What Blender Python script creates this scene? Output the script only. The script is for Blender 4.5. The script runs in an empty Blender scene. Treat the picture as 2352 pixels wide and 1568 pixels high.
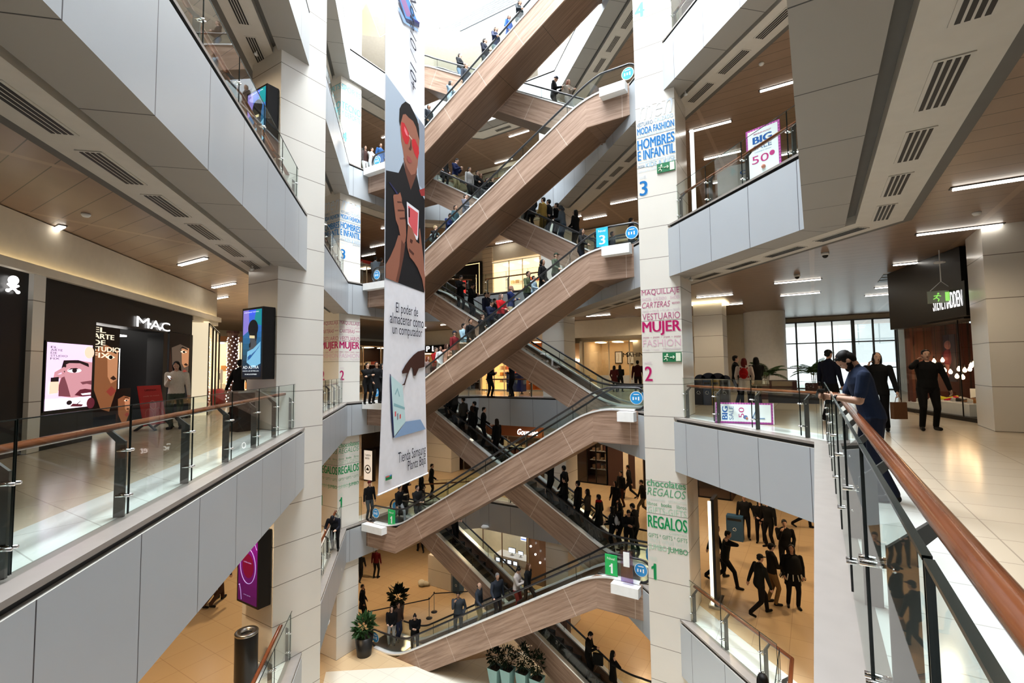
import bpy, bmesh, math, random
from mathutils import Vector, Matrix
random.seed(7)
SC = bpy.context.scene
COL = SC.collection

# ------------------------------------------------------------------ camera
F_PX, PITCH, ROLL, YAW = 1100.0, math.radians(3.3), math.radians(0.7), math.radians(32.2)
EYE = Vector((0, 0, 1.41))
_fw = Vector((0, math.cos(PITCH), math.sin(PITCH))); _up = Vector((0, -math.sin(PITCH), math.cos(PITCH))); _rt = Vector((1, 0, 0))
_r2 = _rt * math.cos(ROLL) - _up * math.sin(ROLL); _u2 = _up * math.cos(ROLL) + _rt * math.sin(ROLL)
_Z = Matrix.Rotation(YAW, 3, 'Z')
RT, UP, FW = _Z @ _r2, _Z @ _u2, _Z @ _fw
cam_data = bpy.data.cameras.new('camera')
cam_data.sensor_width = 36.0
cam_data.lens = 36.0 * F_PX / 2352
cam_data.clip_start = 0.05
cam_data.clip_end = 300
cam = bpy.data.objects.new('camera', cam_data)
cam.matrix_world = Matrix(((RT.x, UP.x, -FW.x, EYE.x), (RT.y, UP.y, -FW.y, EYE.y), (RT.z, UP.z, -FW.z, EYE.z), (0, 0, 0, 1)))
COL.objects.link(cam)
SC.camera = cam

# ------------------------------------------------------------------ view, sky, daylight through the glass roof
SC.view_settings.view_transform = 'Standard'
SC.view_settings.look = 'None'
SC.view_settings.gamma = 1.0
SC.view_settings.use_curve_mapping = False
SC.view_settings.exposure = 0.08
cy = SC.cycles
cy.max_bounces = 6; cy.diffuse_bounces = 3; cy.glossy_bounces = 3; cy.transmission_bounces = 4; cy.transparent_max_bounces = 24
cy.caustics_reflective = False; cy.caustics_refractive = False
cy.sample_clamp_indirect = 6.0
world = bpy.data.worlds.new('sky'); SC.world = world
world.use_nodes = True
bg = world.node_tree.nodes['Background']
bg.inputs[0].default_value = (0.86, 0.94, 1.0, 1)
bg.inputs[1].default_value = 4.0

def area_light(name, loc, sx, sy, power, color, rotz=0.0, rx=0.0):
    l = bpy.data.lights.new(name, 'AREA'); l.shape = 'RECTANGLE'; l.size = sx; l.size_y = sy
    l.energy = power; l.color = color
    o = bpy.data.objects.new(name, l); o.location = loc; o.rotation_euler = (rx, 0, rotz)
    COL.objects.link(o)
    return o
# daylight through the glass roof over the atrium
sky_l = area_light('skylight_daylight', (-9.2, 10.4, 28.4), 13.0, 27.0, 22000, (0.92, 0.965, 1.0), math.radians(45))
sky_l.data.spread = math.radians(135)

# warm fill spots added under the gallery ceilings to light the corridors; no fittings
def fill_spot(x, y, z, power, color=(1.0, 0.74, 0.46)):
    l = bpy.data.lights.new('fill_spot', 'SPOT'); l.energy = power; l.color = color
    l.spot_size = math.radians(150); l.spot_blend = 0.6; l.shadow_soft_size = 0.12
    o = bpy.data.objects.new('fill_spot', l); o.location = (x, y, z)
    COL.objects.link(o)
FILL = {  # level : (power, colour)
    -11.0: (390, (1.0, 0.70, 0.40)), -5.5: (375, (1.0, 0.72, 0.42)), 0.0: (185, (1.0, 0.80, 0.56)),
    5.5: (220, (1.0, 0.78, 0.54)), 11.0: (190, (1.0, 0.84, 0.64))}
for _z, (_p, _c) in FILL.items():
    for _x, _y in ((1.7, 6.0), (1.9, 12.0), (1.0, 18.0), (-3.5, 20.0), (-8.0, 25.0), (-14.0, 24.5), (-20.5, 21.0), (-21.5, 15.0),
                   (-16.5, 9.5), (-11.2, 5.0), (-8.0, 1.2), (1.2, 25.0)):
        fill_spot(_x, _y, _z + 4.2, _p * (0.35 if _z == 0 and _x < -7 and _y < 10 else 1.0), _c)
# ------------------------------------------------------------------ helpers
def V(*a): return Vector(a)
class MB:
    """collects shapes and links them as ONE mesh object"""
    def __init__(s): s.v = []; s.f = []; s.m = []; s.uv = {}
    def add(s, pts, faces, m=0):
        o = len(s.v); s.v.extend([tuple(p) for p in pts])
        for f in faces: s.f.append([o + i for i in f]); s.m.append(m)
        return o
    def poly(s, pts, m=0, uv=None):
        s.add(pts, [list(range(len(pts)))], m)
        if uv: s.uv[len(s.f) - 1] = uv
    def box(s, a, b, m=0):
        (x0, y0, z0), (x1, y1, z1) = a, b
        s.hexa([(x0, y0, z0), (x1, y0, z0), (x1, y1, z0), (x0, y1, z0), (x0, y0, z1), (x1, y0, z1), (x1, y1, z1), (x0, y1, z1)], m)
    def hexa(s, p, m=0):
        s.add(p, [(0, 3, 2, 1), (4, 5, 6, 7), (0, 1, 5, 4), (1, 2, 6, 5), (2, 3, 7, 6), (3, 0, 4, 7)], m)
    def obox(s, c, h, ang=0.0, m=0, tilt=None):
        M = Matrix.Rotation(ang, 3, 'Z')
        if tilt: M = M @ Matrix.Rotation(tilt[1], 3, tilt[0])
        c = Vector(c)
        p = [c + M @ Vector((sx * h[0], sy * h[1], sz * h[2])) for sz in (-1, 1) for sx, sy in ((-1, -1), (1, -1), (1, 1), (-1, 1))]
        s.hexa(p, m)
    def prism(s, poly, z0, z1, m=0):
        n = len(poly)
        p = [(x, y, z0) for x, y in poly] + [(x, y, z1) for x, y in poly]
        s.add(p, [list(range(n))[::-1], list(range(n, 2 * n))] + [(i, (i + 1) % n, n + (i + 1) % n, n + i) for i in range(n)], m)
    def slab(s, pts, nrm, t, m=0):
        """a flat polygon in space given thickness t along nrm"""
        n = len(pts); d = Vector(nrm) * t
        p = [Vector(q) for q in pts] + [Vector(q) + d for q in pts]
        s.add(p, [list(range(n))[::-1], list(range(n, 2 * n))] + [(i, (i + 1) % n, n + (i + 1) % n, n + i) for i in range(n)], m)
    def tube(s, pts, r, n=8, m=0, cap=True):
        pts = [Vector(p) for p in pts]
        rs = r if isinstance(r, (list, tuple)) else [r] * len(pts)
        rings = []; prev = None
        for i, p in enumerate(pts):
            t = (pts[min(i + 1, len(pts) - 1)] - pts[max(i - 1, 0)]).normalized()
            a = prev if prev is not None else (Vector((0, 0, 1)) if abs(t.z) < 0.9 else Vector((1, 0, 0)))
            a = (a - t * a.dot(t)).normalized(); b = t.cross(a); prev = a
            rings.append([p + (a * math.cos(2 * math.pi * k / n) + b * math.sin(2 * math.pi * k / n)) * rs[i] for k in range(n)])
        o = len(s.v)
        fs = []
        for i in range(len(pts) - 1):
            for k in range(n): fs.append((i * n + k, i * n + (k + 1) % n, (i + 1) * n + (k + 1) % n, (i + 1) * n + k))
        if cap: fs.append(list(range(n))[::-1]); fs.append([(len(pts) - 1) * n + k for k in range(n)])
        s.add([q for r_ in rings for q in r_], fs, m)
    def lathe(s, prof, c=(0, 0, 0), n=20, m=0, cap=True):
        p = [(c[0] + r * math.cos(2 * math.pi * k / n), c[1] + r * math.sin(2 * math.pi * k / n), c[2] + z) for r, z in prof for k in range(n)]
        fs = [(i * n + k, i * n + (k + 1) % n, (i + 1) * n + (k + 1) % n, (i + 1) * n + k) for i in range(len(prof) - 1) for k in range(n)]
        if cap: fs += [list(range(n))[::-1], [(len(prof) - 1) * n + k for k in range(n)]]
        s.add(p, fs, m)
    def ball(s, c, r, m=0, n=12, k=8, M=None):
        if not isinstance(r, (tuple, list)): r = (r, r, r)
        p = []
        for i in range(k + 1):
            a = math.pi * i / k
            for j in range(n):
                b = 2 * math.pi * j / n
                q = Vector((r[0] * math.sin(a) * math.cos(b), r[1] * math.sin(a) * math.sin(b), r[2] * math.cos(a)))
                if M: q = M @ q
                p.append(Vector(c) + q)
        s.add(p, [(i * n + j, (i + 1) * n + j, (i + 1) * n + (j + 1) % n, i * n + (j + 1) % n) for i in range(k) for j in range(n)], m)
    def disc(s, c, r, ux, uz, m=0, n=20):
        c, ux, uz = Vector(c), Vector(ux), Vector(uz)
        s.poly([c + ux * (r * math.cos(2 * math.pi * k / n)) + uz * (r * math.sin(2 * math.pi * k / n)) for k in range(n)], m)
    def text(s, body, o, ux, uz, w, h, m=0, bold=0.0, shear=0.0, fit='box', lift=0.0):
        """lettering fitted in a box w x h whose lower left corner is o"""
        heavy = bold > 0.012
        if body == '1':
            vs, fs, bb = [(.45, 0), (1, 0), (1, 1), (.52, 1), (.45, .86), (0, .76), (0, .60), (.45, .68)], [(0, 1, 2, 3, 4, 7), (4, 5, 6, 7)], (0, 0, 1, 1); heavy = False
        else: vs, fs, bb = glyphs(body, 0.0, shear)
        if len(body) == 1 and fit == 'box': w = min(w, h * (0.36 if body == '1' else 0.62))
        o, ux, uz = Vector(o), Vector(ux), Vector(uz); nn = ux.cross(uz) * lift
        bw, bh = max(bb[2] - bb[0], 1e-6), max(bb[3] - bb[1], 1e-6)
        sx, sy = w / bw, h / bh
        if fit == 'h': sx = sy
        dx = (bold * 0.9) if heavy else 0.0                 # heavy faces: the strokes are thickened by repeats
        for k in ((-1, 1, 0) if heavy else (0,)):
            s.add([o + ux * ((x - bb[0] + k * dx) * sx) + uz * ((y - bb[1]) * sy) + nn + ux.cross(uz) * (0.0006 * k) for x, y in vs], fs, m)
    def build(s, name, mats, parent=None, smooth=False, link=True):
        me = bpy.data.meshes.new(name)
        off = parent_base(parent)
        me.from_pydata([(x - off[0], y - off[1], z - off[2]) for x, y, z in s.v], [], s.f)
        if not isinstance(mats, (list, tuple)): mats = [mats]
        for k in mats: me.materials.append(k)
        me.polygons.foreach_set('material_index', s.m)
        if smooth: me.polygons.foreach_set('use_smooth', [True] * len(s.f))
        if s.uv:
            ul = me.uv_layers.new(name='UVMap')
            for fi, uvs in s.uv.items():
                for k, li in enumerate(me.polygons[fi].loop_indices): ul.data[li].uv = uvs[k]
        me.update()
        o = bpy.data.objects.new(name, me); COL.objects.link(o)
        if parent: o.parent = parent
        return o
def parent_base(p):
    b = Vector((0, 0, 0))
    while p is not None: b = b + p.location; p = p.parent
    return b
_gl = {}
def glyphs(body, bold=0.0, shear=0.0):
    k = (body, bold, shear)
    if k not in _gl:
        cu = bpy.data.curves.new('lettering', 'FONT'); cu.body = body; cu.size = 1; cu.offset = bold; cu.shear = shear; cu.resolution_u = 3
        ob = bpy.data.objects.new('lettering', cu)
        me = bpy.data.meshes.new_from_object(ob)
        vs = [(v.co.x, v.co.y) for v in me.vertices]; fs = [list(p.vertices) for p in me.polygons]
        bpy.data.objects.remove(ob); bpy.data.meshes.remove(me); bpy.data.curves.remove(cu)
        xs = [v[0] for v in vs]; ys = [v[1] for v in vs]
        _gl[k] = (vs, fs, (min(xs), min(ys), max(xs), max(ys)))
    return _gl[k]
def tag(o, label=None, cat=None, group=None, kind=None):
    if label: o['label'] = label
    if cat: o['category'] = cat
    if group: o['group'] = group
    if kind: o['kind'] = kind
    return o
def thing(name, loc, label, cat, group=None, rz=0.0):
    o = bpy.data.objects.new(name, None); COL.objects.link(o)
    o.location = loc; o.rotation_euler = (0, 0, rz); o.empty_display_size = 0.2
    return tag(o, label, cat, group)
def struct(o): o['kind'] = 'structure'; return o
def copy_tree(o, parent=None):
    c = o.copy(); COL.objects.link(c)
    if parent: c.parent = parent
    for ch in o.children: copy_tree(ch, c)
    return c

# ------------------------------------------------------------------ materials
def nodes_of(name):
    m = bpy.data.materials.new(name); m.use_nodes = True
    nt = m.node_tree
    return m, nt, nt.nodes['Principled BSDF'], nt.nodes['Material Output']
_pm = {}
def plain(name, c, rough=0.5, metal=0.0, var=0.06, scale=6.0, spec=0.5, emit=0.0):
    """a surface with a slight procedural mottle"""
    k = (name, tuple(c), rough, metal, emit)
    if k in _pm: return _pm[k]
    m, nt, b, out = nodes_of(name)
    b.inputs['Roughness'].default_value = rough; b.inputs['Metallic'].default_value = metal
    b.inputs['Specular IOR Level'].default_value = spec
    tx = nt.nodes.new('ShaderNodeTexNoise'); tx.inputs['Scale'].default_value = scale; tx.inputs['Detail'].default_value = 1.0
    tc = nt.nodes.new('ShaderNodeTexCoord'); nt.links.new(tc.outputs['Object'], tx.inputs['Vector'])
    mx = nt.nodes.new('ShaderNodeMix'); mx.data_type = 'RGBA'
    mx.inputs['A'].default_value = (*[max(0, x * (1 - var)) for x in c], 1); mx.inputs['B'].default_value = (*[min(1, x * (1 + var)) for x in c], 1)
    nt.links.new(tx.outputs['Fac'], mx.inputs['Factor']); nt.links.new(mx.outputs['Result'], b.inputs['Base Color'])
    if emit:
        nt.links.new(mx.outputs['Result'], b.inputs['Emission Color']); b.inputs['Emission Strength'].default_value = emit
    _pm[k] = m
    return m
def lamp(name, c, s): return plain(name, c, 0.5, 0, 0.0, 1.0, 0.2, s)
def glass_mat(name, tint, refl=0.08, rough=0.02):
    m, nt, b, out = nodes_of(name); nt.nodes.remove(b)
    tr = nt.nodes.new('ShaderNodeBsdfTransparent'); tr.inputs[0].default_value = (*tint, 1)
    gl = nt.nodes.new('ShaderNodeBsdfGlossy'); gl.inputs['Roughness'].default_value = rough
    lw = nt.nodes.new('ShaderNodeLayerWeight')
    ad = nt.nodes.new('ShaderNodeMath'); ad.operation = 'MULTIPLY_ADD'; ad.inputs[1].default_value = 0.55; ad.inputs[2].default_value = refl; ad.use_clamp = True
    pw = nt.nodes.new('ShaderNodeMath'); pw.operation = 'POWER'; pw.inputs[1].default_value = 4.0
    nt.links.new(lw.outputs['Facing'], pw.inputs[0]); nt.links.new(pw.outputs[0], ad.inputs[0])
    mx = nt.nodes.new('ShaderNodeMixShader')
    nt.links.new(ad.outputs[0], mx.inputs[0]); nt.links.new(tr.outputs[0], mx.inputs[1]); nt.links.new(gl.outputs[0], mx.inputs[2])
    nt.links.new(mx.outputs[0], out.inputs[0])
    return m
def _math(nt, op, a, b=None, clamp=False):
    n = nt.nodes.new('ShaderNodeMath'); n.operation = op; n.use_clamp = clamp
    for i, x in enumerate((a, b)):
        if x is None: continue
        if isinstance(x, (int, float)): n.inputs[i].default_value = x
        else: nt.links.new(x, n.inputs[i])
    return n.outputs[0]
def _mix(nt, f, a, b):
    n = nt.nodes.new('ShaderNodeMix'); n.data_type = 'RGBA'
    for k, x in (('Factor', f), ('A', a), ('B', b)):
        if isinstance(x, (int, float)): n.inputs[k].default_value = x
        elif isinstance(x, tuple): n.inputs[k].default_value = (*x, 1)
        else: nt.links.new(x, n.inputs[k])
    return n.outputs['Result']
def joints(nt, coord, spacing, width, off=0.0):
    """1 on the joint lines of a regular cladding"""
    f = _math(nt, 'FRACT', _math(nt, 'DIVIDE', _math(nt, 'ADD', coord, off + 500 * spacing), spacing))
    return _math(nt, 'LESS_THAN', f, width / spacing)
def tile_mat(name, c1, c2, grout, w, h, rough=0.18, mortar=0.006, spec=0.5):
    m, nt, b, out = nodes_of(name)
    tc = nt.nodes.new('ShaderNodeTexCoord'); br = nt.nodes.new('ShaderNodeTexBrick')
    br.offset = 0.0; br.inputs['Scale'].default_value = 1.0; br.inputs['Brick Width'].default_value = w; br.inputs['Row Height'].default_value = h
    br.inputs['Mortar Size'].default_value = mortar; br.inputs['Color1'].default_value = (*c1, 1); br.inputs['Color2'].default_value = (*c2, 1); br.inputs['Mortar'].default_value = (*grout, 1)
    br.inputs['Bias'].default_value = 0.0
    nt.links.new(tc.outputs['Object'], br.inputs['Vector']); nt.links.new(br.outputs['Color'], b.inputs['Base Color'])
    b.inputs['Roughness'].default_value = rough; b.inputs['Specular IOR Level'].default_value = spec
    return m
def lined_mat(name, c, line, axis, spacing, width, rough=0.4, off=0.0, use_uv=False, var=0.05, axis2=None, sp2=1.0, w2=0.01, spec=0.5, line2=None):
    """plain surface with regular joint lines along one or two axes"""
    m, nt, b, out = nodes_of(name)
    tc = nt.nodes.new('ShaderNodeTexCoord'); sx = nt.nodes.new('ShaderNodeSeparateXYZ')
    nt.links.new(tc.outputs['UV' if use_uv else 'Object'], sx.inputs[0])
    j = joints(nt, sx.outputs[axis], spacing, width, off)
    j2 = joints(nt, sx.outputs[axis2], sp2, w2) if axis2 else None
    if axis2 and not line2: j = _math(nt, 'MAXIMUM', j, j2)
    nz = nt.nodes.new('ShaderNodeTexNoise'); nz.inputs['Scale'].default_value = 2.0; nz.inputs['Detail'].default_value = 3.0
    nt.links.new(tc.outputs['Object'], nz.inputs['Vector'])
    base = _mix(nt, nz.outputs['Fac'], tuple(x * (1 - var) for x in c), tuple(min(1, x * (1 + var)) for x in c))
    col = _mix(nt, j, base, line)
    if line2: col = _mix(nt, j2, col, line2)
    nt.links.new(col, b.inputs['Base Color'])
    b.inputs['Roughness'].default_value = rough; b.inputs['Specular IOR Level'].default_value = spec
    return m
def wood_mat(name, dark, light, seam=(0.75, 0.68, 0.62), spacing=2.05, rough=0.45, sx=0.5, sy=22.0, seams=True):
    """laminate, grain along U, thin pale seams across it"""
    m, nt, b, out = nodes_of(name)
    tc = nt.nodes.new('ShaderNodeTexCoord'); mp = nt.nodes.new('ShaderNodeMapping')
    mp.inputs['Scale'].default_value = (sx, sy, 1)
    nt.links.new(tc.outputs['UV'], mp.inputs[0])
    nz = nt.nodes.new('ShaderNodeTexNoise'); nz.inputs['Scale'].default_value = 1.0; nz.inputs['Detail'].default_value = 4.0; nz.inputs['Roughness'].default_value = 0.65
    nt.links.new(mp.outputs[0], nz.inputs['Vector'])
    cr = nt.nodes.new('ShaderNodeMapRange'); cr.inputs['From Min'].default_value = 0.3; cr.inputs['From Max'].default_value = 0.7
    nt.links.new(nz.outputs['Fac'], cr.inputs[0])
    col = _mix(nt, cr.outputs[0], dark, light)
    if seams:
        sp = nt.nodes.new('ShaderNodeSeparateXYZ'); nt.links.new(tc.outputs['UV'], sp.inputs[0])
        col = _mix(nt, joints(nt, sp.outputs['X'], spacing, 0.013), col, seam)
    nt.links.new(col, b.inputs['Base Color']); b.inputs['Roughness'].default_value = rough
    b.inputs['Specular IOR Level'].default_value = 0.35
    return m
def srgb(c): return tuple(((v / 255) / 12.92 if v < 11 else (((v / 255) + 0.055) / 1.055) ** 2.4) for v in c)
_cm = {}
def cloth(c, rough=0.85):
    k = (tuple(c), rough)
    if k not in _cm: _cm[k] = plain('cloth', srgb(c), rough, 0, 0.12, 30.0, 0.2)
    return _cm[k]
M_floor = {0.0: tile_mat('beige floor tile', (0.66, 0.56, 0.43), (0.62, 0.53, 0.41), (0.42, 0.35, 0.27), 1.2, 0.6),
           1.0: tile_mat('amber floor tile', (0.63, 0.46, 0.27), (0.60, 0.435, 0.255), (0.44, 0.31, 0.18), 0.8, 0.8, 0.22)}
M_border = tile_mat('white floor border tile', (0.80, 0.82, 0.80), (0.78, 0.80, 0.79), (0.55, 0.55, 0.53), 1.2, 0.6, 0.12)
M_ledge = plain('grey stone ledge', (0.25, 0.225, 0.205), 0.25)
M_black = plain('black reveal', (0.006, 0.006, 0.007), 0.5)
M_panel = lined_mat('aluminium fascia panel', (0.43, 0.465, 0.50), (0.05, 0.05, 0.06), 'X', 1.35, 0.014, 0.30, use_uv=True, var=0.02, spec=0.8)
M_panel.node_tree.nodes['Principled BSDF'].inputs['Metallic'].default_value = 0.22
M_soffit = lined_mat('grey soffit panel', (0.27, 0.258, 0.24), (0.035, 0.035, 0.035), 'X', 1.35, 0.016, 0.6, use_uv=True, var=0.03)
M_strip = plain('pale soffit plaster', (0.50, 0.475, 0.43), 0.7)
M_groove = plain('dark soffit groove', (0.11, 0.105, 0.095), 0.7)
M_ceil = lined_mat('brown plank ceiling', (0.26, 0.18, 0.132), (0.045, 0.032, 0.024), 'Y', 0.42, 0.014, 0.34, axis2='X', sp2=2.95, w2=0.12, var=0.12, spec=0.45, line2=(0.34, 0.24, 0.175))
M_stone = lined_mat('cream stone cladding', (0.72, 0.695, 0.64), (0.22, 0.2, 0.17), 'Z', 5.5 / 6, 0.016, 0.22, off=0.0, var=0.03)
M_cream = plain('cream plaster', (0.78, 0.70, 0.56), 0.7)
M_white = plain('white paint', (0.82, 0.83, 0.83), 0.55)
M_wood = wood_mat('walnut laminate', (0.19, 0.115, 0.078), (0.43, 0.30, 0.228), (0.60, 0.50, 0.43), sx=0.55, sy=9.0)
M_wood_shade = wood_mat('walnut laminate painted shade', (0.10, 0.055, 0.033), (0.20, 0.12, 0.078), (0.03, 0.018, 0.012))  # darker copy of the laminate; the underside's shade is in the colour
M_rail = wood_mat('varnished timber handrail', (0.085, 0.022, 0.008), (0.21, 0.066, 0.024), rough=0.16, seams=False, sx=1.2, sy=6)
M_glass = glass_mat('pale green glass', (0.86, 0.94, 0.91), 0.05)
M_glasse = plain('glass edge', (0.004, 0.010, 0.010), 0.2)
M_clear = glass_mat('shop glass', (0.93, 0.95, 0.95), 0.06)
M_steel = plain('brushed steel', (0.46, 0.46, 0.45), 0.28, 1.0)
M_post = plain('dark steel post', (0.10, 0.098, 0.094), 0.38, 0.7)
M_chrome = plain('chrome', (0.8, 0.8, 0.8), 0.1, 1.0)
M_deck = plain('bright metal deck', (0.84, 0.86, 0.87), 0.25, 0.35)
M_rubber = plain('black rubber', (0.008, 0.008, 0.01), 0.4)
M_dark = plain('near black lacquer', (0.006, 0.0055, 0.0055), 0.35, 0, 0.06, 6.0, 0.25)
M_step = plain('dark escalator step', (0.035, 0.038, 0.036), 0.45, 0.4)
M_tube = lamp('lamp diffuser', (1.0, 0.95, 0.86), 9.0)
# ------------------------------------------------------------------ the building
LEVELS = (-5.5, 0.0, 5.5, 11.0, 16.5)
HOLE = [(-0.06, -1.5), (-0.06, 10.55), (-10.5, 21.0), (-15.4, 21.0), (-17.75, 18.65), (-17.75, 14.3), (-1.95, -1.5)]
OUTER = [(12, -8), (12, 42), (-10, 42), (-16, 42), (-34, 42), (-34, 10), (-14, -14)]
def offset(poly, d):
    n = len(poly); res = []
    for i in range(n):
        p0, p1, p2 = Vector(poly[i - 1]), Vector(poly[i]), Vector(poly[(i + 1) % n])
        a, b = (p1 - p0).normalized(), (p2 - p1).normalized()
        na, nb = Vector((a.y, -a.x)), Vector((b.y, -b.x))
        m = (na + nb).normalized()
        q = p1 + m * (d / max(m.dot(na), 0.2))
        res.append((q.x, q.y))
    return res
def ring(mb, inner, outer, z, m, flip=False):
    n = len(inner)
    for i in range(n):
        j = (i + 1) % n
        q = [(*inner[i], z), (*inner[j], z), (*outer[j], z), (*outer[i], z)]
        mb.poly(q if flip else q[::-1], m)
def hole(Z): return [(-1.05, -0.5), (-1.05, 11.54)] + HOLE[2:] if -6 < Z < -5 else HOLE       # level 1 reaches a little further out
def sweep_edge(mb, prof, HOLE):
    """prof: list of (d0,z0,d1,z1,material): strips following the edge of the opening"""
    n = len(HOLE)
    L = [0.0]
    for i in range(n): L.append(L[-1] + (Vector(HOLE[(i + 1) % n]) - Vector(HOLE[i])).length)
    for d0, z0, d1, z1, m in prof:
        A, B = offset(HOLE, d0), offset(HOLE, d1)
        for i in range(n):
            j = (i + 1) % n
            t = (Vector(HOLE[j]) - Vector(HOLE[i])).normalized()
            U = lambda q: L[i] + (Vector(q) - Vector(HOLE[i])).dot(t)
            mb.poly([(*A[i], z0), (*A[j], z0), (*B[j], z1), (*B[i], z1)], m, [(U(A[i]), 0), (U(A[j]), 0), (U(B[j]), 1), (U(B[i]), 1)])
_k = 0
for Z in LEVELS:
    fl = MB(); ring(fl, offset(hole(Z), 0.30), offset(hole(Z), 0.98), Z, 1); ring(fl, offset(hole(Z), 0.98), OUTER, Z, 0)
    struct(fl.build('floor', [M_floor[1.0 if Z < -1 else 0.0], M_border]))
    tr = MB()
    sweep_edge(tr, [(0.30, Z, 0.0, Z, 0), (0.0, Z, 0.0, Z - 0.05, 0), (0.0, Z - 0.05, 0.06, Z - 0.05, 1), (0.06, Z - 0.05, 0.06, Z - 0.12, 1), (0.06, Z - 0.12, 0.0, Z - 0.12, 3),
                    (0.0, Z - 0.12, 0.0, Z - 1.5, 2), (0.0, Z - 1.5, 0.65, Z - 1.5, 4), (0.65, Z - 1.5, 0.65, Z - 1.3, 5), (0.65, Z - 1.3, 0.82, Z - 1.3, 5),
                    (0.82, Z - 1.3, 0.82, Z - 1.45, 3), (0.82, Z - 1.45, 1.55, Z - 1.45, 3), (1.55, Z - 1.45, 1.68, Z - 1.45, 5), (1.68, Z - 1.45, 1.68, Z - 1.2, 5)], hole(Z))
    _k += 1
    struct(tr.build('trim_%d' % _k, [M_ledge, M_black, M_panel, M_strip, M_soffit, M_groove]))
    ce = MB(); ring(ce, offset(hole(Z), 1.66), OUTER, Z - 1.2, 0, True)
    struct(ce.build('ceiling', M_ceil))
gf = MB(); gf.poly([(12, -8, -11), (12, 42, -11), (-34, 42, -11), (-34, 10, -11), (-14, -14, -11)], 0)
struct(gf.build('floor', M_floor[1.0]))
pl = MB()
pl.poly([(-0.6, 9.6, -10.985), (-10.4, 19.6, -10.985), (-14.0, 15.9, -10.985), (-17.6, 13.2, -10.985), (-3, -1, -10.985)], 0)
struct(pl.build('floor', tile_mat('pale atrium floor tile', (0.74, 0.70, 0.60), (0.72, 0.68, 0.58), (0.5, 0.46, 0.38), 0.8, 0.8, 0.3)))
# roof: white upstand around the glass roof, ceiling over the top gallery
ro = MB(); ring(ro, offset(HOLE, 1.2), OUTER, 21.2, 0, True)
struct(ro.build('roof', M_white))
up = MB()
A = offset(HOLE, 1.2)
for i in (0, 1, 5, 6):
    j = (i + 1) % len(A)
    up.poly([(*A[i], 21.2), (*A[j], 21.2), (*A[j], 28.6), (*A[i], 28.6)], 0)
up.poly([(-27, 24.62, 21.2), (-9, 24.62, 21.2), (-9, 24.62, 28.6), (-27, 24.62, 28.6)]); up.poly([(-24, 10, 21.2), (-24, 24.7, 21.2), (-24, 24.7, 28.6), (-24, 10, 28.6)]); up.poly([(-24, 21, 26.2), (-9, 21, 26.2), (-9, 24.6, 25.6), (-24, 24.6, 25.6)])
struct(up.build('trim_6', M_white))
# outer walls of every storey
wl = MB()
for i in range(len(OUTER)):
    j = (i + 1) % len(OUTER)
    if i == 1:
        wl.poly([(12, 42, -11), (-10, 42, -11), (-10, 42, 0), (12, 42, 0)], 0); wl.poly([(12, 42, 4.3), (-10, 42, 4.3), (-10, 42, 22), (12, 42, 22)], 0)
    else:
        wl.poly([(*OUTER[i], -11), (*OUTER[j], -11), (*OUTER[j], 28), (*OUTER[i], 28)], 0)
struct(wl.build('wall_outer', M_cream))
# stone pillars
PILLARS = {'near': (-12.3, 6.77, -11.0, 8.07), 'far': (-19.2, 13.93, -17.9, 15.1), 'right': (-4.25, 13.9, -3.11, 15.3), 'back': (-11.5, 21.12, -10.3, 22.4)}
for nm, (x0, y0, x1, y1) in PILLARS.items():
    b = MB(); b.box((x0, y0, -11), (x1, y1, 21.2), 0)
    struct(b.build('pillar', M_stone))
b = MB(); b.box((3.1, 13.75, 0), (4.5, 15.0, 4.3), 0); struct(b.build('pillar', M_stone))
# ------------------------------------------------------------------ escalators
XA, XB = -15.87, -6.47
M_sticker = plain('blue sticker', (0.02, 0.27, 0.62), 0.4)
M_signwhite = plain('white print', (0.85, 0.87, 0.88), 0.5)
M_cyan = plain('cyan sign', (0.02, 0.42, 0.72), 0.4)
M_green = plain('green sign', (0.01, 0.42, 0.10), 0.4)
def esc_profile(za, zb, x):
    if x <= XA: return za
    if x >= XB: return zb
    return za + (zb - za) * (x - XA) / (XB - XA)
def smooth_profile(za, zb, x, r=0.75):
    """the deck and handrail bend softly at the two ends of the slope"""
    s = (zb - za) / (XB - XA)
    for k, s0, s1, zk in ((XA, 0, s, za), (XB, s, 0, zb)):
        if abs(x - k) < r:
            t = (x - k + r) / (2 * r)
            return zk - s0 * r + 2 * r * (s0 * t + (s1 - s0) * t * t / 2)
    return esc_profile(za, zb, x)
def esc_xs(x0, x1):
    xs = {x0, x1}
    for k in (XA, XB):
        for i in range(-6, 7):
            if x0 < k + i * 0.125 < x1: xs.add(k + i * 0.125)
    return sorted(xs)
def right_edge(y): return 10.5 - y if y > 15.35 else -4.9
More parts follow.
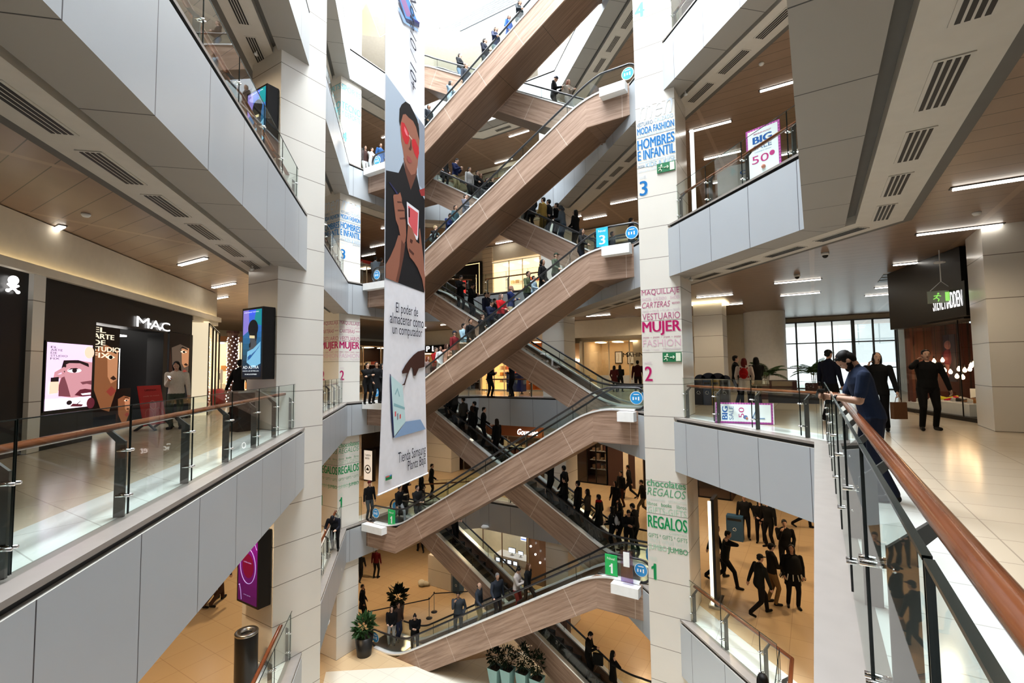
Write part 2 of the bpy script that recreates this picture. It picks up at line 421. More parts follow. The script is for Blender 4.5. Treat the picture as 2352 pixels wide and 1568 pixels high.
def escalator(y0, y1, za, zb, label, level_sign=None, top_box=None, low_box=None, right_sign=None):
    """a truss between y0 and y1 from floor za on the left to floor zb on the right (za may be the higher one)"""
    root = thing('escalator', (-11.17, (y0 + y1) / 2, min(za, zb)), label, 'escalator', 'criss-crossing wood clad escalators of the atrium')
    sl = (zb - za) / (XB - XA); up = zb > za
    xl = -17.74
    ground_l, ground_r = za < -10.9, zb < -10.9
    D = 1.1
    for ys, yt in ((y0, y0 + 0.05), (y1 - 0.05, y1)):
        xr = right_edge(ys)
        b = MB()
        c = math.cos(math.atan(sl))
        def quad(xa_, xb_, kind):
            pts = [(xa_, esc_profile(za, zb, xa_) - D), (xb_, esc_profile(za, zb, xb_) - D), (xb_, esc_profile(za, zb, xb_)), (xa_, esc_profile(za, zb, xa_))]
            lo = -11.0
            if any(p[1] < lo - 1e-6 for p in pts):
                q = []
                for i in range(4):                                   # the cladding is cut by the ground floor
                    p, r = pts[i], pts[(i + 1) % 4]
                    if p[1] >= lo - 1e-6: q.append(p)
                    if (p[1] - lo) * (r[1] - lo) < -1e-9:
                        t = (lo - p[1]) / (r[1] - p[1]); q.append((p[0] + t * (r[0] - p[0]), lo))
                pts = q
            if len(pts) < 3: return
            def uv(p):
                if kind == 'slope': return (50 + (p[0] - XA) * c + (p[1] - za) * math.sin(math.atan(sl)), (p[1] - za) * c - (p[0] - XA) * math.sin(math.atan(sl)))
                return (20.2 + (p[0] - XA if kind == 'l' else p[0] - XB + 40), p[1] - za)
            for yy, flip in ((ys, False), (yt, True)):
                P = [(p[0], yy, p[1]) for p in pts]; U = [uv(p) for p in pts]
                b.poly(P[::-1] if flip else P, 0, U[::-1] if flip else U)
            for i in range(len(pts)):
                p, r = pts[i], pts[(i + 1) % len(pts)]
                b.poly([(p[0], ys, p[1]), (p[0], yt, p[1]), (r[0], yt, r[1]), (r[0], ys, r[1])], 0, [uv(p), uv(p), uv(r), uv(r)])
        if not ground_l: quad(xl, XA, 'l')
        quad(XA, XB, 'slope')
        if not ground_r and xr > XB + 0.02: quad(XB, xr, 'r')
        b.build('side_panel', M_wood, root)
    # underside
    b = MB()
    seg = []
    if not ground_l: seg.append((xl, XA, xl, XA))
    x0s, x1s = XA, XB
    if ground_l: x0s = XA + D / sl
    if ground_r: x1s = XB - D / abs(sl)
    seg.append((x0s, x1s, x0s, x1s))
    if not ground_r: seg.append((XB, right_edge(y0 + 0.05), XB, right_edge(y1)))
    for a0, a1, b0, b1 in seg:
        if a1 - a0 < 0.02 and b1 - b0 < 0.02: continue
        b1 = max(b1, b0)
        b.poly([(a0, y0 + 0.05, esc_profile(za, zb, a0) - D + 0.01), (b0, y1 - 0.05, esc_profile(za, zb, b0) - D + 0.01), (b1, y1 - 0.05, esc_profile(za, zb, b1) - D + 0.01), (a1, y0 + 0.05, esc_profile(za, zb, a1) - D + 0.01)], 0,
               [(a0, 0), (b0, 1.4), (b1, 1.4), (a1, 0)])
    b.build('soffit_panel', M_wood_shade, root)
    # outer decks, balustrade glass and handrails on both sides
    xr_end = -5.0 if y0 < 16 else XB + 1.35
    xl_end = XA - 1.35
    for ys, inn in ((y0, 1), (y1, -1)):
        xs = esc_xs(xl_end, xr_end)
        prof = [(x, smooth_profile(za, zb, x)) for x in xs]
        b = MB()
        for w0, w1, h0, h1 in ((-0.03, 0.16, 0.0, 0.06),):
            ya, yb = ys + inn * w0, ys + inn * w1
            p = []
            for x, z in prof: p += [(x, ya, z + h0), (x, yb, z + h0), (x, yb, z + h1), (x, ya, z + h1)]
            fs = [(i * 4 + k, i * 4 + (k + 1) % 4, i * 4 + 4 + (k + 1) % 4, i * 4 + 4 + k) for i in range(len(prof) - 1) for k in range(4)]
            fs += [(0, 3, 2, 1), tuple((len(prof) - 1) * 4 + k for k in range(4))]
            b.add(p, fs, 0)
        b.build('deck', M_deck, root)
        yg = ys + inn * 0.12
        hr = lambda x: 0.55 + 0.20 * max(0.0, min(1.0, max((XA + 0.7 - x) / 1.2, (x - XB + 0.7) / 1.2)))
        b = MB()
        for i in range(len(prof) - 1):
            (xa_, z0), (xb_, z1) = prof[i], prof[i + 1]
            b.poly([(xa_, yg, z0 + 0.05), (xb_, yg, z1 + 0.05), (xb_, yg, z1 + hr(xb_) - 0.03), (xa_, yg, z0 + hr(xa_) - 0.03)], 0)
        for xe, ze, d in ((xl_end, za, -1), (xr_end, zb, 1)):            # rounded newel ends
            n = 10
            arc = [(xe + d * 0.33 * math.sin(math.pi * k / n), yg, ze + 0.39 + 0.33 * math.cos(math.pi * k / n)) for k in range(n + 1)]
            b.poly(arc if d > 0 else arc[::-1], 0)
        # panel joints of the glass
        for x in [XA + 1.0 + 1.9 * k for k in range(5)]:
            z = smooth_profile(za, zb, x); b.obox((x, yg, z + 0.28), (0.006, 0.008, 0.24), 0, 1)
        b.build('balustrade_glass', [M_glass, M_glasse], root)
        b = MB()
        n = 12
        path = []
        for k in range(n + 1): a = math.pi * k / n; path.append((xl_end - 0.36 * math.sin(a), yg, za + 0.39 - 0.36 * math.cos(a)))
        path = path[:-1] + [(x, yg, z + hr(x)) for x, z in prof]
        for k in range(n + 1): a = math.pi * k / n; path.append((xr_end + 0.36 * math.sin(a), yg, zb + 0.39 + 0.36 * math.cos(a)))
        b.tube(path, 0.038, 8, 0)
        b.build('handrail', M_rubber, root, smooth=True)
        for xe, ze in ((xl_end - 0.02, za), (xr_end + 0.02, zb)):
            b = MB()
            if ys == y0:
                b.disc((xe, yg - 0.006, ze + 0.42), 0.22, (1, 0, 0), (0, 0, 1), 1); b.disc((xe, yg - 0.012, ze + 0.42), 0.2, (1, 0, 0), (0, 0, 1), 0)
                for k, w in enumerate((0.05, 0.04, 0.06)): b.obox((xe - 0.1 + 0.09 * k, yg - 0.018, ze + 0.40), (0.02, 0.003, w), 0, 1)
                b.obox((xe, yg - 0.018, ze + 0.53), (0.09, 0.003, 0.012), 0, 1)
            else:
                b.disc((xe, yg - 0.006, ze + 0.42), 0.2, (1, 0, 0), (0, 0, 1), 0)
            b.build('safety_sticker', [M_sticker, M_signwhite], root)
    # steps and landing plates
    b = MB()
    ns = 24; st = (XB - XA) / ns; rz = (zb - za) / ns; sh = 0.72 if up else -0.72       # the treads run below the deck line
    for i in range(ns):
        xa_ = XA + sh + i * st; z = za + (i + (1 if up else 0)) * rz - 0.02
        b.poly([(xa_, y0 + 0.2, z), (xa_ + st, y0 + 0.2, z), (xa_ + st, y1 - 0.2, z), (xa_, y1 - 0.2, z)], 0)
        xr_ = xa_ if up else xa_ + st; zz = z - rz if up else z + rz
        b.poly([(xr_, y0 + 0.2, min(z, zz)), (xr_, y1 - 0.2, min(z, zz)), (xr_, y1 - 0.2, max(z, zz)), (xr_, y0 + 0.2, max(z, zz))], 0)
    b.build('steps', M_step, root)
    b = MB()
    b.box((xl_end - 0.4, y0 + 0.16, za + 0.005), (XA, y1 - 0.16, za + 0.02)); b.box((XB, y0 + 0.16, zb + 0.005), (xr_end + 0.4, y1 - 0.16, zb + 0.02))
    b.build('landing_plate', M_steel, root)
    for nm, (xx0, xx1, zz) in (('right', top_box or (0, 0, 0)), ('left', low_box or (0, 0, 0))):
        if xx1 == xx0: continue
        b = MB(); b.box((xx0, y0 - 0.32, zz - 0.33), (xx1, y0, zz - 0.02)); tag(b.build('ledge_box', M_white, root), 'white box ledge at the landing')
    if level_sign:
        for (x, z, txt, col) in level_sign:
            b = MB(); b.box((x - 0.21, y0 + 0.02, z + 0.08), (x + 0.21, y0 + 0.05, z + 0.74), 0)
            b.text(txt, (x - (0.06 if txt == '1' else 0.09), y0 + 0.015, z + 0.15), (1, 0, 0), (0, 0, 1), 0.2, 0.32, 1, 0.02)
            b.text('Nivel', (x - 0.13, y0 + 0.015, z + 0.58), (1, 0, 0), (0, 0, 1), 0.26, 0.08, 1)
            tag(b.build('level_sign', [col, M_signwhite], root), 'level sign reading Nivel ' + txt)
    return root
FY, BY = (15.4, 16.85), (17.0, 18.45)
for za, zb, lab, kw in (
        (-11, -5.5, 'lowest escalator of the front row, rising from the ground floor by the palm pot', dict(top_box=(-5.85, -4.95, -5.5), level_sign=[(-5.95, -5.5, '1', M_green)])),
        (-5.5, 0, 'front escalator second from the bottom, rising from level 1 under the banner to level 2', dict(top_box=(-5.5, -4.95, 0), low_box=(-17.7, -16.4, -5.5), level_sign=[(-16.15, -5.5, '1', M_green)])),
        (0, 5.5, 'front escalator third from the bottom, crowded with people, rising to level 3', dict(top_box=(-5.9, -4.95, 5.5), low_box=(-17.7, -16.4, 0), level_sign=[(-6.0, 5.5, '3', M_cyan)])),
        (5.5, 11, 'front escalator fourth from the bottom, rising behind the banner to level 4', dict(top_box=(-5.85, -4.95, 11), low_box=(-17.7, -16.2, 5.5))),
        (11, 16.5, 'topmost front escalator, rising out of the picture under the glass roof', dict(low_box=(-17.7, -16.2, 11)))):
    escalator(FY[0], FY[1], za, zb, lab, **kw)
for za, zb, lab in ((-5.5, -11, 'lowest escalator of the rear row, falling to the ground floor behind the dark planters'),
                    (0, -5.5, 'rear escalator falling from level 2 to level 1 past the grey fascia'),
                    (5.5, 0, 'rear escalator falling from level 3 to level 2 in front of the cream shop'),
                    (11, 5.5, 'rear escalator falling from level 4 to level 3, full of people in black'),
                    (16.5, 11, 'topmost rear escalator, falling to level 4 beneath the bright roof')):
    escalator(BY[0], BY[1], za, zb, lab)

# ------------------------------------------------------------------ glass railings along the gallery edges
def railing(p, q, z, label, step=1.35, start=0.35, end=0.35, name='glass_railing', h0=-0.12, h1=-0.12):
    """posts with a leaning head, clamped glass on the atrium side and a timber handrail; p -> q follows the edge with the gallery on the right"""
    p, q = Vector((p[0], p[1], 0)), Vector((q[0], q[1], 0))
    t = (q - p).normalized(); nrm = Vector((t.y, -t.x, 0)); L = (q - p).length
    ang = math.atan2(t.y, t.x)
    root = thing(name, (p.x, p.y, z), label, 'railing', 'glass railings of the galleries')
    n = max(1, round((L - start - end) / step)); ds = (L - start - end) / n
    at = lambda s, d, h: p + t * s + nrm * d + Vector((0, 0, z + h))
    for i in range(n + 1):
        s = start + i * ds
        b = MB()
        b.obox(at(s, 0.30, 0.37), (0.014, 0.045, 0.37), ang)
        a0, a1 = at(s, 0.26, 0.74), at(s, 0.345, 0.74); c0, c1 = at(s, 0.385, 0.85), at(s, 0.435, 0.84)
        w = t * 0.014
        b.hexa([a0 - w, a0 + w, a1 + w, a1 - w, c0 - w, c0 + w, c1 + w, c1 - w], 0)
        post = b.build('post', M_post, root)
        for h in (0.22, 0.66):
            c = MB()
            c.tube([at(s - 0.02, 0.275, h), at(s + 0.08, 0.275, h)], 0.008, 6)
            for e in (0.025, 0.08):
                c.tube([at(s + e, 0.175, h), at(s + e, 0.295, h)], 0.013, 8)
            c.build('glass_clamp', M_chrome, post, smooth=True)
    for i in range(n + 2):
        s0 = 0.0 if i == 0 else start + (i - 1) * ds + 0.06
        s1 = L if i == n + 1 else start + i * ds + 0.045
        if s1 - s0 < 0.08: continue
        b = MB(); b.poly([at(s0, 0.2, 0.04), at(s1, 0.2, 0.04), at(s1, 0.2, 1.10), at(s0, 0.2, 1.10)], 0)
        for s_ in (s0, s1): b.obox(at(s_, 0.2, 0.57), (0.0018, 0.006, 0.53), ang, 1)
        b.obox((at(s0, 0.2, 1.10) + at(s1, 0.2, 1.10)) / 2, ((s1 - s0) / 2, 0.007, 0.004), ang, 1)
        b.build('glass_panel', [M_glass, M_glasse], root)
    b = MB()
    k = 20; r = 0.037
    pts = [(r * 1.15 * math.cos(2 * math.pi * j / k), r * math.sin(2 * math.pi * j / k)) for j in range(k)]
    s0, s1 = -h0, L + h1
    seg = max(1, int((s1 - s0) / 1.6))
    for g in range(seg):
        u0, u1 = s0 + (s1 - s0) * g / seg, s0 + (s1 - s0) * (g + 1) / seg
        for j in range(k):
            (d0, h0), (d1, h1) = pts[j], pts[(j + 1) % k]
            v0, v1 = 0.26 * j / k, 0.26 * (j + 1) / k
            b.poly([at(u0, 0.41 + d0, 0.872 + h0), at(u0, 0.41 + d1, 0.872 + h1), at(u1, 0.41 + d1, 0.872 + h1), at(u1, 0.41 + d0, 0.872 + h0)], 0, [(u0, v0), (u0, v1), (u1, v1), (u1, v0)])
    for u in (s0, s1): b.add([at(u, 0.41 + d, 0.872 + h) for d, h in pts], [list(range(k))], 0)
    hrail = b.build('handrail', M_rail, root, smooth=True)
    bm = bmesh.new(); bm.from_mesh(hrail.data); bmesh.ops.remove_doubles(bm, verts=bm.verts, dist=0.0005); bm.to_mesh(hrail.data); bm.free()
    return root
NAMES = {-5.5: 'level 1', 0.0: 'level 2', 5.5: 'level 3', 11.0: 'level 4'}
for Z in LEVELS[:4]:
    N = NAMES[Z]
    near = {-5.5: 'below', 0.0: 'level with the camera', 5.5: 'above', 11.0: 'high above'}
    # left gallery: camera side up to the near pillar, then on to the far corner (walked with the gallery on the right)
    railing((-11.0, 7.55), (-2.3, -1.15), Z, 'glass railing of the left gallery on %s, ending at the near stone pillar' % N, 1.42, 0.3, 0.4)
    railing((-17.6, 14.15), (-12.0, 8.55), Z, 'short glass railing on %s between the near and the far left pillars' % N)
    railing((-17.75, 15.3), (-17.75, 14.35), Z, 'stub of glass railing on %s beside the left escalator landing' % N, 0.8, 0.2, 0.2)
    # right gallery
    if Z < 5.6:
        ex = -1.05 if Z < -1 else -0.06
        railing((ex, -0.4 if Z < -1 else -1.4), (ex, 11.54 if Z < -1 else 10.55), Z, 'glass railing with thick timber handrail on %s running towards the camera on the right' % N, 1.33, 1.05 if Z == 0 else 0.3, 0.45, h1=0.172)
    railing((-1.05, 11.54) if Z < -1 else (-0.06, 10.55), (-3.42, 13.91), Z, 'glass railing on %s between the right pillar and the gallery corner' % N, 1.35, 0.45, 0.25, h0=0.172 if Z < 5.6 else -0.12)
    railing((-8.15, 18.65), (-10.4, 20.9), Z, 'glass railing on %s along the far right side of the atrium' % N)
    railing((-10.6, 21.0), (-15.3, 21.0), Z, 'glass railing on %s along the back edge of the atrium' % N)
    railing((-15.5, 20.9), (-17.7, 18.75), Z, 'glass railing on %s across the far left corner behind the banner' % N)
# ------------------------------------------------------------------ lamps, vents and small ceiling fittings
def inside_hole(x, y, d):
    P = offset(HOLE, d); c = False
    for i in range(len(P)):
        (x0, y0), (x1, y1) = P[i - 1], P[i]
        if (y0 > y) != (y1 > y) and x < (x1 - x0) * (y - y0) / (y1 - y0) + x0: c = not c
    return c
def in_view(p, m=0.08):
    v = Vector(p) - EYE; z = v.dot(FW)
    return z > 0.5 and abs(v.dot(RT) / z * F_PX / 1176) < 1 + m and abs(v.dot(UP) / z * F_PX / 784) < 1 + m
LIGHT_XY = [(2.73, 10.44), (2.73, 13.7), (2.73, 17.5), (2.73, 22.4), (2.6, 24.7), (-0.38, 18.9), (-0.38, 22.4), (-3.33, 20.8), (-3.35, 24.1), (-9.5, 28.0),
            (-16.3, 5.5), (-13.5, 5.97), (-16.4, 8.2), (-19.4, 9.5), (-12.9, 3.1), (-19.6, 6.6), (2.73, 6.9), (-21.5, 14.0)]
LIGHT_XY += [(-19.4 - 1.6 * (k % 2), 13.0 + 2.6 * k) for k in range(2, 5)] + [(-16.4, 24.0), (-13.0, 25.3), (-9.9, 24.6), (-6.5, 22.6), (-6.4, 26.0), (-19.6, 26.5), (-22.8, 24.2)]
RIGHT3 = [(-2.75, 17.5), (-0.38, 16.07), (-2.75, 20.2), (-0.38, 21.5), (-2.9, 23.1), (-7.8, 23.1), (-10.0, 24.7), (-17.0, 26.2), (-19.5, 27.6), (-11.2, 24.0), (-24.5, 22.1), (-27.0, 23.5), (-14.2, 23.6), (-20.6, 19.5)]
_b = MB(); _b.box((-0.68, -0.05, -0.035), (0.68, 0.05, 0.0), 0); _b.box((-0.72, -0.065, -0.012), (0.72, 0.065, 0.005), 1)
_lamp_me = None; nl = 0; cnt = {}; LAMPS = []
ORD = ('nearest', 'second', 'third', 'fourth', 'fifth', 'sixth', 'seventh', 'eighth', 'ninth', 'tenth', 'eleventh', 'twelfth')
for Z in (-11.0, -5.5, 0.0, 5.5, 11.0):
    for (x, y) in (RIGHT3 if Z > 0 else LIGHT_XY):
        if inside_hole(x, y, 1.9) or not in_view((x, y, Z + 4.27)): continue
        if _lamp_me is None:
            o = _b.build('ceiling_light', [M_tube, M_dark]); _lamp_me = o
        else:
            o = _lamp_me.copy(); COL.objects.link(o)
        o.location = (x, y, Z + 4.295); nl += 1
        where = {-11.0: 'the ground floor', -5.5: 'level 1', 0.0: 'level 2', 5.5: 'level 3', 11.0: 'level 4'}[Z]
        side = 'right' if x > -5 else ('left' if x < -11 and y < 16 else 'rear')
        cnt[(where, side)] = cnt.get((where, side), 0) + 1
        d_ = (Vector((x, y, Z + 4.3)) - EYE).length
        LAMPS.append((o, where, side, d_))
for key in cnt:
    row = sorted((l for l in LAMPS if (l[1], l[2]) == key), key=lambda l: l[3])
    for k, l in enumerate(row):
        tag(l[0], '%s tube lamp of the %s ceiling on %s%s' % (ORD[k], key[1], key[0], '' if k == 0 else ', counted from the camera'), 'ceiling light', 'tube lamps of %s, %s gallery' % key)
def vent(x, y, z, ang, label, grp, L=0.95, W=0.26):
    if vent.src is None:
        t = thing('ceiling_vent', (0, 0, 0), label, 'air vent', grp)
        b = MB(); b.box((-0.5, -0.14, -0.006), (0.5, 0.14, 0.004)); b.build('frame', M_strip, t)
        b = MB()
        for k in range(4): b.box((-0.47, -0.105 + k * 0.058, -0.012), (0.47, -0.069 + k * 0.058, -0.005))
        b.build('slot', M_black, t); vent.src = t
    else: t = copy_tree(vent.src)
    t.location = (x, y, z); t.rotation_euler = (0, 0, ang); t.scale = (L, W / 0.26, 1)
    tag(t, label, 'air vent', grp)
vent.src = None
_vn = {}
def VN(k): _vn[k] = _vn.get(k, -1) + 1; return _vn[k]
dA = Vector((-1, 1)).normalized()
for Z, nm in ((5.5, 'level 3'), (11.0, 'level 4'), (0.0, 'level 2'), (16.5, 'level 5')):
    zz = Z - 1.455
    for k in range(8):                                   # left gallery
        q = Vector((-2.9, -0.55)) + dA * (1.0 + 1.45 * k) + Vector((-1, -1)).normalized() * 1.2
        if in_view((q.x, q.y, zz)) and q.x > -12.2: vent(q.x, q.y, zz, -math.pi / 4, '%s slotted air vent of the left soffit strip under %s, counted from the camera' % (ORD[VN('L' + nm)], nm), 'vents under %s left' % nm, 1.05)
    for k in range(10):                                  # right gallery, along and across
        if k < 7 and in_view((1.13, 2.9 + 1.5 * k, zz)) and 2.9 + 1.5 * k < 10.9: vent(1.13, 2.9 + 1.5 * k, zz, math.pi / 2, '%s slotted air vent of the right soffit strip under %s, counted from the camera' % (ORD[VN(nm)], nm), 'vents under %s camera side' % nm, 1.0)
        q = Vector((-0.06, 10.55)) + dA * (0.35 + 1.45 * k) + Vector((1, 1)).normalized() * 1.2
        if k < 9 and in_view((q.x, q.y, zz)): vent(q.x, q.y, zz, -math.pi / 4, '%s slotted air vent of the slanting edge under %s, counted from the corner' % (ORD[k], nm), 'vents under %s right' % nm, 1.05)
    for k in range(3):
        vent(-14.4 + 1.45 * k, 22.2, zz, 0, '%s slotted air vent of the back edge under %s' % (('left', 'middle', 'right')[k], nm), 'vents under %s back' % nm, 1.05)
def detector(x, y, z, label):
    b = MB(); b.lathe([(0.07, 0), (0.07, -0.03), (0.045, -0.06), (0.0, -0.065)], (x, y, z), 16); tag(b.build('smoke_detector', M_white, smooth=True), label, 'smoke detector')
for x, y, z, l in ((-11.0, 3.1, 4.3, 'white smoke detector in the left plank ceiling above the shop with the dark front'), (-12.3, 7.2, 4.3, 'small sprinkler rose in the left plank ceiling near the stone pillar'),
                   (-0.9, 14.6, 9.8, 'round smoke detector in the level 3 plank ceiling above the sale poster'), (2.75, 12.4, 4.3, 'white smoke detector in the right plank ceiling between two tube lamps'),
                   (-0.1, 14.1, 9.8, 'small ceiling sprinkler high in the level 3 plank ceiling')):
    detector(x, y, z, l)
def camera_dome(x, y, z, label):
    t = thing('security_camera', (x, y, z), label, 'security camera')
    b = MB(); b.lathe([(0.09, 0), (0.09, -0.06), (0.075, -0.075)], (x, y, z), 16); b.build('housing', M_white, t, True)
    b = MB(); b.ball((x, y, z - 0.07), (0.07, 0.07, 0.075), 0, 14, 8); b.build('dome', M_dark, t, True)
camera_dome(0.35, 14.6, 4.3, 'dome camera under the right plank ceiling beyond the slanting edge'); camera_dome(-0.35, 17.6, 4.3, 'dome camera further down the right plank ceiling')
def spot_cam(x, y, z, label):
    t = thing('security_camera', (x, y, z), label, 'security camera')
    b = MB(); b.tube([(x, y, z), (x, y, z - 0.09)], 0.02, 8); b.build('bracket', M_white, t)
    b = MB(); b.tube([(x - 0.03, y + 0.03, z - 0.09), (x + 0.05, y - 0.06, z - 0.13)], 0.035, 10); b.build('housing', M_white, t, True)
spot_cam(-11.65, 6.5, 4.05, 'small white camera on the level 2 soffit at the near stone pillar'); spot_cam(-11.65, 6.5, 9.55, 'small white camera on the level 3 soffit at the near stone pillar')
spot_cam(-2.9, 14.4, 9.55, 'small dark camera on the soffit above the level 3 railing'); spot_cam(-2.95, 14.5, 4.05, 'small camera at the soffit corner beside the right pillar')
def wall_lamp(x, y, z, label):
    t = thing('wall_spotlight', (x, y, z), label, 'spotlight')
    b = MB(); b.ball((x, y, z), (0.12, 0.12, 0.15), 0, 14, 8); b.build('housing', M_white, t, True)
    b = MB(); b.tube([(x, y, z - 0.1), (x + 0.02, y - 0.02, z - 0.24)], 0.04, 10); b.build('bracket', M_white, t)
wall_lamp(-14.35, 10.75, -7.05, 'white spotlight under the level 1 fascia behind the near pillar'); wall_lamp(-16.7, 13.1, -6.65, 'white spotlight below the level 1 fascia near the far left pillar')
b = MB(); b.lathe([(0.22, 0), (0.22, 0.06), (0.16, 0.12), (0.0, 0.13)], (-15.0, 20.95, -6.9), 18); tag(b.build('wall_spotlight', M_white, smooth=True), 'round white lamp on the grey back fascia above the electronics shop', 'spotlight')
# hanging exit sign and ceiling hatch
M_exit = lamp('exit sign green', (0.25, 0.62, 0.12), 0.9)
EX, EY = 2.80, 16.0
t = thing('exit_sign', (EX, EY, 2.95), 'green and white running man sign hanging from the ceiling before the shoe shop', 'exit sign')
b = MB(); b.tube([(EX, EY, 4.3), (EX, EY, 3.5)], 0.012, 8); b.tube([(EX - .22, EY, 3.27), (EX, EY, 3.5), (EX + .22, EY, 3.27)], 0.008, 6); b.lathe([(0.12, 0), (0.12, -0.03), (0, -0.05)], (EX, EY, 4.0), 16); b.build('hanger', M_white, t)
b = MB(); b.box((EX - .28, EY - .02, 2.95), (EX + .28, EY + .02, 3.26)); b.build('panel', plain('grey green panel', (0.30, 0.34, 0.26), 0.4), t)
b = MB(); Q = lambda x, z: (EX - .26 + x, EY - .027, 2.97 + z)
b.poly([Q(0.32, 0.02), Q(.5, .02), Q(.5, .25), Q(.32, .25)], 0); b.ball(Q(.19, .22), (0.022, 0.004, 0.022), 0, 10, 6)
for q in ((.18, .19, .15, .12), (.15, .12, .20, .07), (.20, .07, .18, .02), (.15, .12, .09, .08), (.17, .18, .24, .15), (.16, .17, .10, .16)): b.tube([Q(q[0], q[1]), Q(q[2], q[3])], 0.012, 6, 0)
b.build('pictogram', [M_exit, M_white], t)
b = MB()
for k in range(3): b.box((2.0, 19.3 + 0.62 * k, 4.285), (3.3, 19.75 + 0.62 * k, 4.30), 0)
struct(b.build('ceiling_hatch', M_dark))
# ------------------------------------------------------------------ lettering on the stone pillars
def ink(c): return plain('print', srgb8(c), 0.5, 0, 0.0, 1.0, 0.2)
def srgb8(c): return tuple((v / 255 / 12.92 if v < 11 else ((v / 255 + 0.055) / 1.055) ** 2.4) for v in c)
# text, x from, x to (fraction of the face), z from, z to, ink 0 strong / 1 middle / 2 faint, bold, shear
GRAPH = {
    0.0: ([(176, 24, 92), (176, 90, 128), (214, 176, 192), (206, 190, 196)], [('MAQUILLAJE', .03, .97, 3.47, 3.68, 1, .012, 0), ('SHOES', .03, .27, 3.35, 3.44, 2, 0, 0), ('CALZADO', .33, .66, 3.35, 3.44, 2, 0, 0), ('SHOES', .74, .97, 3.35, 3.44, 2, 0, 0),
        ('CARTERAS', .03, .74, 3.14, 3.31, 1, 0, .25), ('women', .78, .97, 3.20, 3.26, 1, .01, 0), ('moda -- moda -- moda -- moda', .03, .97, 3.02, 3.10, 3, 0, .1), ('VESTUARIO', .03, .97, 2.79, 2.98, 1, 0, 0),
        ('MUJER', .03, .97, 2.34, 2.74, 0, .035, 0), ('joyas -- joyas -- joyas -- joyas', .03, .97, 2.24, 2.31, 1, .01, 0), ('FASHION', .03, .97, 2.01, 2.21, 2, 0, 0), ('Maquillaje', .52, .97, 1.88, 1.98, 3, 0, .25), ('moda / moda', .03, .44, 1.89, 1.95, 3, 0, 0),
        ('NIVEL', .06, .25, 1.50, 1.58, 3, 0, 0), ('2', .06, .24, 1.02, 1.44, 0, .02, 0)]),
    5.5: ([(24, 110, 178), (70, 120, 160), (164, 196, 220), (206, 216, 226)], [('men', .06, .96, 3.28, 3.72, 3, 0, .3), ('VESTUARIO-', .03, .46, 3.10, 3.22, 1, 0, 0), ('CALZADO', .48, .96, 3.12, 3.24, 2, .01, 0), ('MODA FASHION', .03, .97, 2.86, 3.06, 0, .02, 0),
        ('BEBES BEBES BEBES BEBES', .03, .97, 2.76, 2.82, 2, .01, 0), ('HOMBRES', .03, .97, 2.40, 2.70, 0, .03, 0), ('E INFANTIL', .03, .97, 2.08, 2.36, 0, .03, 0), ('vestuario calzado vestuario calzado', .03, .97, 1.98, 2.03, 2, 0, 0),
        ('MODA', .03, .20, 1.84, 1.92, 1, .01, 0), ('KIDS & KIDS', .23, .97, 1.82, 1.96, 2, .02, 0), ('vestuario infantil', .03, .58, 1.70, 1.79, 3, 0, .1), ('JUGUETES', .62, .98, 1.71, 1.79, 1, 0, 0), ('NIVEL', .06, .25, 1.50, 1.60, 3, 0, 0), ('3', .06, .25, 1.00, 1.44, 0, .02, 0)]),
    11.0: ([(110, 205, 214), (130, 205, 215), (190, 222, 228), (206, 226, 230)], [('SPORTS', .03, .97, 3.40, 3.66, 1, .03, 0), ('hogar deco hogar deco', .03, .97, 3.28, 3.34, 2, 0, 0), ('HOGAR-DECO', .03, .97, 3.02, 3.22, 2, 0, 0), ('deporte deporte', .03, .97, 2.90, 2.96, 3, 0, 0), ('TECNO', .03, .97, 2.50, 2.84, 0, .03, 0),
        ('Y DEPORTE', .03, .97, 2.18, 2.42, 0, .015, 0), ('sports / hogar / tecno', .03, .97, 2.06, 2.12, 2, 0, 0), ('NIVEL', .06, .25, 1.50, 1.60, 3, 0, 0), ('4', .06, .30, 1.00, 1.44, 0, .03, 0)]),
    -5.5: ([(18, 140, 80), (96, 160, 120), (170, 205, 180), (200, 216, 204)], [('chocolates', .03, .97, 3.52, 3.72, 1, .03, 0), ('REGALOS', .03, .97, 3.26, 3.48, 1, 0, .2), ('accesorios   accesorios', .03, .97, 3.12, 3.20, 3, .01, 0), ('libros', .03, .27, 2.98, 3.08, 1, 0, 0), ('books', .37, .62, 2.98, 3.08, 1, .02, 0), ('libros', .74, .97, 2.98, 3.08, 1, 0, 0),
        ('GIFTS-GIFTS', .03, .97, 2.76, 2.94, 2, 0, 0), ('REGALOS', .03, .97, 2.36, 2.70, 0, .03, 0), ('COSMETICA', .55, .97, 2.24, 2.30, 2, 0, 0), ('GIFTS * GIFTS * GIFTS', .03, .97, 2.08, 2.20, 1, 0, 0), ('VINOS WINES VINOS', .03, .97, 1.95, 2.05, 3, 0, 0),
        ('JUMBO', .03, .47, 1.70, 1.90, 2, .02, 0), ('JUMBO', .50, .97, 1.70, 1.90, 1, .03, 0), ('NIVEL', .06, .25, 1.42, 1.54, 3, 0, 0), ('1', .08, .20, 0.92, 1.36, 0, .02, 0)]),
}
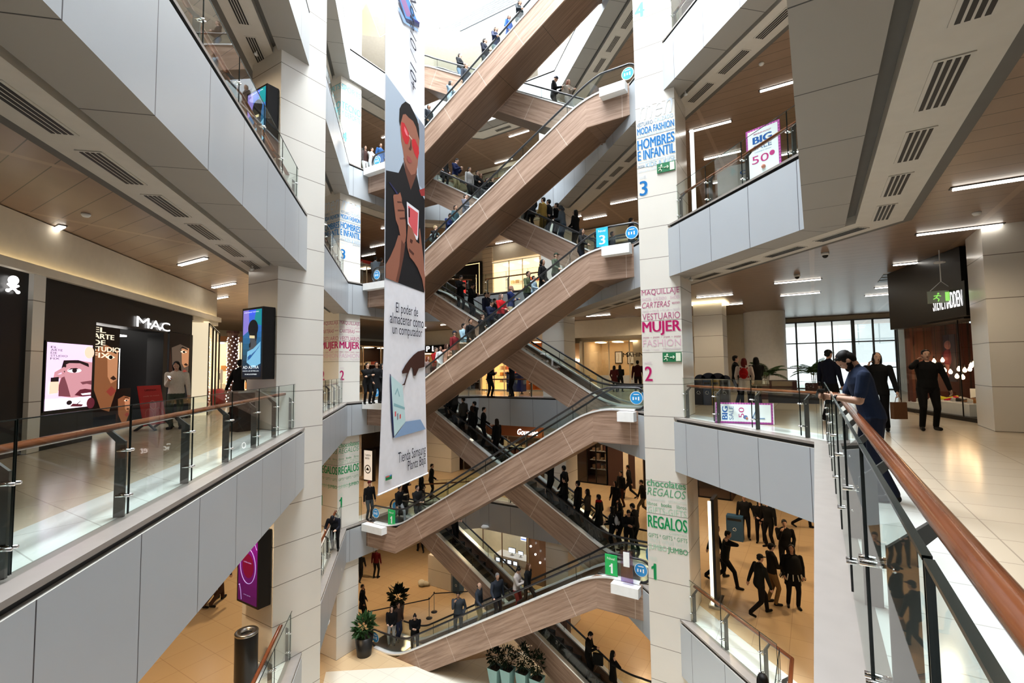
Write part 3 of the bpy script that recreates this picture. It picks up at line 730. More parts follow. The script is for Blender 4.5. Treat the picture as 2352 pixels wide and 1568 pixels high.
def pillar_print(o, ux, w, Z, label, nrm):
    inks, lines = GRAPH[Z]
    b = MB(); uz = Vector((0, 0, 1)); o = Vector(o); ux = Vector(ux); n = Vector(nrm) * 0.006
    for tx, a, c, z0, z1, k, bold, sh in lines:
        if k == 0: b.text(tx, o + ux * (a * w + 0.018) + uz * (Z + z0 - 0.016) + n * 0.6, ux, uz, (c - a) * w, z1 - z0, 2, bold, sh)
        b.text(tx, o + ux * (a * w) + uz * (Z + z0) + n, ux, uz, (c - a) * w, z1 - z0, k, bold, sh)
    return tag(b.build('pillar_lettering', [ink(c) for c in inks]), label, 'lettering', 'wall lettering on the pillars')
lv = {0.0: 'magenta level 2', 5.5: 'blue level 3', 11.0: 'pale cyan level 4', -5.5: 'green level 1'}
for Z in (-5.5, 0.0, 5.5, 11.0):
    x0, y0, x1, y1 = PILLARS['right']
    pillar_print((x0, y0, 0), (1, 0, 0), x1 - x0, Z, '%s lettering on the front of the tall right pillar' % lv[Z], (0, -1, 0))
    x0, y0, x1, y1 = PILLARS['far']
    pillar_print((x1, y0, 0), (0, 1, 0), y1 - y0, Z, '%s lettering on the bright side of the far left pillar' % lv[Z], (1, 0, 0))
    pillar_print((x0, y0, 0), (1, 0, 0), x1 - x0, Z, '%s lettering on the shaded side of the far left pillar' % lv[Z], (0, -1, 0))
M_exitg = plain('exit green', (0.01, 0.16, 0.06), 0.5); M_pale = plain('pale green', (0.70, 0.78, 0.62), 0.5)
for Z in (0.0, 5.5, 11.0):
    x0, y0, x1, y1 = PILLARS['right']; X = x0 + 0.52 * (x1 - x0); z = Z + 1.56
    b = MB(); b.box((X, y0 - 0.03, z), (X + 0.52, y0 - 0.004, z + 0.27), 0)
    b.box((X + 0.37, y0 - 0.034, z + 0.02), (X + 0.50, y0 - 0.03, z + 0.25), 1); b.ball((X + 0.13, y0 - 0.034, z + 0.21), (0.025, 0.004, 0.025), 1, 10, 6)
    for q in ((.12, .18, .09, .10), (.09, .10, .13, .07), (.13, .07, .12, .03), (.09, .10, .04, .06), (.11, .17, .17, .14), (.10, .16, .05, .15), (.20, .13, .33, .13), (.33, .13, .29, .17), (.33, .13, .29, .09)):
        b.tube([(X + q[0], y0 - 0.034, z + q[1]), (X + q[2], y0 - 0.034, z + q[3])], 0.011, 6, 1)
    tag(b.build('exit_sign', [M_exitg, M_pale]), 'green running man sign with arrow on the right pillar at ' + NAMES[Z], 'exit sign')

# ------------------------------------------------------------------ the long advertising banner
BO = Vector((-8.321, 7.719, 0)); BE = Vector((-0.2466, 0.9691, 0)); BN = Vector((0.9691, 0.2466, 0))
if (EYE - BO).dot(BN) < 0: BN = -BN
BP = lambda s, z, k=0: BO + BE * s + Vector((0, 0, z)) + BN * (0.004 + 0.0022 * k)
INK = dict(grey=(172, 186, 203), greyd=(138, 146, 160), shirt=(26, 26, 30), red=(150, 52, 52), skin=(150, 98, 80), skin2=(104, 64, 52), skin3=(84, 50, 42), hair=(14, 13, 15), redlens=(190, 38, 46), pinklens=(224, 120, 132),
           gold=(206, 186, 170), lips=(150, 76, 72), pen=(44, 44, 86), white=(232, 232, 240), pink=(214, 92, 98), camdk=(14, 12, 16), cyanl=(196, 226, 232), cyand=(140, 186, 196), bluedk=(36, 46, 84), blues=(138, 168, 208),
           handd=(66, 38, 32), blueb=(78, 136, 200), purple=(150, 110, 160), bluen=(30, 30, 110), greenl=(40, 130, 80))
BART = [
('grey',[(0.022,8.439),(1.955,8.088),(1.89,3.487),(0.012,3.532)]),
('greyd',[(1.615,8.15),(1.955,8.088),(1.924,6.266),(1.612,6.333),(1.473,7.282)]),
('shirt',[(0.035,6.107),(0.59,6.263),(0.814,6.63),(0.92,6.415),(1.179,6.047),(1.472,6.598),(1.682,6.18),(1.923,6.048),(1.89,3.487),(0.012,3.552)]),
('red',[(1.611,6.202),(1.925,6.363),(1.924,6.145),(1.73,6.078)]),
('skin2',[(0.814,6.742),(0.898,6.44),(1.179,6.047),(1.495,6.607),(1.496,6.82)]),
('skin',[(0.647,7.67),(0.668,7.369),(0.71,7.11),(0.793,6.923),(0.856,6.693),(1.026,6.537),(1.201,6.446),(1.403,6.56),(1.519,6.77),(1.59,7.156),(1.638,7.596),(1.591,7.993),(1.336,8.138),(0.896,7.979),(0.708,7.814)]),
('hair',[(0.607,7.583),(0.626,7.905),(0.728,8.072),(0.917,8.253),(1.135,8.29),(1.336,8.185),(1.521,8.078),(1.615,7.885),(1.638,7.572),(1.567,7.658),(1.451,7.841),(1.291,7.927),(1.069,7.908),(0.918,7.922),(0.791,7.845),(0.709,7.634),(0.648,7.47)]),
('redlens',[(0.709,7.612),(0.855,7.651),(1.069,7.504),(1.113,7.375),(1.026,7.175),(0.898,7.139),(0.772,7.25),(0.709,7.411)]),
('redlens',[(1.223,7.427),(1.404,7.487),(1.59,7.335),(1.613,7.202),(1.519,6.995),(1.358,7.091),(1.246,7.239)]),
('pinklens',[(0.855,7.572),(0.983,7.497),(1.047,7.391),(0.94,7.386),(0.855,7.459)]),
('gold',[(1.069,7.458),(1.246,7.425),(1.246,7.391),(1.069,7.424)]),
('skin3',[(1.179,7.406),(1.223,7.171),(1.179,7.082),(1.069,7.08),(1.135,7.189)]),
('lips',[(0.983,6.871),(1.135,6.879),(1.246,6.81),(1.113,6.72),(0.983,6.757)]),
('skin',[(0.029,3.871),(0.211,4.086),(0.419,4.397),(0.574,4.703),(0.735,4.724),(0.901,4.569),(0.818,4.22),(0.697,3.869),(0.558,3.533),(0.03,3.556)]),
('skin2',[(0.735,4.692),(0.901,4.569),(0.818,4.22),(0.697,3.869),(0.578,3.547),(0.46,3.558),(0.616,3.96)]),
('skin',[(0.337,5.575),(0.356,5.635),(0.572,5.721),(0.652,5.803),(0.733,5.667),(0.734,5.568),(0.858,5.443),(0.879,5.249),(0.921,5.129),(0.943,4.801),(0.901,4.624),(0.818,4.548),(0.675,4.676),(0.574,4.919),(0.455,5.046),(0.396,5.295)]),
('skin3',[(0.513,5.527),(0.713,5.583),(0.734,5.557),(0.532,5.49)]),
('skin3',[(0.533,5.328),(0.816,5.407),(0.858,5.387),(0.553,5.291)]),
('skin3',[(0.613,5.147),(0.879,5.238),(0.9,5.2),(0.653,5.116)]),
('pen',[(0.147,5.856),(0.184,5.881),(0.552,5.735),(0.512,5.689)]),
('white',[(0.963,5.667),(1.587,5.628),(1.539,4.901),(1.493,4.808),(1.312,4.876),(1.006,5.109)]),
('pink',[(1.027,5.587),(1.54,5.555),(1.493,4.913),(1.334,4.951),(1.049,5.166)]),
('camdk',[(1.049,5.537),(1.113,5.536),(1.113,5.298),(1.049,5.301)]),
('skin',[(1.027,5.104),(1.223,5.046),(1.402,4.866),(1.447,4.762),(1.608,4.744),(1.586,5.112),(1.633,5.184),(1.703,4.885),(1.821,4.442),(1.916,3.869),(1.89,3.487),(1.747,3.839),(1.515,4.086),(1.333,4.197),(1.114,4.285),(0.985,4.501),(0.964,4.674)]),
('skin3',[(1.135,4.762),(1.267,4.751),(1.223,4.649),(1.114,4.667)]),
('skin3',[(1.071,4.499),(1.334,4.425),(1.289,4.358),(1.071,4.421)]),
('cyanl',[(0.224,1.307),(0.763,1.045),(0.907,0.158),(0.378,-0.14)]),
('bluedk',[(0.205,1.338),(0.242,1.317),(0.397,-0.153),(0.341,-0.155),(0.265,0.307)]),
('cyand',[(0.375,0.651),(0.865,0.511),(0.865,0.458),(0.376,0.58)]),
('cyand',[(0.412,0.853),(0.527,1.002),(0.644,0.789),(0.605,0.781),(0.527,0.94),(0.45,0.841)]),
('pink',[(0.414,0.445),(0.471,0.45),(0.471,0.337),(0.414,0.322)]),
('pink',[(0.626,0.354),(0.685,0.369),(0.685,0.265),(0.626,0.25)]),
('greyd',[(0.509,0.385),(0.567,0.4),(0.568,0.256),(0.51,0.231)]),
('blues',[(0.907,0.158),(1.645,0.135),(1.926,-0.146),(0.378,-0.17)]),
('handd',[(0.723,1.057),(0.824,1.096),(0.988,1.349),(0.864,1.34),(0.742,1.331),(0.722,1.384),(0.864,1.522),(1.072,1.675),(1.288,1.8),(1.511,1.895),(1.885,1.953),(1.884,1.501),(1.556,1.456),(1.398,1.278),(1.287,1.269),(1.244,1.457),(1.157,1.49),(1.009,1.306),(0.864,1.052)]),
('blues',[(0.497,10.466),(0.787,10.254),(1.572,10.53),(1.501,10.591),(0.937,10.36),(0.64,10.493)]),
('bluedk',[(0.517,10.651),(0.599,10.599),(0.915,10.368),(1.596,10.682),(1.621,10.835),(1.454,10.79),(1.001,11.067)]),
('blueb',[(0.557,10.75),(1.001,11.091),(1.455,10.814),(1.597,10.83),(1.224,10.613),(0.893,10.446)]),
('purple',[(0.619,10.775),(0.85,10.951),(1.201,10.692),(0.936,10.524)]),
('bluen',[(1.179,10.676),(1.621,10.847),(1.597,10.781),(1.201,10.621)]),
('greenl',[(0.02,-0.978),(0.289,-0.986),(0.289,-1.085),(0.02,-1.075)]),
('pink',[(0.037,-0.982),(0.18,-0.983),(0.18,-1.012),(0.037,-1.011)]),
('blueb',[(0.18,-0.983),(0.271,-0.982),(0.271,-1.012),(0.18,-1.012)]),
]
ban = thing('hanging_banner', BP(0.95, -1.35), 'long white advertising banner hanging in the atrium in front of the escalators', 'banner')
names = list(INK); mats = [plain('banner cloth', (0.78, 0.79, 0.86), 0.8)] + [ink(INK[k]) for k in names] + [ink((22, 26, 48))]
b = MB()
zs = [15.5, 12.0, 8.0, 5.0, 3.0, 1.9, 1.0, 0.0, -0.7, -1.3]
edge = lambda z: (0.0 if z > 2.6 else -0.235 * ((2.6 - z) / 3.9) ** 1.25, 1.93 if z > 2.0 else 1.93 + 0.135 * ((2.0 - z) / 3.3) ** 1.6)
for i in range(len(zs) - 1):
    a0, a1 = edge(zs[i]); c0, c1 = edge(zs[i + 1])
    for kk, fl in ((0, 0), (-3, 1)):
        P = [BP(a0, zs[i], kk - 1), BP(c0, zs[i + 1], kk - 1), BP(c1, zs[i + 1], kk - 1), BP(a1, zs[i], kk - 1)]
        b.poly(P[::-1] if fl else P, 0)
for k, (nm, pts) in enumerate(BART):
    pts = [(min(max(s, edge(z)[0]), edge(z)[1]), z) for s, z in pts]
    b.poly([BP(s, z, 0.5 + 0.25 * k) for s, z in pts], 1 + names.index(nm))
K = len(names) + 1
for tx, s0, s1, z0, h in (('El poder de', .44, 1.50, 2.78, .26), ('almacenar como', .18, 1.80, 2.52, .26), ('un computador', .29, 1.72, 2.26, .25), ('Tienda Samsung', .55, 1.90, -0.80, .27), ('Planta Baja', .99, 1.90, -1.06, .25)):
    zz = z0 - (0.06 if any(c in tx for c in 'pgj') else 0)
    b.text(tx, BP(s0, zz, 14), BE, (0, 0, 1), s1 - s0, h + (0.06 if any(c in tx for c in 'pgj') else 0), K, -0.004)
b.text('Galaxy   Note10 / 10+', BP(1.0, 13.0, 14), (0, 0, -1), BE, 4.25, 0.42, K, 0.0, 0.3)
b.build('printed_cloth', mats, ban)
b = MB(); b.tube([BP(-0.25, -1.33, -2), BP(2.08, -1.33, -2)], 0.022, 8); b.build('hem_rod', plain('white hem', (0.75, 0.75, 0.78), 0.7), ban)

# ------------------------------------------------------------------ advertising screens
def screen(name, o, ux, w, h, depth, nrm, label, art, frame=0.05):
    """o: lower left corner of the front; art(b, P) paints flat shapes in 0..1 coordinates"""
    o, ux, nrm = Vector(o), Vector(ux), Vector(nrm); uz = Vector((0, 0, 1))
    t = thing(name, o + ux * w / 2, label, 'screen')
    b = MB()
    c = [o, o + ux * w, o + ux * w - nrm * depth, o - nrm * depth]
    b.hexa([*c, *[q + uz * h for q in c]]); b.build('housing', M_dark, t)
    b = MB(); P = lambda u, v, k=0: o + ux * (frame + u * (w - 2 * frame)) + uz * (frame + v * (h - 2 * frame)) + nrm * (0.003 + 0.002 * k)
    mats = art(b, P, ux, uz, w - 2 * frame, h - 2 * frame)
    b.build('display', mats, t)
    return t
def glow(c, s=1.0): return lamp('display', srgb8(c), s)
def pol(b, P, pts, m, k): b.poly([P(u, v, k) for u, v in pts], m)
def ell(b, P, u, v, ru, rv, m, k, n=20): b.poly([P(u + ru * math.cos(2 * math.pi * i / n), v + rv * math.sin(2 * math.pi * i / n), k) for i in range(n)], m)
def art_astro(b, P, ux, uz, w, h):
    n = 12
    for i in range(n): pol(b, P, [(0, i / n), (1, i / n), (1, (i + 1) / n), (0, (i + 1) / n)], i, 0)
    M = [glow((int(6 + 60 * max(0, t - .15)), int(16 + 190 * max(0, t - .05) * (1.3 - t)), int(30 + 190 * t)), 1.1) for t in [i / n for i in range(n)]]
    M += [glow((20, 120, 130), 1.0), glow((120, 110, 190), 1.0), glow((12, 12, 16), 0.6), glow((70, 74, 80), 0.8), glow((200, 190, 150), 1.0), glow((110, 170, 205), 1.0), glow((40, 90, 140), 0.9), glow((225, 235, 240), 1.2)]
    a = n
    pol(b, P, [(0, .62), (.35, .7), (.3, 1), (0, 1)], a + 1, 1); pol(b, P, [(.6, .8), (1, .75), (1, 1), (.7, 1)], a, 1)
    pol(b, P, [(.36, .40), (.42, .62), (.62, .66), (.76, .58), (.74, .42), (.6, .34)], a + 3, 2)
    ell(b, P, .56, .72, .27, .13, a + 2, 3); pol(b, P, [(.34, .60), (.44, .70), (.78, .70), (.78, .58), (.70, .52), (.68, .62), (.42, .62)], a + 2, 4)
    pol(b, P, [(.38, .58), (.66, .57), (.66, .61), (.38, .62)], a + 4, 5); pol(b, P, [(.36, .49), (.46, .52), (.44, .44), (.36, .44)], a + 2, 5)
    pol(b, P, [(.25, .22), (.28, .38), (.6, .42), (.98, .52), (1, .2), (.6, .14)], a + 5, 6); pol(b, P, [(.36, .30), (.86, .42), (.98, .48), (.9, .44), (.4, .26)], a + 6, 7); pol(b, P, [(.3, .24), (.5, .30), (.46, .34), (.3, .30)], a + 6, 7)
    b.text('AD ASTRA', P(.06, .125, 9), ux, uz, w * .86, h * .045, a + 7, .01); b.text('HACIA LAS ESTRELLAS', P(.06, .085, 9), ux, uz, w * .86, h * .016, a + 7, .01); b.text('EN CINES 26 DE SEPTIEMBRE', P(.18, .035, 9), ux, uz, w * .64, h * .018, a + 7)
    b.text('A FILM ABOUT THE STARS', P(.08, .955, 9), ux, uz, w * .8, h * .014, a + 7)
    return M
def art_ring(b, P, ux, uz, w, h):
    n = 8
    for i in range(n): pol(b, P, [(0, i / n), (1, i / n), (1, (i + 1) / n), (0, (i + 1) / n)], i, 0)
    M = [glow((62 + 4 * i, 8, 62 + 5 * i), 0.9) for i in range(n)] + [glow((150, 130, 190), 1.0), glow((84, 4, 34), 0.9)]
    ell(b, P, .52, .52, .30, .17, n + 1, 1); b.tube([P(.52 + .40 * math.cos(2 * math.pi * i / 36), .52 + .245 * math.sin(2 * math.pi * i / 36), 3) for i in range(37)], 0.008, 6, n)
    b.tube([P(.80, 1.0, 3), P(.84, .88, 3), P(.97, .78, 3)], 0.006, 6, n); b.tube([P(.10, .22, 3), P(.16, .14, 3), P(.2, .02, 3)], 0.006, 6, n); b.ball(P(.34, .745, 4), 0.02, n, 8, 6); b.ball(P(.09, .22, 4), 0.016, n, 8, 6)
    b.text('brilla con amor', P(.32, .87, 3), ux, uz, w * .42, h * .03, n); b.text('LINEA JOYAS', P(.32, .10, 3), ux, uz, w * .36, h * .016, n)
    b.text('colección', P(.3, .56, 3), ux, uz, w * .4, h * .02, n)
    return M
for z, art, lab in ((1.24, art_astro, 'wall screen with a film poster on the near pillar at level 2'), (6.74, art_astro, 'wall screen with a film poster on the near pillar at level 3, half behind glass'),
                    (-4.05, art_ring, 'purple wall screen with a ring of light on the near pillar at level 1')):
    screen('advertising_screen', (-11.96, 6.45, z), (1, 0, 0), 0.90, 1.74, 0.30, (0, -1, 0), lab, art)
# ------------------------------------------------------------------ shops
M_shopw = plain('warm shop wall', (0.72, 0.52, 0.30), 0.7); M_shoplamp = lamp('shop lamp', (1.0, 0.80, 0.52), 7.0); M_shopcool = lamp('cool shop lamp', (1.0, 0.96, 0.9), 7.0)
M_brick = tile_mat('dark red brick', (0.16, 0.045, 0.03), (0.12, 0.035, 0.025), (0.05, 0.02, 0.015), 0.24, 0.08, 0.7)
M_brown = plain('dark brown timber', (0.06, 0.028, 0.016), 0.5)
COLS = [plain('goods', c, 0.6) for c in ((0.55, 0.10, 0.06), (0.62, 0.30, 0.08), (0.75, 0.62, 0.42), (0.20, 0.06, 0.05), (0.70, 0.68, 0.62), (0.12, 0.16, 0.30), (0.04, 0.04, 0.045), (0.5, 0.32, 0.2))]
class Fr:
    """a shop front: s runs left to right as seen, z up from the floor, d towards the viewer"""
    def __init__(f, o, ux, Z): f.o = Vector((o[0], o[1], Z)); f.u = Vector((ux[0], ux[1], 0)).normalized(); f.n = Vector((f.u.y, -f.u.x, 0))
    def __call__(f, s, z, d=0.0): return f.o + f.u * s + f.n * d + Vector((0, 0, z))
    def box(f, b, s0, s1, z0, z1, d0, d1, m=0):
        p = [f(s0, z0, d1), f(s1, z0, d1), f(s1, z0, d0), f(s0, z0, d0), f(s0, z1, d1), f(s1, z1, d1), f(s1, z1, d0), f(s0, z1, d0)]
        b.hexa(p, m)
    def rect(f, b, s0, s1, z0, z1, d, m=0): b.poly([f(s0, z0, d), f(s1, z0, d), f(s1, z1, d), f(s0, z1, d)], m)
def shop(label, o, ux, Z, w, h, depth=2.2, wall=M_shopw, lampm=M_shoplamp, head=None, head_h=0.5, sign=None, rows=3, cols=9, seed=1, frame=M_steel, goods=(0, 1, 2, 4, 7), counter=None):
    f = Fr(o, ux, Z); t = thing('shop', f.o, label, 'shop'); rnd = random.Random(seed)
    b = MB(); f.box(b, 0, w, 0, h, -depth - 0.05, -depth); f.box(b, -0.05, 0, 0, h, -depth, 0); f.box(b, w, w + 0.05, 0, h, -depth, 0); f.box(b, 0, w, h, h + 0.05, -depth, 0); f.box(b, 0, w, 0.0, 0.02, -depth, 0)
    b.build('inner_wall', wall, t)
    b = MB()
    for k in range(max(1, int(w / 1.1))):
        s = (k + 0.5) * w / max(1, int(w / 1.1)); f.box(b, s - 0.22, s + 0.22, h - 0.06, h - 0.03, -depth * 0.65, -depth * 0.35)
    b.build('ceiling_lamp', lampm, t)
    for r in range(rows):
        z = 0.5 + r * (h - 1.0) / max(rows, 1)
        b = MB(); f.box(b, 0.15, w - 0.15, z - 0.03, z, -depth + 0.02, -depth + 0.4); b.build('shelf', M_white, t)
        b = MB()
        for c in range(cols):
            s = 0.3 + (w - 0.6) * c / cols + rnd.uniform(-0.03, 0.03); ww = (w - 0.6) / cols * rnd.uniform(0.4, 0.8)
            f.box(b, s, s + ww, z, z + rnd.uniform(0.12, 0.42), -depth + 0.08, -depth + 0.34, rnd.choice(range(len(goods))))
        tag(b.build('goods', [COLS[g] for g in goods], t), kind='stuff')
    if counter:
        b = MB(); f.box(b, w * 0.15, w * 0.7, 0, 0.95, -0.9, -0.4); b.build('counter', counter, t)
    b = MB()
    for s in (0.0, w * 0.36, w * 0.64, w - 0.06): f.box(b, s, s + 0.05, 0, h, -0.03, 0.03)
    f.box(b, 0, w, h - 0.05, h, -0.03, 0.03); f.box(b, 0, w, 0, 0.08, -0.03, 0.03)
    b.build('window_frame', frame, t)
    b = MB(); f.rect(b, 0.03, w * 0.36, 0.05, h - 0.03, 0); f.rect(b, w * 0.64, w - 0.03, 0.05, h - 0.03, 0); b.build('window_glass', M_clear, t)
    if head:
        b = MB(); f.box(b, -0.1, w + 0.1, h, h + head_h, -0.15, 0.08); b.build('sign_board', head, t)
    if sign:
        tx, s0, s1, z0, z1, mt = sign[:6]
        b = MB(); b.text(tx, f(s0, z0, 0.10), f.u, (0, 0, 1), s1 - s0, z1 - z0, 0, 0.015, sign[6] if len(sign) > 6 else 0); b.build('sign_letters', mt, t)
    return t, f
M_letter = lamp('white neon', (1, 0.97, 0.95), 4.0); M_gold = lamp('gold letters', (1.0, 0.75, 0.35), 1.5)
X1 = (1, 0)
# walls carrying the shops behind the atrium
def bulkhead(name, o, ux, Z, w, z0, z1, t=0.25, m=None):
    f = Fr(o, ux, Z); b = MB(); f.box(b, 0, w, z0, z1, -t, 0); return struct(b.build(name, m or M_cream))
for Z in (-5.5, 0.0, 5.5, 11.0): bulkhead('wall_back', (-27, 26.6), X1, Z, 20.5, 3.25, 4.28)
shop('cosmetics shop with warm orange shelves behind the level 2 back railing', (-19.2, 26.5), X1, 0.0, 2.9, 3.2, wall=lamp('glowing yellow wall', (0.95, 0.62, 0.25), 0.7), rows=5, cols=8, seed=3)  # inner wall glows by itself; the shop light is put into its colour
shop('shop with orange red goods right of the cosmetics shop on level 2', (-16.2, 26.5), X1, 0.0, 2.7, 3.2, rows=4, cols=7, seed=4, goods=(0, 1, 0, 3), wall=plain('orange wall', (0.75, 0.28, 0.08), 0.6))
shop('dark shop with a red poster beside the escalator underside on level 2', (-21.6, 26.5), X1, 0.0, 2.3, 3.2, wall=M_brown, rows=2, seed=5, goods=(3, 6, 7))
shop('shop with white letters P L seen past the banner on level 2', (-25.8, 26.5), X1, 0.0, 3.9, 2.7, head=M_dark, sign=('A P L', 1.0, 2.6, 2.78, 3.15, M_letter), seed=6)
shop('cream home shop with framed pictures right of the rear escalator on level 2', (-12.3, 28.0), X1, 0.0, 4.6, 3.1, depth=3.0, wall=plain('peach wall', (0.85, 0.66, 0.42), 0.7), rows=1, cols=5, goods=(4, 2, 6), seed=8, frame=M_cream, sign=('MAHINO', 2.6, 4.2, 2.05, 2.3, M_dark), counter=M_white)
f = Fr((-12.3, 28.0), X1, 0.0)
for s, z, l in ((1.25, 1.75, 'leftmost'), (2.1, 1.7, 'middle'), (2.75, 1.75, 'rightmost')):
    t = thing('picture_frame', f(s, z, -2.9), '%s framed drawing on the peach wall of the cream home shop' % l, 'picture')
    b = MB(); f.box(b, s - 0.25, s + 0.25, z - 0.05, z + 0.75, -2.95, -2.9); b.build('frame', M_dark, t)
    b = MB(); f.box(b, s - 0.2, s + 0.2, z, z + 0.7, -2.9, -2.89, 0); b.tube([f(s - 0.05, z + 0.1, -2.88), f(s + 0.02, z + 0.4, -2.88), f(s - 0.03, z + 0.6, -2.88)], 0.012, 6, 1); b.build('picture', [M_white, COLS[7]], t)
bulkhead('wall_right', (-12.5, 28.1), X1, 0.0, 8.0, 3.1, 4.28)
f = Fr((-13.2, 27.6), X1, 0.0)
t = thing('display_window', f(0.35, 0), 'narrow lit shop window with globe lamps beside the back pillar on level 2', 'shop window')
b = MB(); f.box(b, 0, 0.85, 0, 3.0, -0.4, -0.35); b.build('back_panel', plain('lit niche', (0.8, 0.5, 0.25), 0.6), t)
b = MB(); f.box(b, 0, 0.06, 0, 3.1, -0.35, 0.02); f.box(b, 0.8, 0.86, 0, 3.1, -0.35, 0.02); b.build('frame', M_cream, t)
for k in range(3): b = MB(); b.ball(f(0.2 + 0.22 * k, 1.9 + 0.05 * (k % 2), -0.2), 0.09, 0, 12, 8); b.build('globe_lamp', M_letter, t)
# level 3 back
b = MB(); f = Fr((-21.2, 26.22), X1, 5.5); f.box(b, 0, 2.25, 0, 3.3, -0.2, 0.0, 0); f.box(b, 2.1, 2.14, 0.1, 3.2, 0, 0.01, 1); f.box(b, 0.1, 2.14, 3.14, 3.18, 0, 0.01, 1); f.box(b, 1.85, 1.88, 0.1, 2.4, 0, 0.012, 1); f.box(b, 0.15, 0.95, 0.3, 2.1, 0, 0.015, 2)
for k, g in enumerate('ASON'): b.text(g, f(1.80, 2.1 - 0.45 * k, 0.02), f.u, (0, 0, 1), 0.18, 0.2, 3)
for k in range(3): b.ball(f(0.4 + 0.16 * k, 1.5 - 0.3 * k, 0.03), (0.09, 0.02, 0.16), 4, 10, 6)
tag(b.build('facade_board', [M_dark, M_gold, lamp('red window', (0.75, 0.05, 0.04), 1.0), M_signwhite, M_gold]), 'black shop panel with gold lines and a red window on level 3', 'shop panel')
shop('bright cream shop with plants on its shelves behind the level 3 railing', (-18.2, 26.5), X1, 5.5, 3.7, 3.1, wall=lamp('glowing cream wall', (0.95, 0.78, 0.52), 0.9), rows=3, cols=9, seed=11, frame=M_cream, goods=(0, 2, 4, 7))  # cream inner walls emit, standing in for light inside the shop
b = MB(); f = Fr((-19.0, 26.5), X1, 5.5); f.box(b, 0, 0.8, 0, 4.2, -0.2, 0.02); f.box(b, 4.5, 9.0, 0, 4.2, -0.2, 0.02); struct(b.build('wall_back', lined_mat('cream plank wall', (0.72, 0.60, 0.44), (0.30, 0.22, 0.15), 'Z', 0.3, 0.02, 0.6)))
shop('shop with a bright shelf of small goods behind the level 4 railing', (-19.0, 26.5), X1, 11.0, 3.6, 3.9, wall=M_brown, rows=4, cols=12, seed=12, goods=(0, 4, 5, 2, 1))
# level 1 back
shop('dark brown coffee shop with a glowing script sign on level 1', (-18.9, 26.5), X1, -5.5, 4.9, 2.6, wall=M_brown, head=plain('orange brown board', (0.20, 0.06, 0.02), 0.6), head_h=0.65, sign=('Gourmet', 2.6, 4.1, 2.72, 3.08, M_letter, 0.3), rows=3, seed=14, goods=(1, 7, 3, 2))
shop('shop with glowing white boards beside the coffee shop on level 1', (-20.75, 26.5), X1, -5.5, 1.8, 2.9, wall=M_brown, rows=2, seed=15, sign=('O', 0.4, 0.9, 2.2, 2.6, M_letter), goods=(6, 3, 4))
shop('dark red shop with pots in the window behind the second front escalator on level 1', (-12.6, 27.2), X1, -5.5, 2.0, 2.7, wall=M_brown, rows=3, cols=5, seed=16, goods=(3, 7, 0), frame=M_dark)
b = MB(); f = Fr((-10.6, 27.2), X1, -5.5); f.box(b, 0, 1.0, 0, 4.2, -0.3, 0, 0); f.box(b, 1.0, 1.3, 0, 4.2, -0.3, 0.05, 1); f.box(b, 1.3, 1.7, 0, 4.2, -0.3, 0, 0); f.box(b, 1.7, 2.15, 0, 4.2, -0.3, 0.05, 1); f.box(b, 2.15, 6, 2.6, 4.2, -0.3, 0, 2)
struct(b.build('wall_right', [M_brick, M_cream, M_brown]))
shop('dim brick walled bar at the far right of level 1', (-8.4, 27.2), X1, -5.5, 4.5, 2.6, wall=M_brown, rows=2, seed=18, goods=(3, 7, 1), frame=M_dark)
b = MB(); f = Fr((-13.4, 27.1), X1, -5.5); f.box(b, 0, 0.8, 2.2, 2.55, 0.0, 0.05, 0); b.text('TIENDA', f(0.1, 2.3, 0.06), f.u, (0, 0, 1), 0.6, 0.14, 1); tag(b.build('shop_sign', [plain('teal board', (0.01, 0.10, 0.14), 0.5), M_signwhite]), 'small teal sign with white letters over the dark red shop on level 1', 'sign')
b = MB(); f = Fr((-14.0, 26.9), X1, -5.5); f.box(b, 0, 1.3, 0, 4.2, -0.6, 0); struct(b.build('wall_back', M_stone))
b = MB(); b.box((-23.4, 25.4, -5.5), (-20.95, 26.3, -1.2)); struct(b.build('wall_back', M_stone))
# ground floor electronics shop
t, f = shop('electronics shop with computers and a colourful strip wall on the ground floor', (-19.6, 24.6), X1, -11.0, 5.0, 3.2, depth=2.6, wall=plain('shop cream', (0.80, 0.74, 0.58), 0.6), lampm=M_shopcool, rows=0, frame=plain('bronze frame', (0.22, 0.15, 0.10), 0.4, 0.5))
b = MB(); f.box(b, 2.2, 4.7, 0, 0.92, -1.5, -0.6, 0); f.box(b, 2.2, 4.7, 0.5, 0.55, -0.6, -0.45, 1); b.build('counter', [M_white, M_steel], t)
for k, c in enumerate(((0.15, 0.25, 0.75), (0.2, 0.6, 0.25), (0.8, 0.2, 0.15))):
    b = MB(); f.box(b, 3.0 + 0.55 * k, 3.42 + 0.55 * k, 1.3, 3.1, -2.58, -2.55, 0)
    for j in range(9): f.box(b, 3.03 + 0.55 * k, 3.39 + 0.55 * k, 1.36 + 0.19 * j, 1.44 + 0.19 * j, -2.55, -2.52, 1 + (j % 2))
    b.build('display_strip', [lamp('lit white wall', (0.95, 0.97, 1), 1.4), lamp('strip colour', c, 0.8), lamp('strip colour pale', tuple((x + 1) / 2 for x in c), 0.9)], t)
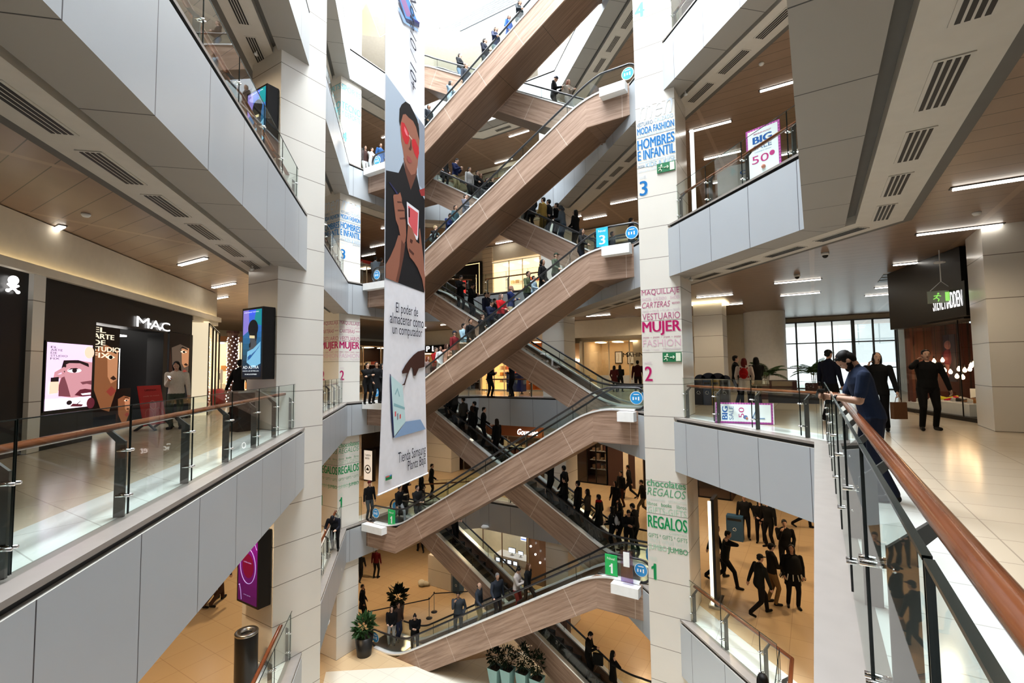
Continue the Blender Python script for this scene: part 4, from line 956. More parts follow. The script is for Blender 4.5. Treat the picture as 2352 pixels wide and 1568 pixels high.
for k, (s, w, z) in enumerate(((3.05, 0.5, 0.98), (3.75, 0.36, 0.98))):
    m_ = thing('computer_monitor', f(s + w / 2, 0.92, -1.0), ('wide' if k == 0 else 'small') + ' computer screen on the counter of the electronics shop', 'monitor')
    b = MB(); f.box(b, s, s + w, z + 0.08, z + 0.08 + w * 0.62, -1.02, -0.98); b.build('bezel', M_dark, m_)
    b = MB(); f.box(b, s + 0.02, s + w - 0.02, z + 0.1, z + 0.06 + w * 0.62, -0.98, -0.975); b.build('screen', lamp('monitor picture', (0.75, 0.82, 0.95), 1.6), m_)
    b = MB(); f.box(b, s + w / 2 - 0.03, s + w / 2 + 0.03, 0.92, z + 0.1, -1.03, -0.99); f.box(b, s + w / 2 - 0.1, s + w / 2 + 0.1, 0.92, 0.935, -1.1, -0.92); b.build('stand', M_steel, m_)
for k in range(4):
    s = 2.55 + 0.42 * k; l_ = thing('tablet', f(s, 0.55, -0.5), '%s bright tablet on the front shelf of the electronics shop' % ('leftmost', 'second', 'third', 'rightmost')[k], 'tablet', 'tablets on the electronics shop shelf')
    b = MB(); f.box(b, s - 0.16, s + 0.16, 0.56, 0.80, -0.56, -0.53); b.build('case', M_dark, l_)
    b = MB(); f.box(b, s - 0.13, s + 0.13, 0.58, 0.78, -0.53, -0.527); b.build('screen', lamp('monitor picture', (0.75, 0.82, 0.95), 1.6), l_)
f = Fr((-14.5, 24.6), X1, -11.0)
b = MB(); f.box(b, 0, 1.2, 0, 4.2, -0.3, 0.0); struct(b.build('wall_back', plain('brown glossy wall', (0.20, 0.13, 0.10), 0.15)))
for k in range(3):
    b = MB(); b.tube([f(0.3 + 0.3 * k, 4.2, 0.3), f(0.3 + 0.3 * k, 2.3 - 0.4 * k, 0.3)], 0.005, 5, 1); b.ball(f(0.3 + 0.3 * k, 2.25 - 0.4 * k, 0.3), 0.06, 0, 10, 8); tag(b.build('pendant_lamp', [M_letter, M_dark]), 'small glass pendant, %s of three before the glossy brown wall on the ground floor' % ('highest', 'middle', 'lowest')[k], 'lamp')
f = Fr((-13.3, 24.6), X1, -11.0); b = MB(); f.box(b, 0, 2.4, 0, 4.2, -0.8, 0); struct(b.build('wall_back', M_stone))
# ------------------------------------------------------------------ the black cosmetics shop on the left gallery
ML = Fr((-12.13, 2.83), (-1, 1), 0.0); r2 = math.sqrt(2)
S = lambda X: (-12.13 - X) * r2                          # along the front from the world X
mac = thing('cosmetics_shop', ML(3, 0), 'black cosmetics shop front with white letters on the left gallery', 'shop')
b = MB(); ML.box(b, 0, S(-13.3), 0, 3.24, -0.4, 0); ML.box(b, S(-13.3), S(-15.5), 2.55, 3.24, -0.4, 0); ML.box(b, S(-15.5), S(-16.75), 2.62, 3.24, -0.4, 0); ML.box(b, S(-15.45), S(-15.62), 0, 2.62, -0.4, 0); ML.box(b, S(-16.65), S(-16.8), 0, 2.62, -0.4, 0)
b.build('facade', M_dark, mac)
b = MB(); b.text('M', ML(S(-14.40), 2.60, 0.03), ML.u, (0, 0, 1), 0.62, 0.26, 0, 0.012, fit='stretch'); ML_ = ML(S(-14.40) + 0.70, 2.60, 0.03)
b.ball(ML(S(-14.40) + 0.665, 2.72, 0.03), 0.028, 0, 8, 6); b.text('A', ML(S(-14.40) + 0.68, 2.60, 0.03), ML.u, (0, 0, 1), 0.56, 0.24, 0, 0.012, fit='stretch'); b.ball(ML(S(-14.40) + 1.24, 2.66, 0.03), 0.028, 0, 8, 6)
b.text('C', ML(S(-14.40) + 1.27, 2.60, 0.03), ML.u, (0, 0, 1), 0.50, 0.24, 0, 0.012, fit='stretch'); b.build('sign_letters', M_letter, mac)
def art_eye(b, P, ux, uz, w, h):
    M = [glow((222, 196, 230), 1.2), glow((196, 140, 150), 1.0), glow((120, 66, 76), .9), glow((30, 16, 22), .8), glow((244, 232, 240), 1.3), glow((90, 30, 44), .9), glow((236, 200, 176), 1.1)]
    pol(b, P, [(0, 0), (1, 0), (1, 1), (0, 1)], 0, 0)
    pol(b, P, [(.34, .74), (.6, .75), (1, .72), (1, .17), (.55, .16), (.30, .2), (.24, .32), (.3, .5)], 1, 1); pol(b, P, [(.26, .2), (.26, .36), (.34, .55), (.44, .36), (.52, .18)], 2, 2)
    ell(b, P, .92, .88, .12, .1, 6, 1); pol(b, P, [(.34, .74), (.34, .66), (.46, .70), (.7, .70), (.92, .64), (.9, .70), (.66, .75)], 3, 3); pol(b, P, [(.34, .74), (.30, .62), (.37, .55), (.40, .66)], 3, 2)
    ell(b, P, .58, .585, .16, .035, 4, 3); ell(b, P, .58, .585, .055, .035, 3, 4); pol(b, P, [(.40, .58), (.5, .62), (.62, .625), (.74, .585), (.78, .57), (.68, .605), (.52, .605)], 3, 5)
    pol(b, P, [(.72, .40), (.78, .36), (.88, .37), (1, .35), (1, .42), (.84, .41)], 2, 3); pol(b, P, [(.60, .2), (.72, .28), (.84, .29), (1, .27), (1, .17), (.8, .165)], 5, 4); pol(b, P, [(.74, .215), (.98, .225), (.98, .19), (.78, .19)], 4, 5)
    pol(b, P, [(.14, .50), (.36, .58), (.42, .62), (.34, .64), (.15, .56)], 1, 6); pol(b, P, [(.13, .43), (.38, .50), (.4, .54), (.14, .52)], 1, 6)
    pol(b, P, [(.06, .24), (.24, .25), (.25, .42), (.07, .42)], 6, 6); pol(b, P, [(.08, .42), (.24, .42), (.24, .49), (.08, .48)], 3, 7); pol(b, P, [(0, 0), (1, 0), (1, .155), (0, .165)], 4, 2)
    ell(b, P, .48, .09, .06, .035, 3, 8); pol(b, P, [(.5, .03), (.76, .01), (.8, .04), (.56, .07)], 5, 8); ell(b, P, .98, .05, .1, .09, 5, 8); pol(b, P, [(.66, .05), (.74, .1), (.73, .105), (.65, .06)], 3, 8)
    for k, tx in enumerate(('EL', 'ARTE', 'DE', 'STUDIO', 'FIX')): b.text(tx, P(.06, .915 - .042 * k, 6), ux, uz, w * (.055 * len(tx) + .02), h * .03, 3, .01)
    return M
screen('advertising_screen', ML(S(-12.22), 0.70, 0.02), ML.u, 1.42, 1.36, 0.05, ML.n, 'bright pink screen showing a made-up eye on the black cosmetics shop', art_eye, 0.03)
# shop interior
b = MB(); ML.box(b, S(-13.3), S(-16.8), 0, 3.2, -3.6, -3.55, 0); ML.box(b, S(-13.3), S(-16.8), 3.0, 3.05, -3.5, -0.4, 0); ML.box(b, S(-13.3), S(-13.35), 0, 3.2, -3.5, -0.4, 0); ML.box(b, S(-16.75), S(-16.8), 0, 3.2, -3.55, -0.4, 0); ML.box(b, S(-13.3), S(-16.8), 0.0, 0.02, -3.5, -0.4, 0); b.build('inner_wall', M_dark, mac)
b = MB(); ML.box(b, S(-13.6), S(-15.3), 2.42, 2.46, -1.6, -0.8, 0); ML.box(b, S(-13.6), S(-16.4), 2.9, 2.93, -2.8, -2.2, 0); b.build('ceiling_lamp', M_shopcool, mac)
for z in (0.95, 1.25, 1.5): b = MB(); ML.box(b, S(-14.0), S(-14.9), z, z + 0.03, -2.6, -2.1); b.build('shelf', M_letter, mac)
for k in range(3):
    b = MB()
    for j in range(8): ML.box(b, S(-14.02) + j * 0.15, S(-14.02) + j * 0.15 + 0.1, 0.98 + 0.28 * k, 1.12 + 0.28 * k, -2.5, -2.2, (j * 5 + k) % 4)
    tag(b.build('goods', [COLS[4], COLS[0], COLS[2], COLS[6]], mac), kind='stuff')
def panel_face(s0, s1, z0, z1, d, label, dark=False, txt=None):
    t = thing('shop_poster', ML((s0 + s1) / 2, z0, d), label, 'poster'); w, h = s1 - s0, z1 - z0
    b = MB(); P = lambda u, v, k=0: ML(s0 + u * w, z0 + v * h, d + 0.004 + 0.002 * k)
    M = [glow((150, 96, 62), .55) if not dark else glow((120, 104, 92), .25), glow((206, 146, 106), .6), glow((56, 30, 22), .4), glow((20, 12, 10), .3), glow((150, 62, 52), .6), glow((240, 226, 200), 1.1)]
    pol(b, P, [(0, 0), (1, 0), (1, 1), (0, 1)], 3, 0); pol(b, P, [(.1, .72), (.16, .3), (.4, .08), (.7, .04), (.94, .3), (.95, .74), (.5, .80)], 0, 1)
    pol(b, P, [(.56, .72), (.6, .44), (.72, .36), (.94, .4), (.95, .74)], 1, 2); pol(b, P, [(.5, .66), (.66, .69), (.84, .66), (.66, .63)], 5, 3); ell(b, P, .68, .66, .07, .022, 3, 4); pol(b, P, [(.44, .69), (.6, .735), (.88, .70), (.88, .72), (.6, .76)], 3, 4)
    pol(b, P, [(.68, .42), (.8, .45), (.92, .41), (.8, .395)], 2, 4); pol(b, P, [(.56, .27), (.74, .33), (.92, .27), (.74, .21)], 4, 4); pol(b, P, [(.02, .72), (.1, .5), (.16, .3), (.0, .1)], 2, 2)
    if txt:
        for k, tx in enumerate(txt): b.text(tx, P(.06, .93 - .07 * k, 8), ML.u, (0, 0, 1), w * min(.92, .15 * len(tx) + .1), h * .055, 5, .02)
    b.build('print', M, t)
    return t
panel_face(S(-13.36), S(-14.15), 0.45, 2.5, -0.15, 'tall window poster of a face under gold letters in the black cosmetics shop', txt=('EL', 'ARTE', 'DE', 'STUDIO', 'FIX'))
panel_face(S(-15.66), S(-16.62), 1.0, 2.6, 0.02, 'pale face poster high on the right end of the black cosmetics shop', True)
panel_face(S(-14.18), S(-14.62), 0.15, 1.05, -0.2, 'small low poster of a face looking up beside the shop door', False)
t = thing('display_stand', ML(S(-14.95), 0, -1.0), 'white lit display stand with red lettering inside the black cosmetics shop', 'display')
b = MB(); ML.box(b, S(-14.62), S(-14.68), 0.5, 2.1, -1.05, -0.95); ML.box(b, S(-15.25), S(-15.31), 0.5, 2.1, -1.05, -0.95); b.build('light_bar', M_letter, t)
b = MB(); ML.box(b, S(-14.68), S(-15.25), 0.45, 2.1, -1.1, -1.05, 0); ML.box(b, S(-14.72), S(-15.2), 1.2, 2.05, -1.05, -1.04, 1); b.text('MATE', ML(S(-14.85), 1.85, -1.02), ML.u, (0, 0, 1), 0.42, 0.14, 2, .03); ML.box(b, S(-14.75), S(-15.2), 0.62, 0.85, -1.05, -0.9, 3)
b.ball(ML(S(-14.92), 1.5, -1.02), (0.12, 0.12, 0.17), 4, 10, 8); b.build('panel', [M_dark, glow((90, 80, 40), .5), M_letter, glow((190, 40, 50), .8), glow((226, 160, 110), .8)], t)
# cream cove above the shops, stone pilaster and the next dark shop with a skull sign
b = MB(); ML.box(b, -2.4, S(-18.3), 3.24, 3.34, -0.5, 0.10, 0); ML.box(b, -2.4, S(-18.3), 3.34, 3.40, 0.075, 0.10, 0); ML.box(b, -2.4, S(-18.3), 3.34, 4.28, -0.6, -0.05, 0); struct(b.build('wall_left', M_cream))
b = MB(); ML.box(b, -2.4, S(-18.25), 3.345, 3.375, -0.03, 0.06); tag(b.build('cove_light', lamp('cove lamp', (1.0, 0.82, 0.5), 3.0)), 'warm strip of cove light above the shops of the left gallery', 'light')
b = MB(); ML.box(b, S(-16.8), S(-18.3), 3.1, 3.24, -0.3, 0.0, 0); struct(b.build('trim_7', M_cream))
b = MB(); ML.box(b, -0.30, 0, 0, 3.24, -0.4, 0.06); struct(b.build('pilaster', M_stone))
t = thing('dark_shop', ML(-2, 0), 'unlit black shop front with a white skull sign at the left picture edge', 'shop')
b = MB(); ML.box(b, -3.4, -0.30, 0, 3.24, -0.5, -0.02); b.build('facade', M_dark, t)
b = MB(); b.text('S', ML(-1.35, 2.88, 0.02), ML.u, (0, 0, 1), 0.2, 0.27, 0, .02)
c = ML(-0.72, 2.98, 0.03); b.ball(c + Vector((0, 0, 0.06)), (0.07, 0.07, 0.08), 0, 12, 8); b.ball(c, (0.045, 0.045, 0.05), 0, 10, 6)
for s in (-1, 1): b.tube([c + ML.u * (-0.11 * s) + Vector((0, 0, -0.02)), c + ML.u * (0.11 * s) + Vector((0, 0, -0.13))], 0.02, 6); b.ball(c + ML.u * (0.11 * s) + Vector((0, 0, -0.13)), 0.03, 0, 8, 6)
b.build('sign_letters', M_letter, t)
b = MB(); ML.box(b, -2.6, -1.5, 0.1, 2.6, -0.02, 0.0); b.build('door', plain('dark red door', (0.03, 0.012, 0.01), 0.35), t)
# beyond the cosmetics shop: glazed clothes shop, post with fairy lights, red booth
f = Fr((-17.4, 8.9), (-0.94, 0.34), 0.0)
shop('glazed clothes shop with bright warm interior beyond the black cosmetics shop', (-17.3, 8.2), (-0.87, 0.5), 0.0, 5.2, 3.1, depth=2.5, wall=lamp('glowing shop cream', (0.95, 0.82, 0.58), 0.7), rows=3, cols=8, seed=21, goods=(0, 2, 4, 7, 6), frame=M_dark)  # inner walls made to glow so the interior looks lit
shop('brightly lit shop at the end of the left gallery beside the wall screen', (-25.6, 12.0), (0.35, 0.94), 0.0, 4.2, 3.0, wall=lamp('glowing cream wall', (0.95, 0.78, 0.52), 0.7), rows=2, cols=6, seed=22, head=plain('orange beam', (0.45, 0.2, 0.08), 0.6), head_h=0.25, goods=(2, 4, 1))  # walls glow here too, interior light put into the material
t = thing('fairy_light_post', (-21.3, 11.1, 0), 'dark post wrapped in white fairy lights on the left gallery', 'decoration')
b = MB(); b.lathe([(0.2, 0), (0.2, 3.0), (0.26, 3.1), (0.26, 3.2)], (-21.3, 11.1, 0), 16); b.build('post', plain('deep red post', (0.05, 0.012, 0.012), 0.5), t)
b = MB(); rnd = random.Random(2)
for k in range(150): a = k * 2.4; b.ball((-21.3 + 0.22 * math.cos(a), 11.1 + 0.22 * math.sin(a), 0.15 + k * 0.0188), 0.022, 0, 6, 4)
tag(b.build('fairy_lights', M_letter, t), kind='stuff')
# far left of the landing: dark shops
shop('dark fronted shop with warm lit shelves behind the level 2 landing', (-24.0, 18.6), (0.0, 1.0), 0.0, 5.2, 3.0, wall=M_brown, head=M_dark, head_h=0.3, rows=3, cols=9, seed=24, goods=(0, 1, 4, 2))
shop('red signed shop behind the level 3 landing', (-24.5, 19.0), (0.0, 1.0), 5.5, 6.0, 2.9, wall=M_brown, head=plain('red board', (0.4, 0.03, 0.03), 0.5), head_h=0.2, rows=2, seed=25)
b = MB(); f = Fr((-25.5, 16.5), (0.0, 1.0), -5.5); f.box(b, 0, 5.2, 0, 4.2, -0.4, 0); struct(b.build('wall_left', M_stone))
# ------------------------------------------------------------------ shoe shop on the right, seen through its window
SM = Fr((2.21, 18.85), (0.86, -2.81), 0.0); SL = math.hypot(0.86, 2.81)
sh = thing('shoe_shop', SM(1.5, 0), 'dark brick shoe shop with hanging bulbs and white letters on the right', 'shop')
b = MB(); SM.box(b, -0.3, SL + 0.35, 2.5, 4.28, -0.6, 0.05); SM.box(b, 1.7, SL + 0.62, 2.55, 3.4, 0.05, 0.14); b.build('sign_board', M_dark, sh)
b = MB(); b.text('STEVE MADDEN', SM(2.25, 2.80, 0.15), SM.u, (0, 0, 1), 1.2, 0.40, 0, 0.012); b.build('sign_letters', M_letter, sh)
b = MB(); SM.box(b, 0, SL + 0.6, 0, 0.10, -1.6, 0.02); b.build('plinth', M_dark, sh)
b = MB(); SM.box(b, 0, SL + 1.2, 0, 2.6, -2.4, -2.3); SM.box(b, -0.05, 0.25, 0, 2.6, -2.3, -0.2); b.build('inner_wall', M_brick, sh)
b = MB(); SM.rect(b, 0.0, SL, 0.10, 2.5, 0); b.poly([SM(SL, 0.1), SM(SL + 0.1, 0.1, -2), SM(SL + 0.1, 2.5, -2), SM(SL, 2.5)]); b.build('window_glass', M_clear, sh)
b = MB()
for s in (0.0, SL): b.obox(SM(s, 1.3), (0.012, 0.012, 1.2), 0)
b.build('window_frame', M_dark, sh)
b = MB(); SM.box(b, 0.05, 0.9, 0.1, 0.28, -0.8, -0.1); SM.box(b, 0.9, 2.9, 0.1, 0.40, -1.1, -0.15); SM.box(b, 1.2, 2.8, 0.40, 0.72, -1.9, -1.1); b.build('display_plinth', M_white, sh)
t = thing('window_poster', SM(0.7, 0.9, -0.9), 'poster of a woman in red hanging in the shoe shop window', 'poster')
b = MB(); SM.box(b, 0.45, 1.0, 0.9, 2.25, -0.95, -0.92, 0); b.ball(SM(0.72, 1.95, -0.92), (0.1, 0.1, 0.13), 1, 10, 8); b.ball(SM(0.72, 1.6, -0.92), (0.17, 0.1, 0.24), 2, 10, 8); b.tube([SM(0.68, 1.4, -0.9), SM(0.75, 1.2, -0.9), SM(0.6, 1.0, -0.9)], [0.07, 0.05, 0.03], 8, 1)
b.build('print', [glow((40, 32, 34), .4), glow((110, 64, 54), .35), glow((86, 26, 30), .4)], t)
BULBS = [(2.8, 19.05, 1.22), (2.99, 18.6, 1.52), (3.11, 18.19, 1.54), (3.13, 18.13, 1.25), (3.21, 17.88, 1.21), (3.32, 17.51, 1.29), (3.39, 17.28, 1.26), (3.45, 17.08, 1.29), (3.47, 17.03, 1.38), (3.5, 16.92, 1.42), (3.58, 16.65, 1.55), (3.29, 17.62, 1.09), (3.36, 17.37, 1.07)]
M_bulb = lamp('filament bulb', (1.0, 0.66, 0.34), 22.0)
lb = None
for k, (x, y, z) in enumerate(BULBS):
    if lb is None:
        lb = thing('pendant_bulb', (0, 0, 0), '', 'lamp', 'bare bulbs in the shoe shop window')
        b = MB(); b.lathe([(0.008, 0.06), (0.02, 0.03), (0.042, -0.01), (0.045, -0.04), (0.03, -0.075), (0.0, -0.085)], (0, 0, 0), 12); b.build('bulb', M_bulb, lb, True)
        b = MB(); b.lathe([(0.018, 0.05), (0.02, 0.11), (0.01, 0.12)], (0, 0, 0), 10); b.build('socket', M_dark, lb)
        b = MB(); b.tube([(0, 0, 0.12), (0, 0, 2.2)], 0.004, 5); b.build('cord', M_dark, lb)
        t = lb
    else: t = copy_tree(lb)
    t.location = (x, y, z); t['label'] = 'bare glowing filament bulb on a cord in the shoe shop window'
def shoe(x, y, z, rot, c, label):
    t = thing('shoe', (x, y, z), label, 'shoe', 'shoes in the shop window', rot)
    b = MB(); M = Matrix.Rotation(rot, 3, 'Z'); p = Vector((x, y, z))
    L = [(-0.12, .030, .09), (-0.09, .036, .10), (-0.03, .038, .085), (0.03, .040, .065), (0.08, .044, .050), (0.12, .040, .040), (0.15, .022, .024)]
    rg = [[p + M @ Vector((u, w * math.cos(math.pi * k / 6), 0.016 + h * math.sin(math.pi * k / 6))) for k in range(7)] for u, w, h in L]
    b.add([q for r in rg for q in r], [(i * 7 + k, i * 7 + k + 1, i * 7 + 8 + k, i * 7 + 7 + k) for i in range(6) for k in range(6)] + [tuple(range(7)), tuple(42 + k for k in range(7))])
    b.v = [tuple(q) for q in b.v]
    t.rotation_euler = (0, 0, 0)
    b.build('upper', c, t, True)
    b = MB(); b.obox(p + M @ Vector((0.015, 0, 0.01)), (0.14, 0.042, 0.010), rot); b.build('sole', M_white, t)
SHC = [cloth((210, 205, 60)), cloth((190, 30, 60)), cloth((200, 200, 200)), cloth((30, 28, 28)), cloth((150, 110, 80)), cloth((220, 215, 205)), cloth((180, 120, 60))]
# ------------------------------------------------------------------ far end of the right gallery: glazed wall, column, pillar
b = MB(); b.box((-10, 34.0, 4.05), (12, 34.3, 4.3), 0); b.box((-10, 34.0, 0), (-1.46, 34.3, 4.3), 0); b.box((3.95, 20.5, 0), (4.2, 34.3, 4.3), 0); struct(b.build('wall_far', M_cream))
MU = [(-1.46, .05), (-0.86, .05), (0.14, .05), (0.97, .04), (1.97, .09), (2.9, .05), (3.9, .05)]
b = MB()
for x, w in MU: b.box((x - w, 33.93, 0), (x + w, 34.07, 4.05))
for z in (0.03, 1.26, 2.75, 4.02): b.box((-1.46, 33.95, z - 0.035), (3.95, 34.05, z + 0.035))
w1 = struct(b.build('window_1', plain('grey window frame', (0.16, 0.17, 0.18), 0.4, 0.5)))
b = MB(); b.poly([(-1.46, 34, 0), (3.95, 34, 0), (3.95, 34, 4.05), (-1.46, 34, 4.05)]); g = b.build('window_pane', M_clear, w1)
t = thing('building', (2, 56, 0), 'pale glass office building seen outside through the far window', 'building')
b = MB(); b.box((-30, 56, -11), (40, 66, 30)); b.build('facade', lined_mat('pale facade', (0.86, 0.92, 0.94), (0.55, 0.62, 0.65), 'X', 1.6, 0.10, 0.4, axis2='Z', sp2=1.9, w2=0.10), t)
b = MB()
for z in (1.6, 5.4): b.box((3.0, 53.5, z), (14, 56, z + 1.7))
b.build('balcony_band', plain('grey band', (0.42, 0.46, 0.48), 0.6), t)
b = MB(); b.lathe([(1.0, 0), (1.0, 4.3)], (-2.2, 29.0, 0), 32, cap=False); struct(b.build('column_round', M_white, smooth=True))
b = MB(); b.box((-4.5, 22.4, 0), (-3.3, 23.6, 4.3)); struct(b.build('pillar', M_stone))
b = MB(); b.box((-4.62, 22.28, 4.2), (-3.18, 23.72, 4.29)); tag(b.build('cove_light', lamp('cove lamp', (1.0, 0.82, 0.5), 4.0)), 'warm glowing collar around the top of the cream pillar behind the bins', 'light')
b = MB(); b.box((-9.5, 29.2, 0), (-3.2, 29.5, 4.3)); struct(b.build('wall_far', M_cream))
b = MB(); b.box((-4.6, 28.0, 0), (-4.1, 28.6, 4.3)); struct(b.build('pilaster', M_stone))
# ------------------------------------------------------------------ sale boards
M_pinkf = lined_mat('pink striped frame', (0.62, 0.10, 0.42), (0.30, 0.03, 0.25), 'X', 0.06, 0.028, 0.5, axis2='Z', sp2=0.07, w2=0.03)
M_board = plain('white board', (0.86, 0.90, 0.92), 0.5)
saleinks = [ink((28, 92, 168)), ink((196, 60, 130)), ink((90, 120, 170)), ink((196, 130, 110)), ink((120, 150, 190))]
def sale_board(o, u, up, w, h, label, lying):
    o, u, up = Vector(o), Vector(u).normalized(), Vector(up).normalized(); n = u.cross(up)
    t = thing('sale_board', o + u * w / 2, label, 'sign')
    b = MB(); b.slab([o, o + u * w, o + u * w + up * h, o + up * h], n, -0.03); b.build('frame', M_pinkf, t)
    k = 0.045; b = MB(); P = lambda a, c, l=0.003: o + u * a + up * c + n * l
    b.poly([P(k, k), P(w - k, k), P(w - k, h - k), P(k, h - k)], 0)
    if lying:                                            # the poster lies on its side, its top to the left
        X, Y = up, -u; T = lambda tx, a, c, ww, hh, m, bo=0: b.text(tx, P(a + hh, c, 0.006), X, Y, ww, hh, m, bo)
        T('PREMIUM', .10, .09, h - .18, .04, 2, .02); T('BIG', .17, .09, h - .2, .13, 1, .04); T('SALE', .33, .08, h - .18, .10, 3, 0); T('50', .55, .14, h * .5, .12, 2, .01)
        b.disc(P(.70, .16, .006), .05, u, up, 3); b.tube([P(.84, .12, .012), P(.92, .3, .012), P(1.0, .24, .012), P(.97, .14, .012)], .012, 6, 5); b.tube([P(.86, .13, .012), P(1.12, .14, .012)], .012, 6, 5); b.ball(P(.73, .13, .01), .03, 4, 8, 6)
    else:
        T = lambda tx, a, c, ww, hh, m, bo=0: b.text(tx, P(a, c, 0.006), u, up, ww, hh, m, bo)
        T('PREMIUM OUTLET', w * .24, h - .16, w * .52, .03, 2, .02); T('BIG', w * .22, h - .38, w * .54, .17, 1, .05); T('SALE', w * .22, h - .53, w * .54, .11, 3, .01); T('costanera center', w * .25, h - .60, w * .5, .025, 5)
        T('50', w * .16, h - .86, w * .5, .19, 2, .01); b.disc(P(w * .76, h - .72, .006), .06, u, up, 2); b.ball(P(w * .5, h - .98, .012), .05, 4, 8, 6)
    b.build('poster', [M_board] + saleinks, t)
    if lying:
        b = MB(); e = o + u * w; back = e - n * 0.34; back.z = o.z
        b.slab([e, e + up * h, back], u, 0.02); b.slab([o, o + up * h, (lambda q: Vector((q.x, q.y, o.z)))(o - n * 0.34)], u, 0.02); b.build('stand_side', M_board, t)
    else:
        b = MB(); b.obox(o + u * w / 2 - n * 0.15 + Vector((0, 0, 0.02)), (w / 2, 0.2, 0.02), math.atan2(u.y, u.x)); b.build('base', M_dark, t)
    return t
sale_board((-2.18, 12.98, 0.01), (1.28, 0.10, 0), (-0.01, 0.18, 0.47), 1.30, 0.53, 'white sale board lying on its side behind the level 2 glass railing', True)
sale_board((-1.18, 12.62, 5.52), (0.80, -0.30, 0), (0, 0, 1), 0.78, 1.55, 'upright white sale board with a pink striped frame behind the level 3 railing', False)
t = thing('lit_post', (-2.75, 14.35, 5.5), 'slim white vertical light post beside the right pillar on level 3', 'lamp')
b = MB(); b.box((-2.80, 14.30, 5.5), (-2.70, 14.40, 8.3), 0); b.build('post', lamp('lit post', (0.9, 0.93, 0.95), 0.8), t)
t = thing('kiosk', (-1.6, 15.6, 5.5), 'pale kiosk panel with a blue letter behind the level 3 railing', 'kiosk')
b = MB(); b.box((-2.5, 15.6, 5.5), (-1.1, 15.7, 6.3), 0); b.box((-2.3, 15.65, 6.3), (-1.0, 15.72, 7.5), 1); b.build('panel', [M_cream, plain('grey panel', (0.45, 0.48, 0.50), 0.4)], t)
b = MB(); b.text('N', (-1.30, 15.6, 6.62), (1, 0, 0), (0, 0, 1), 0.16, 0.2, 0, .03); b.text('CEL', (-1.65, 15.6, 7.15), (1, 0, 0), (0, 0, 1), 0.4, 0.12, 0, .02); b.build('lettering', saleinks[0], t)
# ------------------------------------------------------------------ bins and boxes
def recycling(o, rz, n, cols, label, w=0.34, h=0.92, arch=True):
    t = thing('recycling_station', o, label, 'recycling bin', None)
    for k in range(n):
        b = MB(); x = o[0] + (k - (n - 1) / 2) * w
        b.box((x - w / 2 + 0.01, o[1] - 0.2, o[2]), (x + w / 2 - 0.01, o[1] + 0.2, o[2] + h), 0); c = b.build('bin_body', plain('bin', cols[k], 0.5), t)
        b = MB(); b.box((x - w / 2 + 0.05, o[1] - 0.206, o[2] + h - 0.17), (x + w / 2 - 0.05, o[1] - 0.198, o[2] + h - 0.08)); b.build('slot', M_black, c)
        b = MB()
        for j in range(3): a = math.radians(90 + 120 * j); b.tube([(x + 0.07 * math.cos(a), o[1] - 0.205, o[2] + 0.45 + 0.07 * math.sin(a)), (x + 0.07 * math.cos(a + 1.6), o[1] - 0.205, o[2] + 0.45 + 0.07 * math.sin(a + 1.6))], 0.008, 5)
        b.build('recycling_mark', M_signwhite, c)
    if arch:
        b = MB()
        for k, (dx, r) in enumerate(((-0.42, 0.2), (-0.12, 0.27), (0.2, 0.26), (0.46, 0.17))):
            n_ = 16; p = [(o[0] + dx + r * math.cos(math.pi * i / n_), o[1], o[2] + h + 0.02 + r * 0.9 * math.sin(math.pi * i / n_)) for i in range(n_ + 1)]
            b.slab(p, (0, 1, 0), 0.12 - 0.02 * k)
        b.build('top_board', plain('dark navy board', (0.01, 0.014, 0.03), 0.5), t)
recycling((-3.25, 19.1, 0), 0, 4, ((0.02, 0.03, 0.05), (0.03, 0.07, 0.14), (0.30, 0.20, 0.04), (0.10, 0.10, 0.10)), 'recycling station with blue and yellow bins under an arched dark board on level 2', 0.3)
recycling((-2.95, 21.3, -5.5), 0, 1, ((0.02, 0.08, 0.17),), 'blue recycling bin with a white mark against the cream pillar on level 1', 0.62, 0.95, False)
recycling((-17.35, 21.6, -11), 0, 1, ((0.02, 0.07, 0.14),), 'dark blue recycling bin beside the stone block on the ground floor', 0.5, 1.1, False)
recycling((-10.6, 20.7, -11), 0, 2, ((0.02, 0.06, 0.12), (0.08, 0.04, 0.05)), 'pair of dark bins under the right end of the lowest front escalator', 0.5, 1.2, False)
t = thing('cart', (-13.45, 20.9 + .7, 0), 'dark blue cleaning cart behind the level 2 back railing', 'cart')
b = MB(); b.box((-13.95, 21.55, 0.22), (-13.05, 22.1, 1.15)); b.box((-14.02, 21.5, 1.15), (-12.98, 22.15, 1.20)); b.build('tub', plain('navy plastic', (0.012, 0.016, 0.12), 0.4), t)
for x in (-13.85, -13.15): b = MB(); b.lathe([(0.0, -0.02), (0.09, -0.02), (0.09, 0.02), (0.0, 0.02)], (x, 21.8, 0.1), 12); b.box((x - 0.02, 21.76, 0.08), (x + 0.02, 21.84, 0.25)); b.build('wheel', M_rubber, t)
t = thing('litter_bin', (-12.0, 6.35, -5.5), 'tall black cylindrical litter bin with a steel rim beside the near pillar on level 1', 'litter bin')
b = MB(); b.lathe([(0.23, 0.0), (0.24, 0.03), (0.24, 1.0), (0.23, 1.02)], (-10.9 - .25, 6.25, -5.5), 28, cap=False); b.build('body', plain('black bin', (0.012, 0.012, 0.013), 0.3), t, True)
b = MB(); b.lathe([(0.24, 1.0), (0.245, 1.04), (0.23, 1.06), (0.15, 1.05), (0.14, 0.98)], (-11.15, 6.25, -5.5), 28, cap=False); b.build('rim', M_steel, t, True)
b = MB(); b.lathe([(0.0, 0.97), (0.15, 0.97)], (-11.15, 6.25, -5.5), 24, cap=False); b.build('liner', M_black, t)
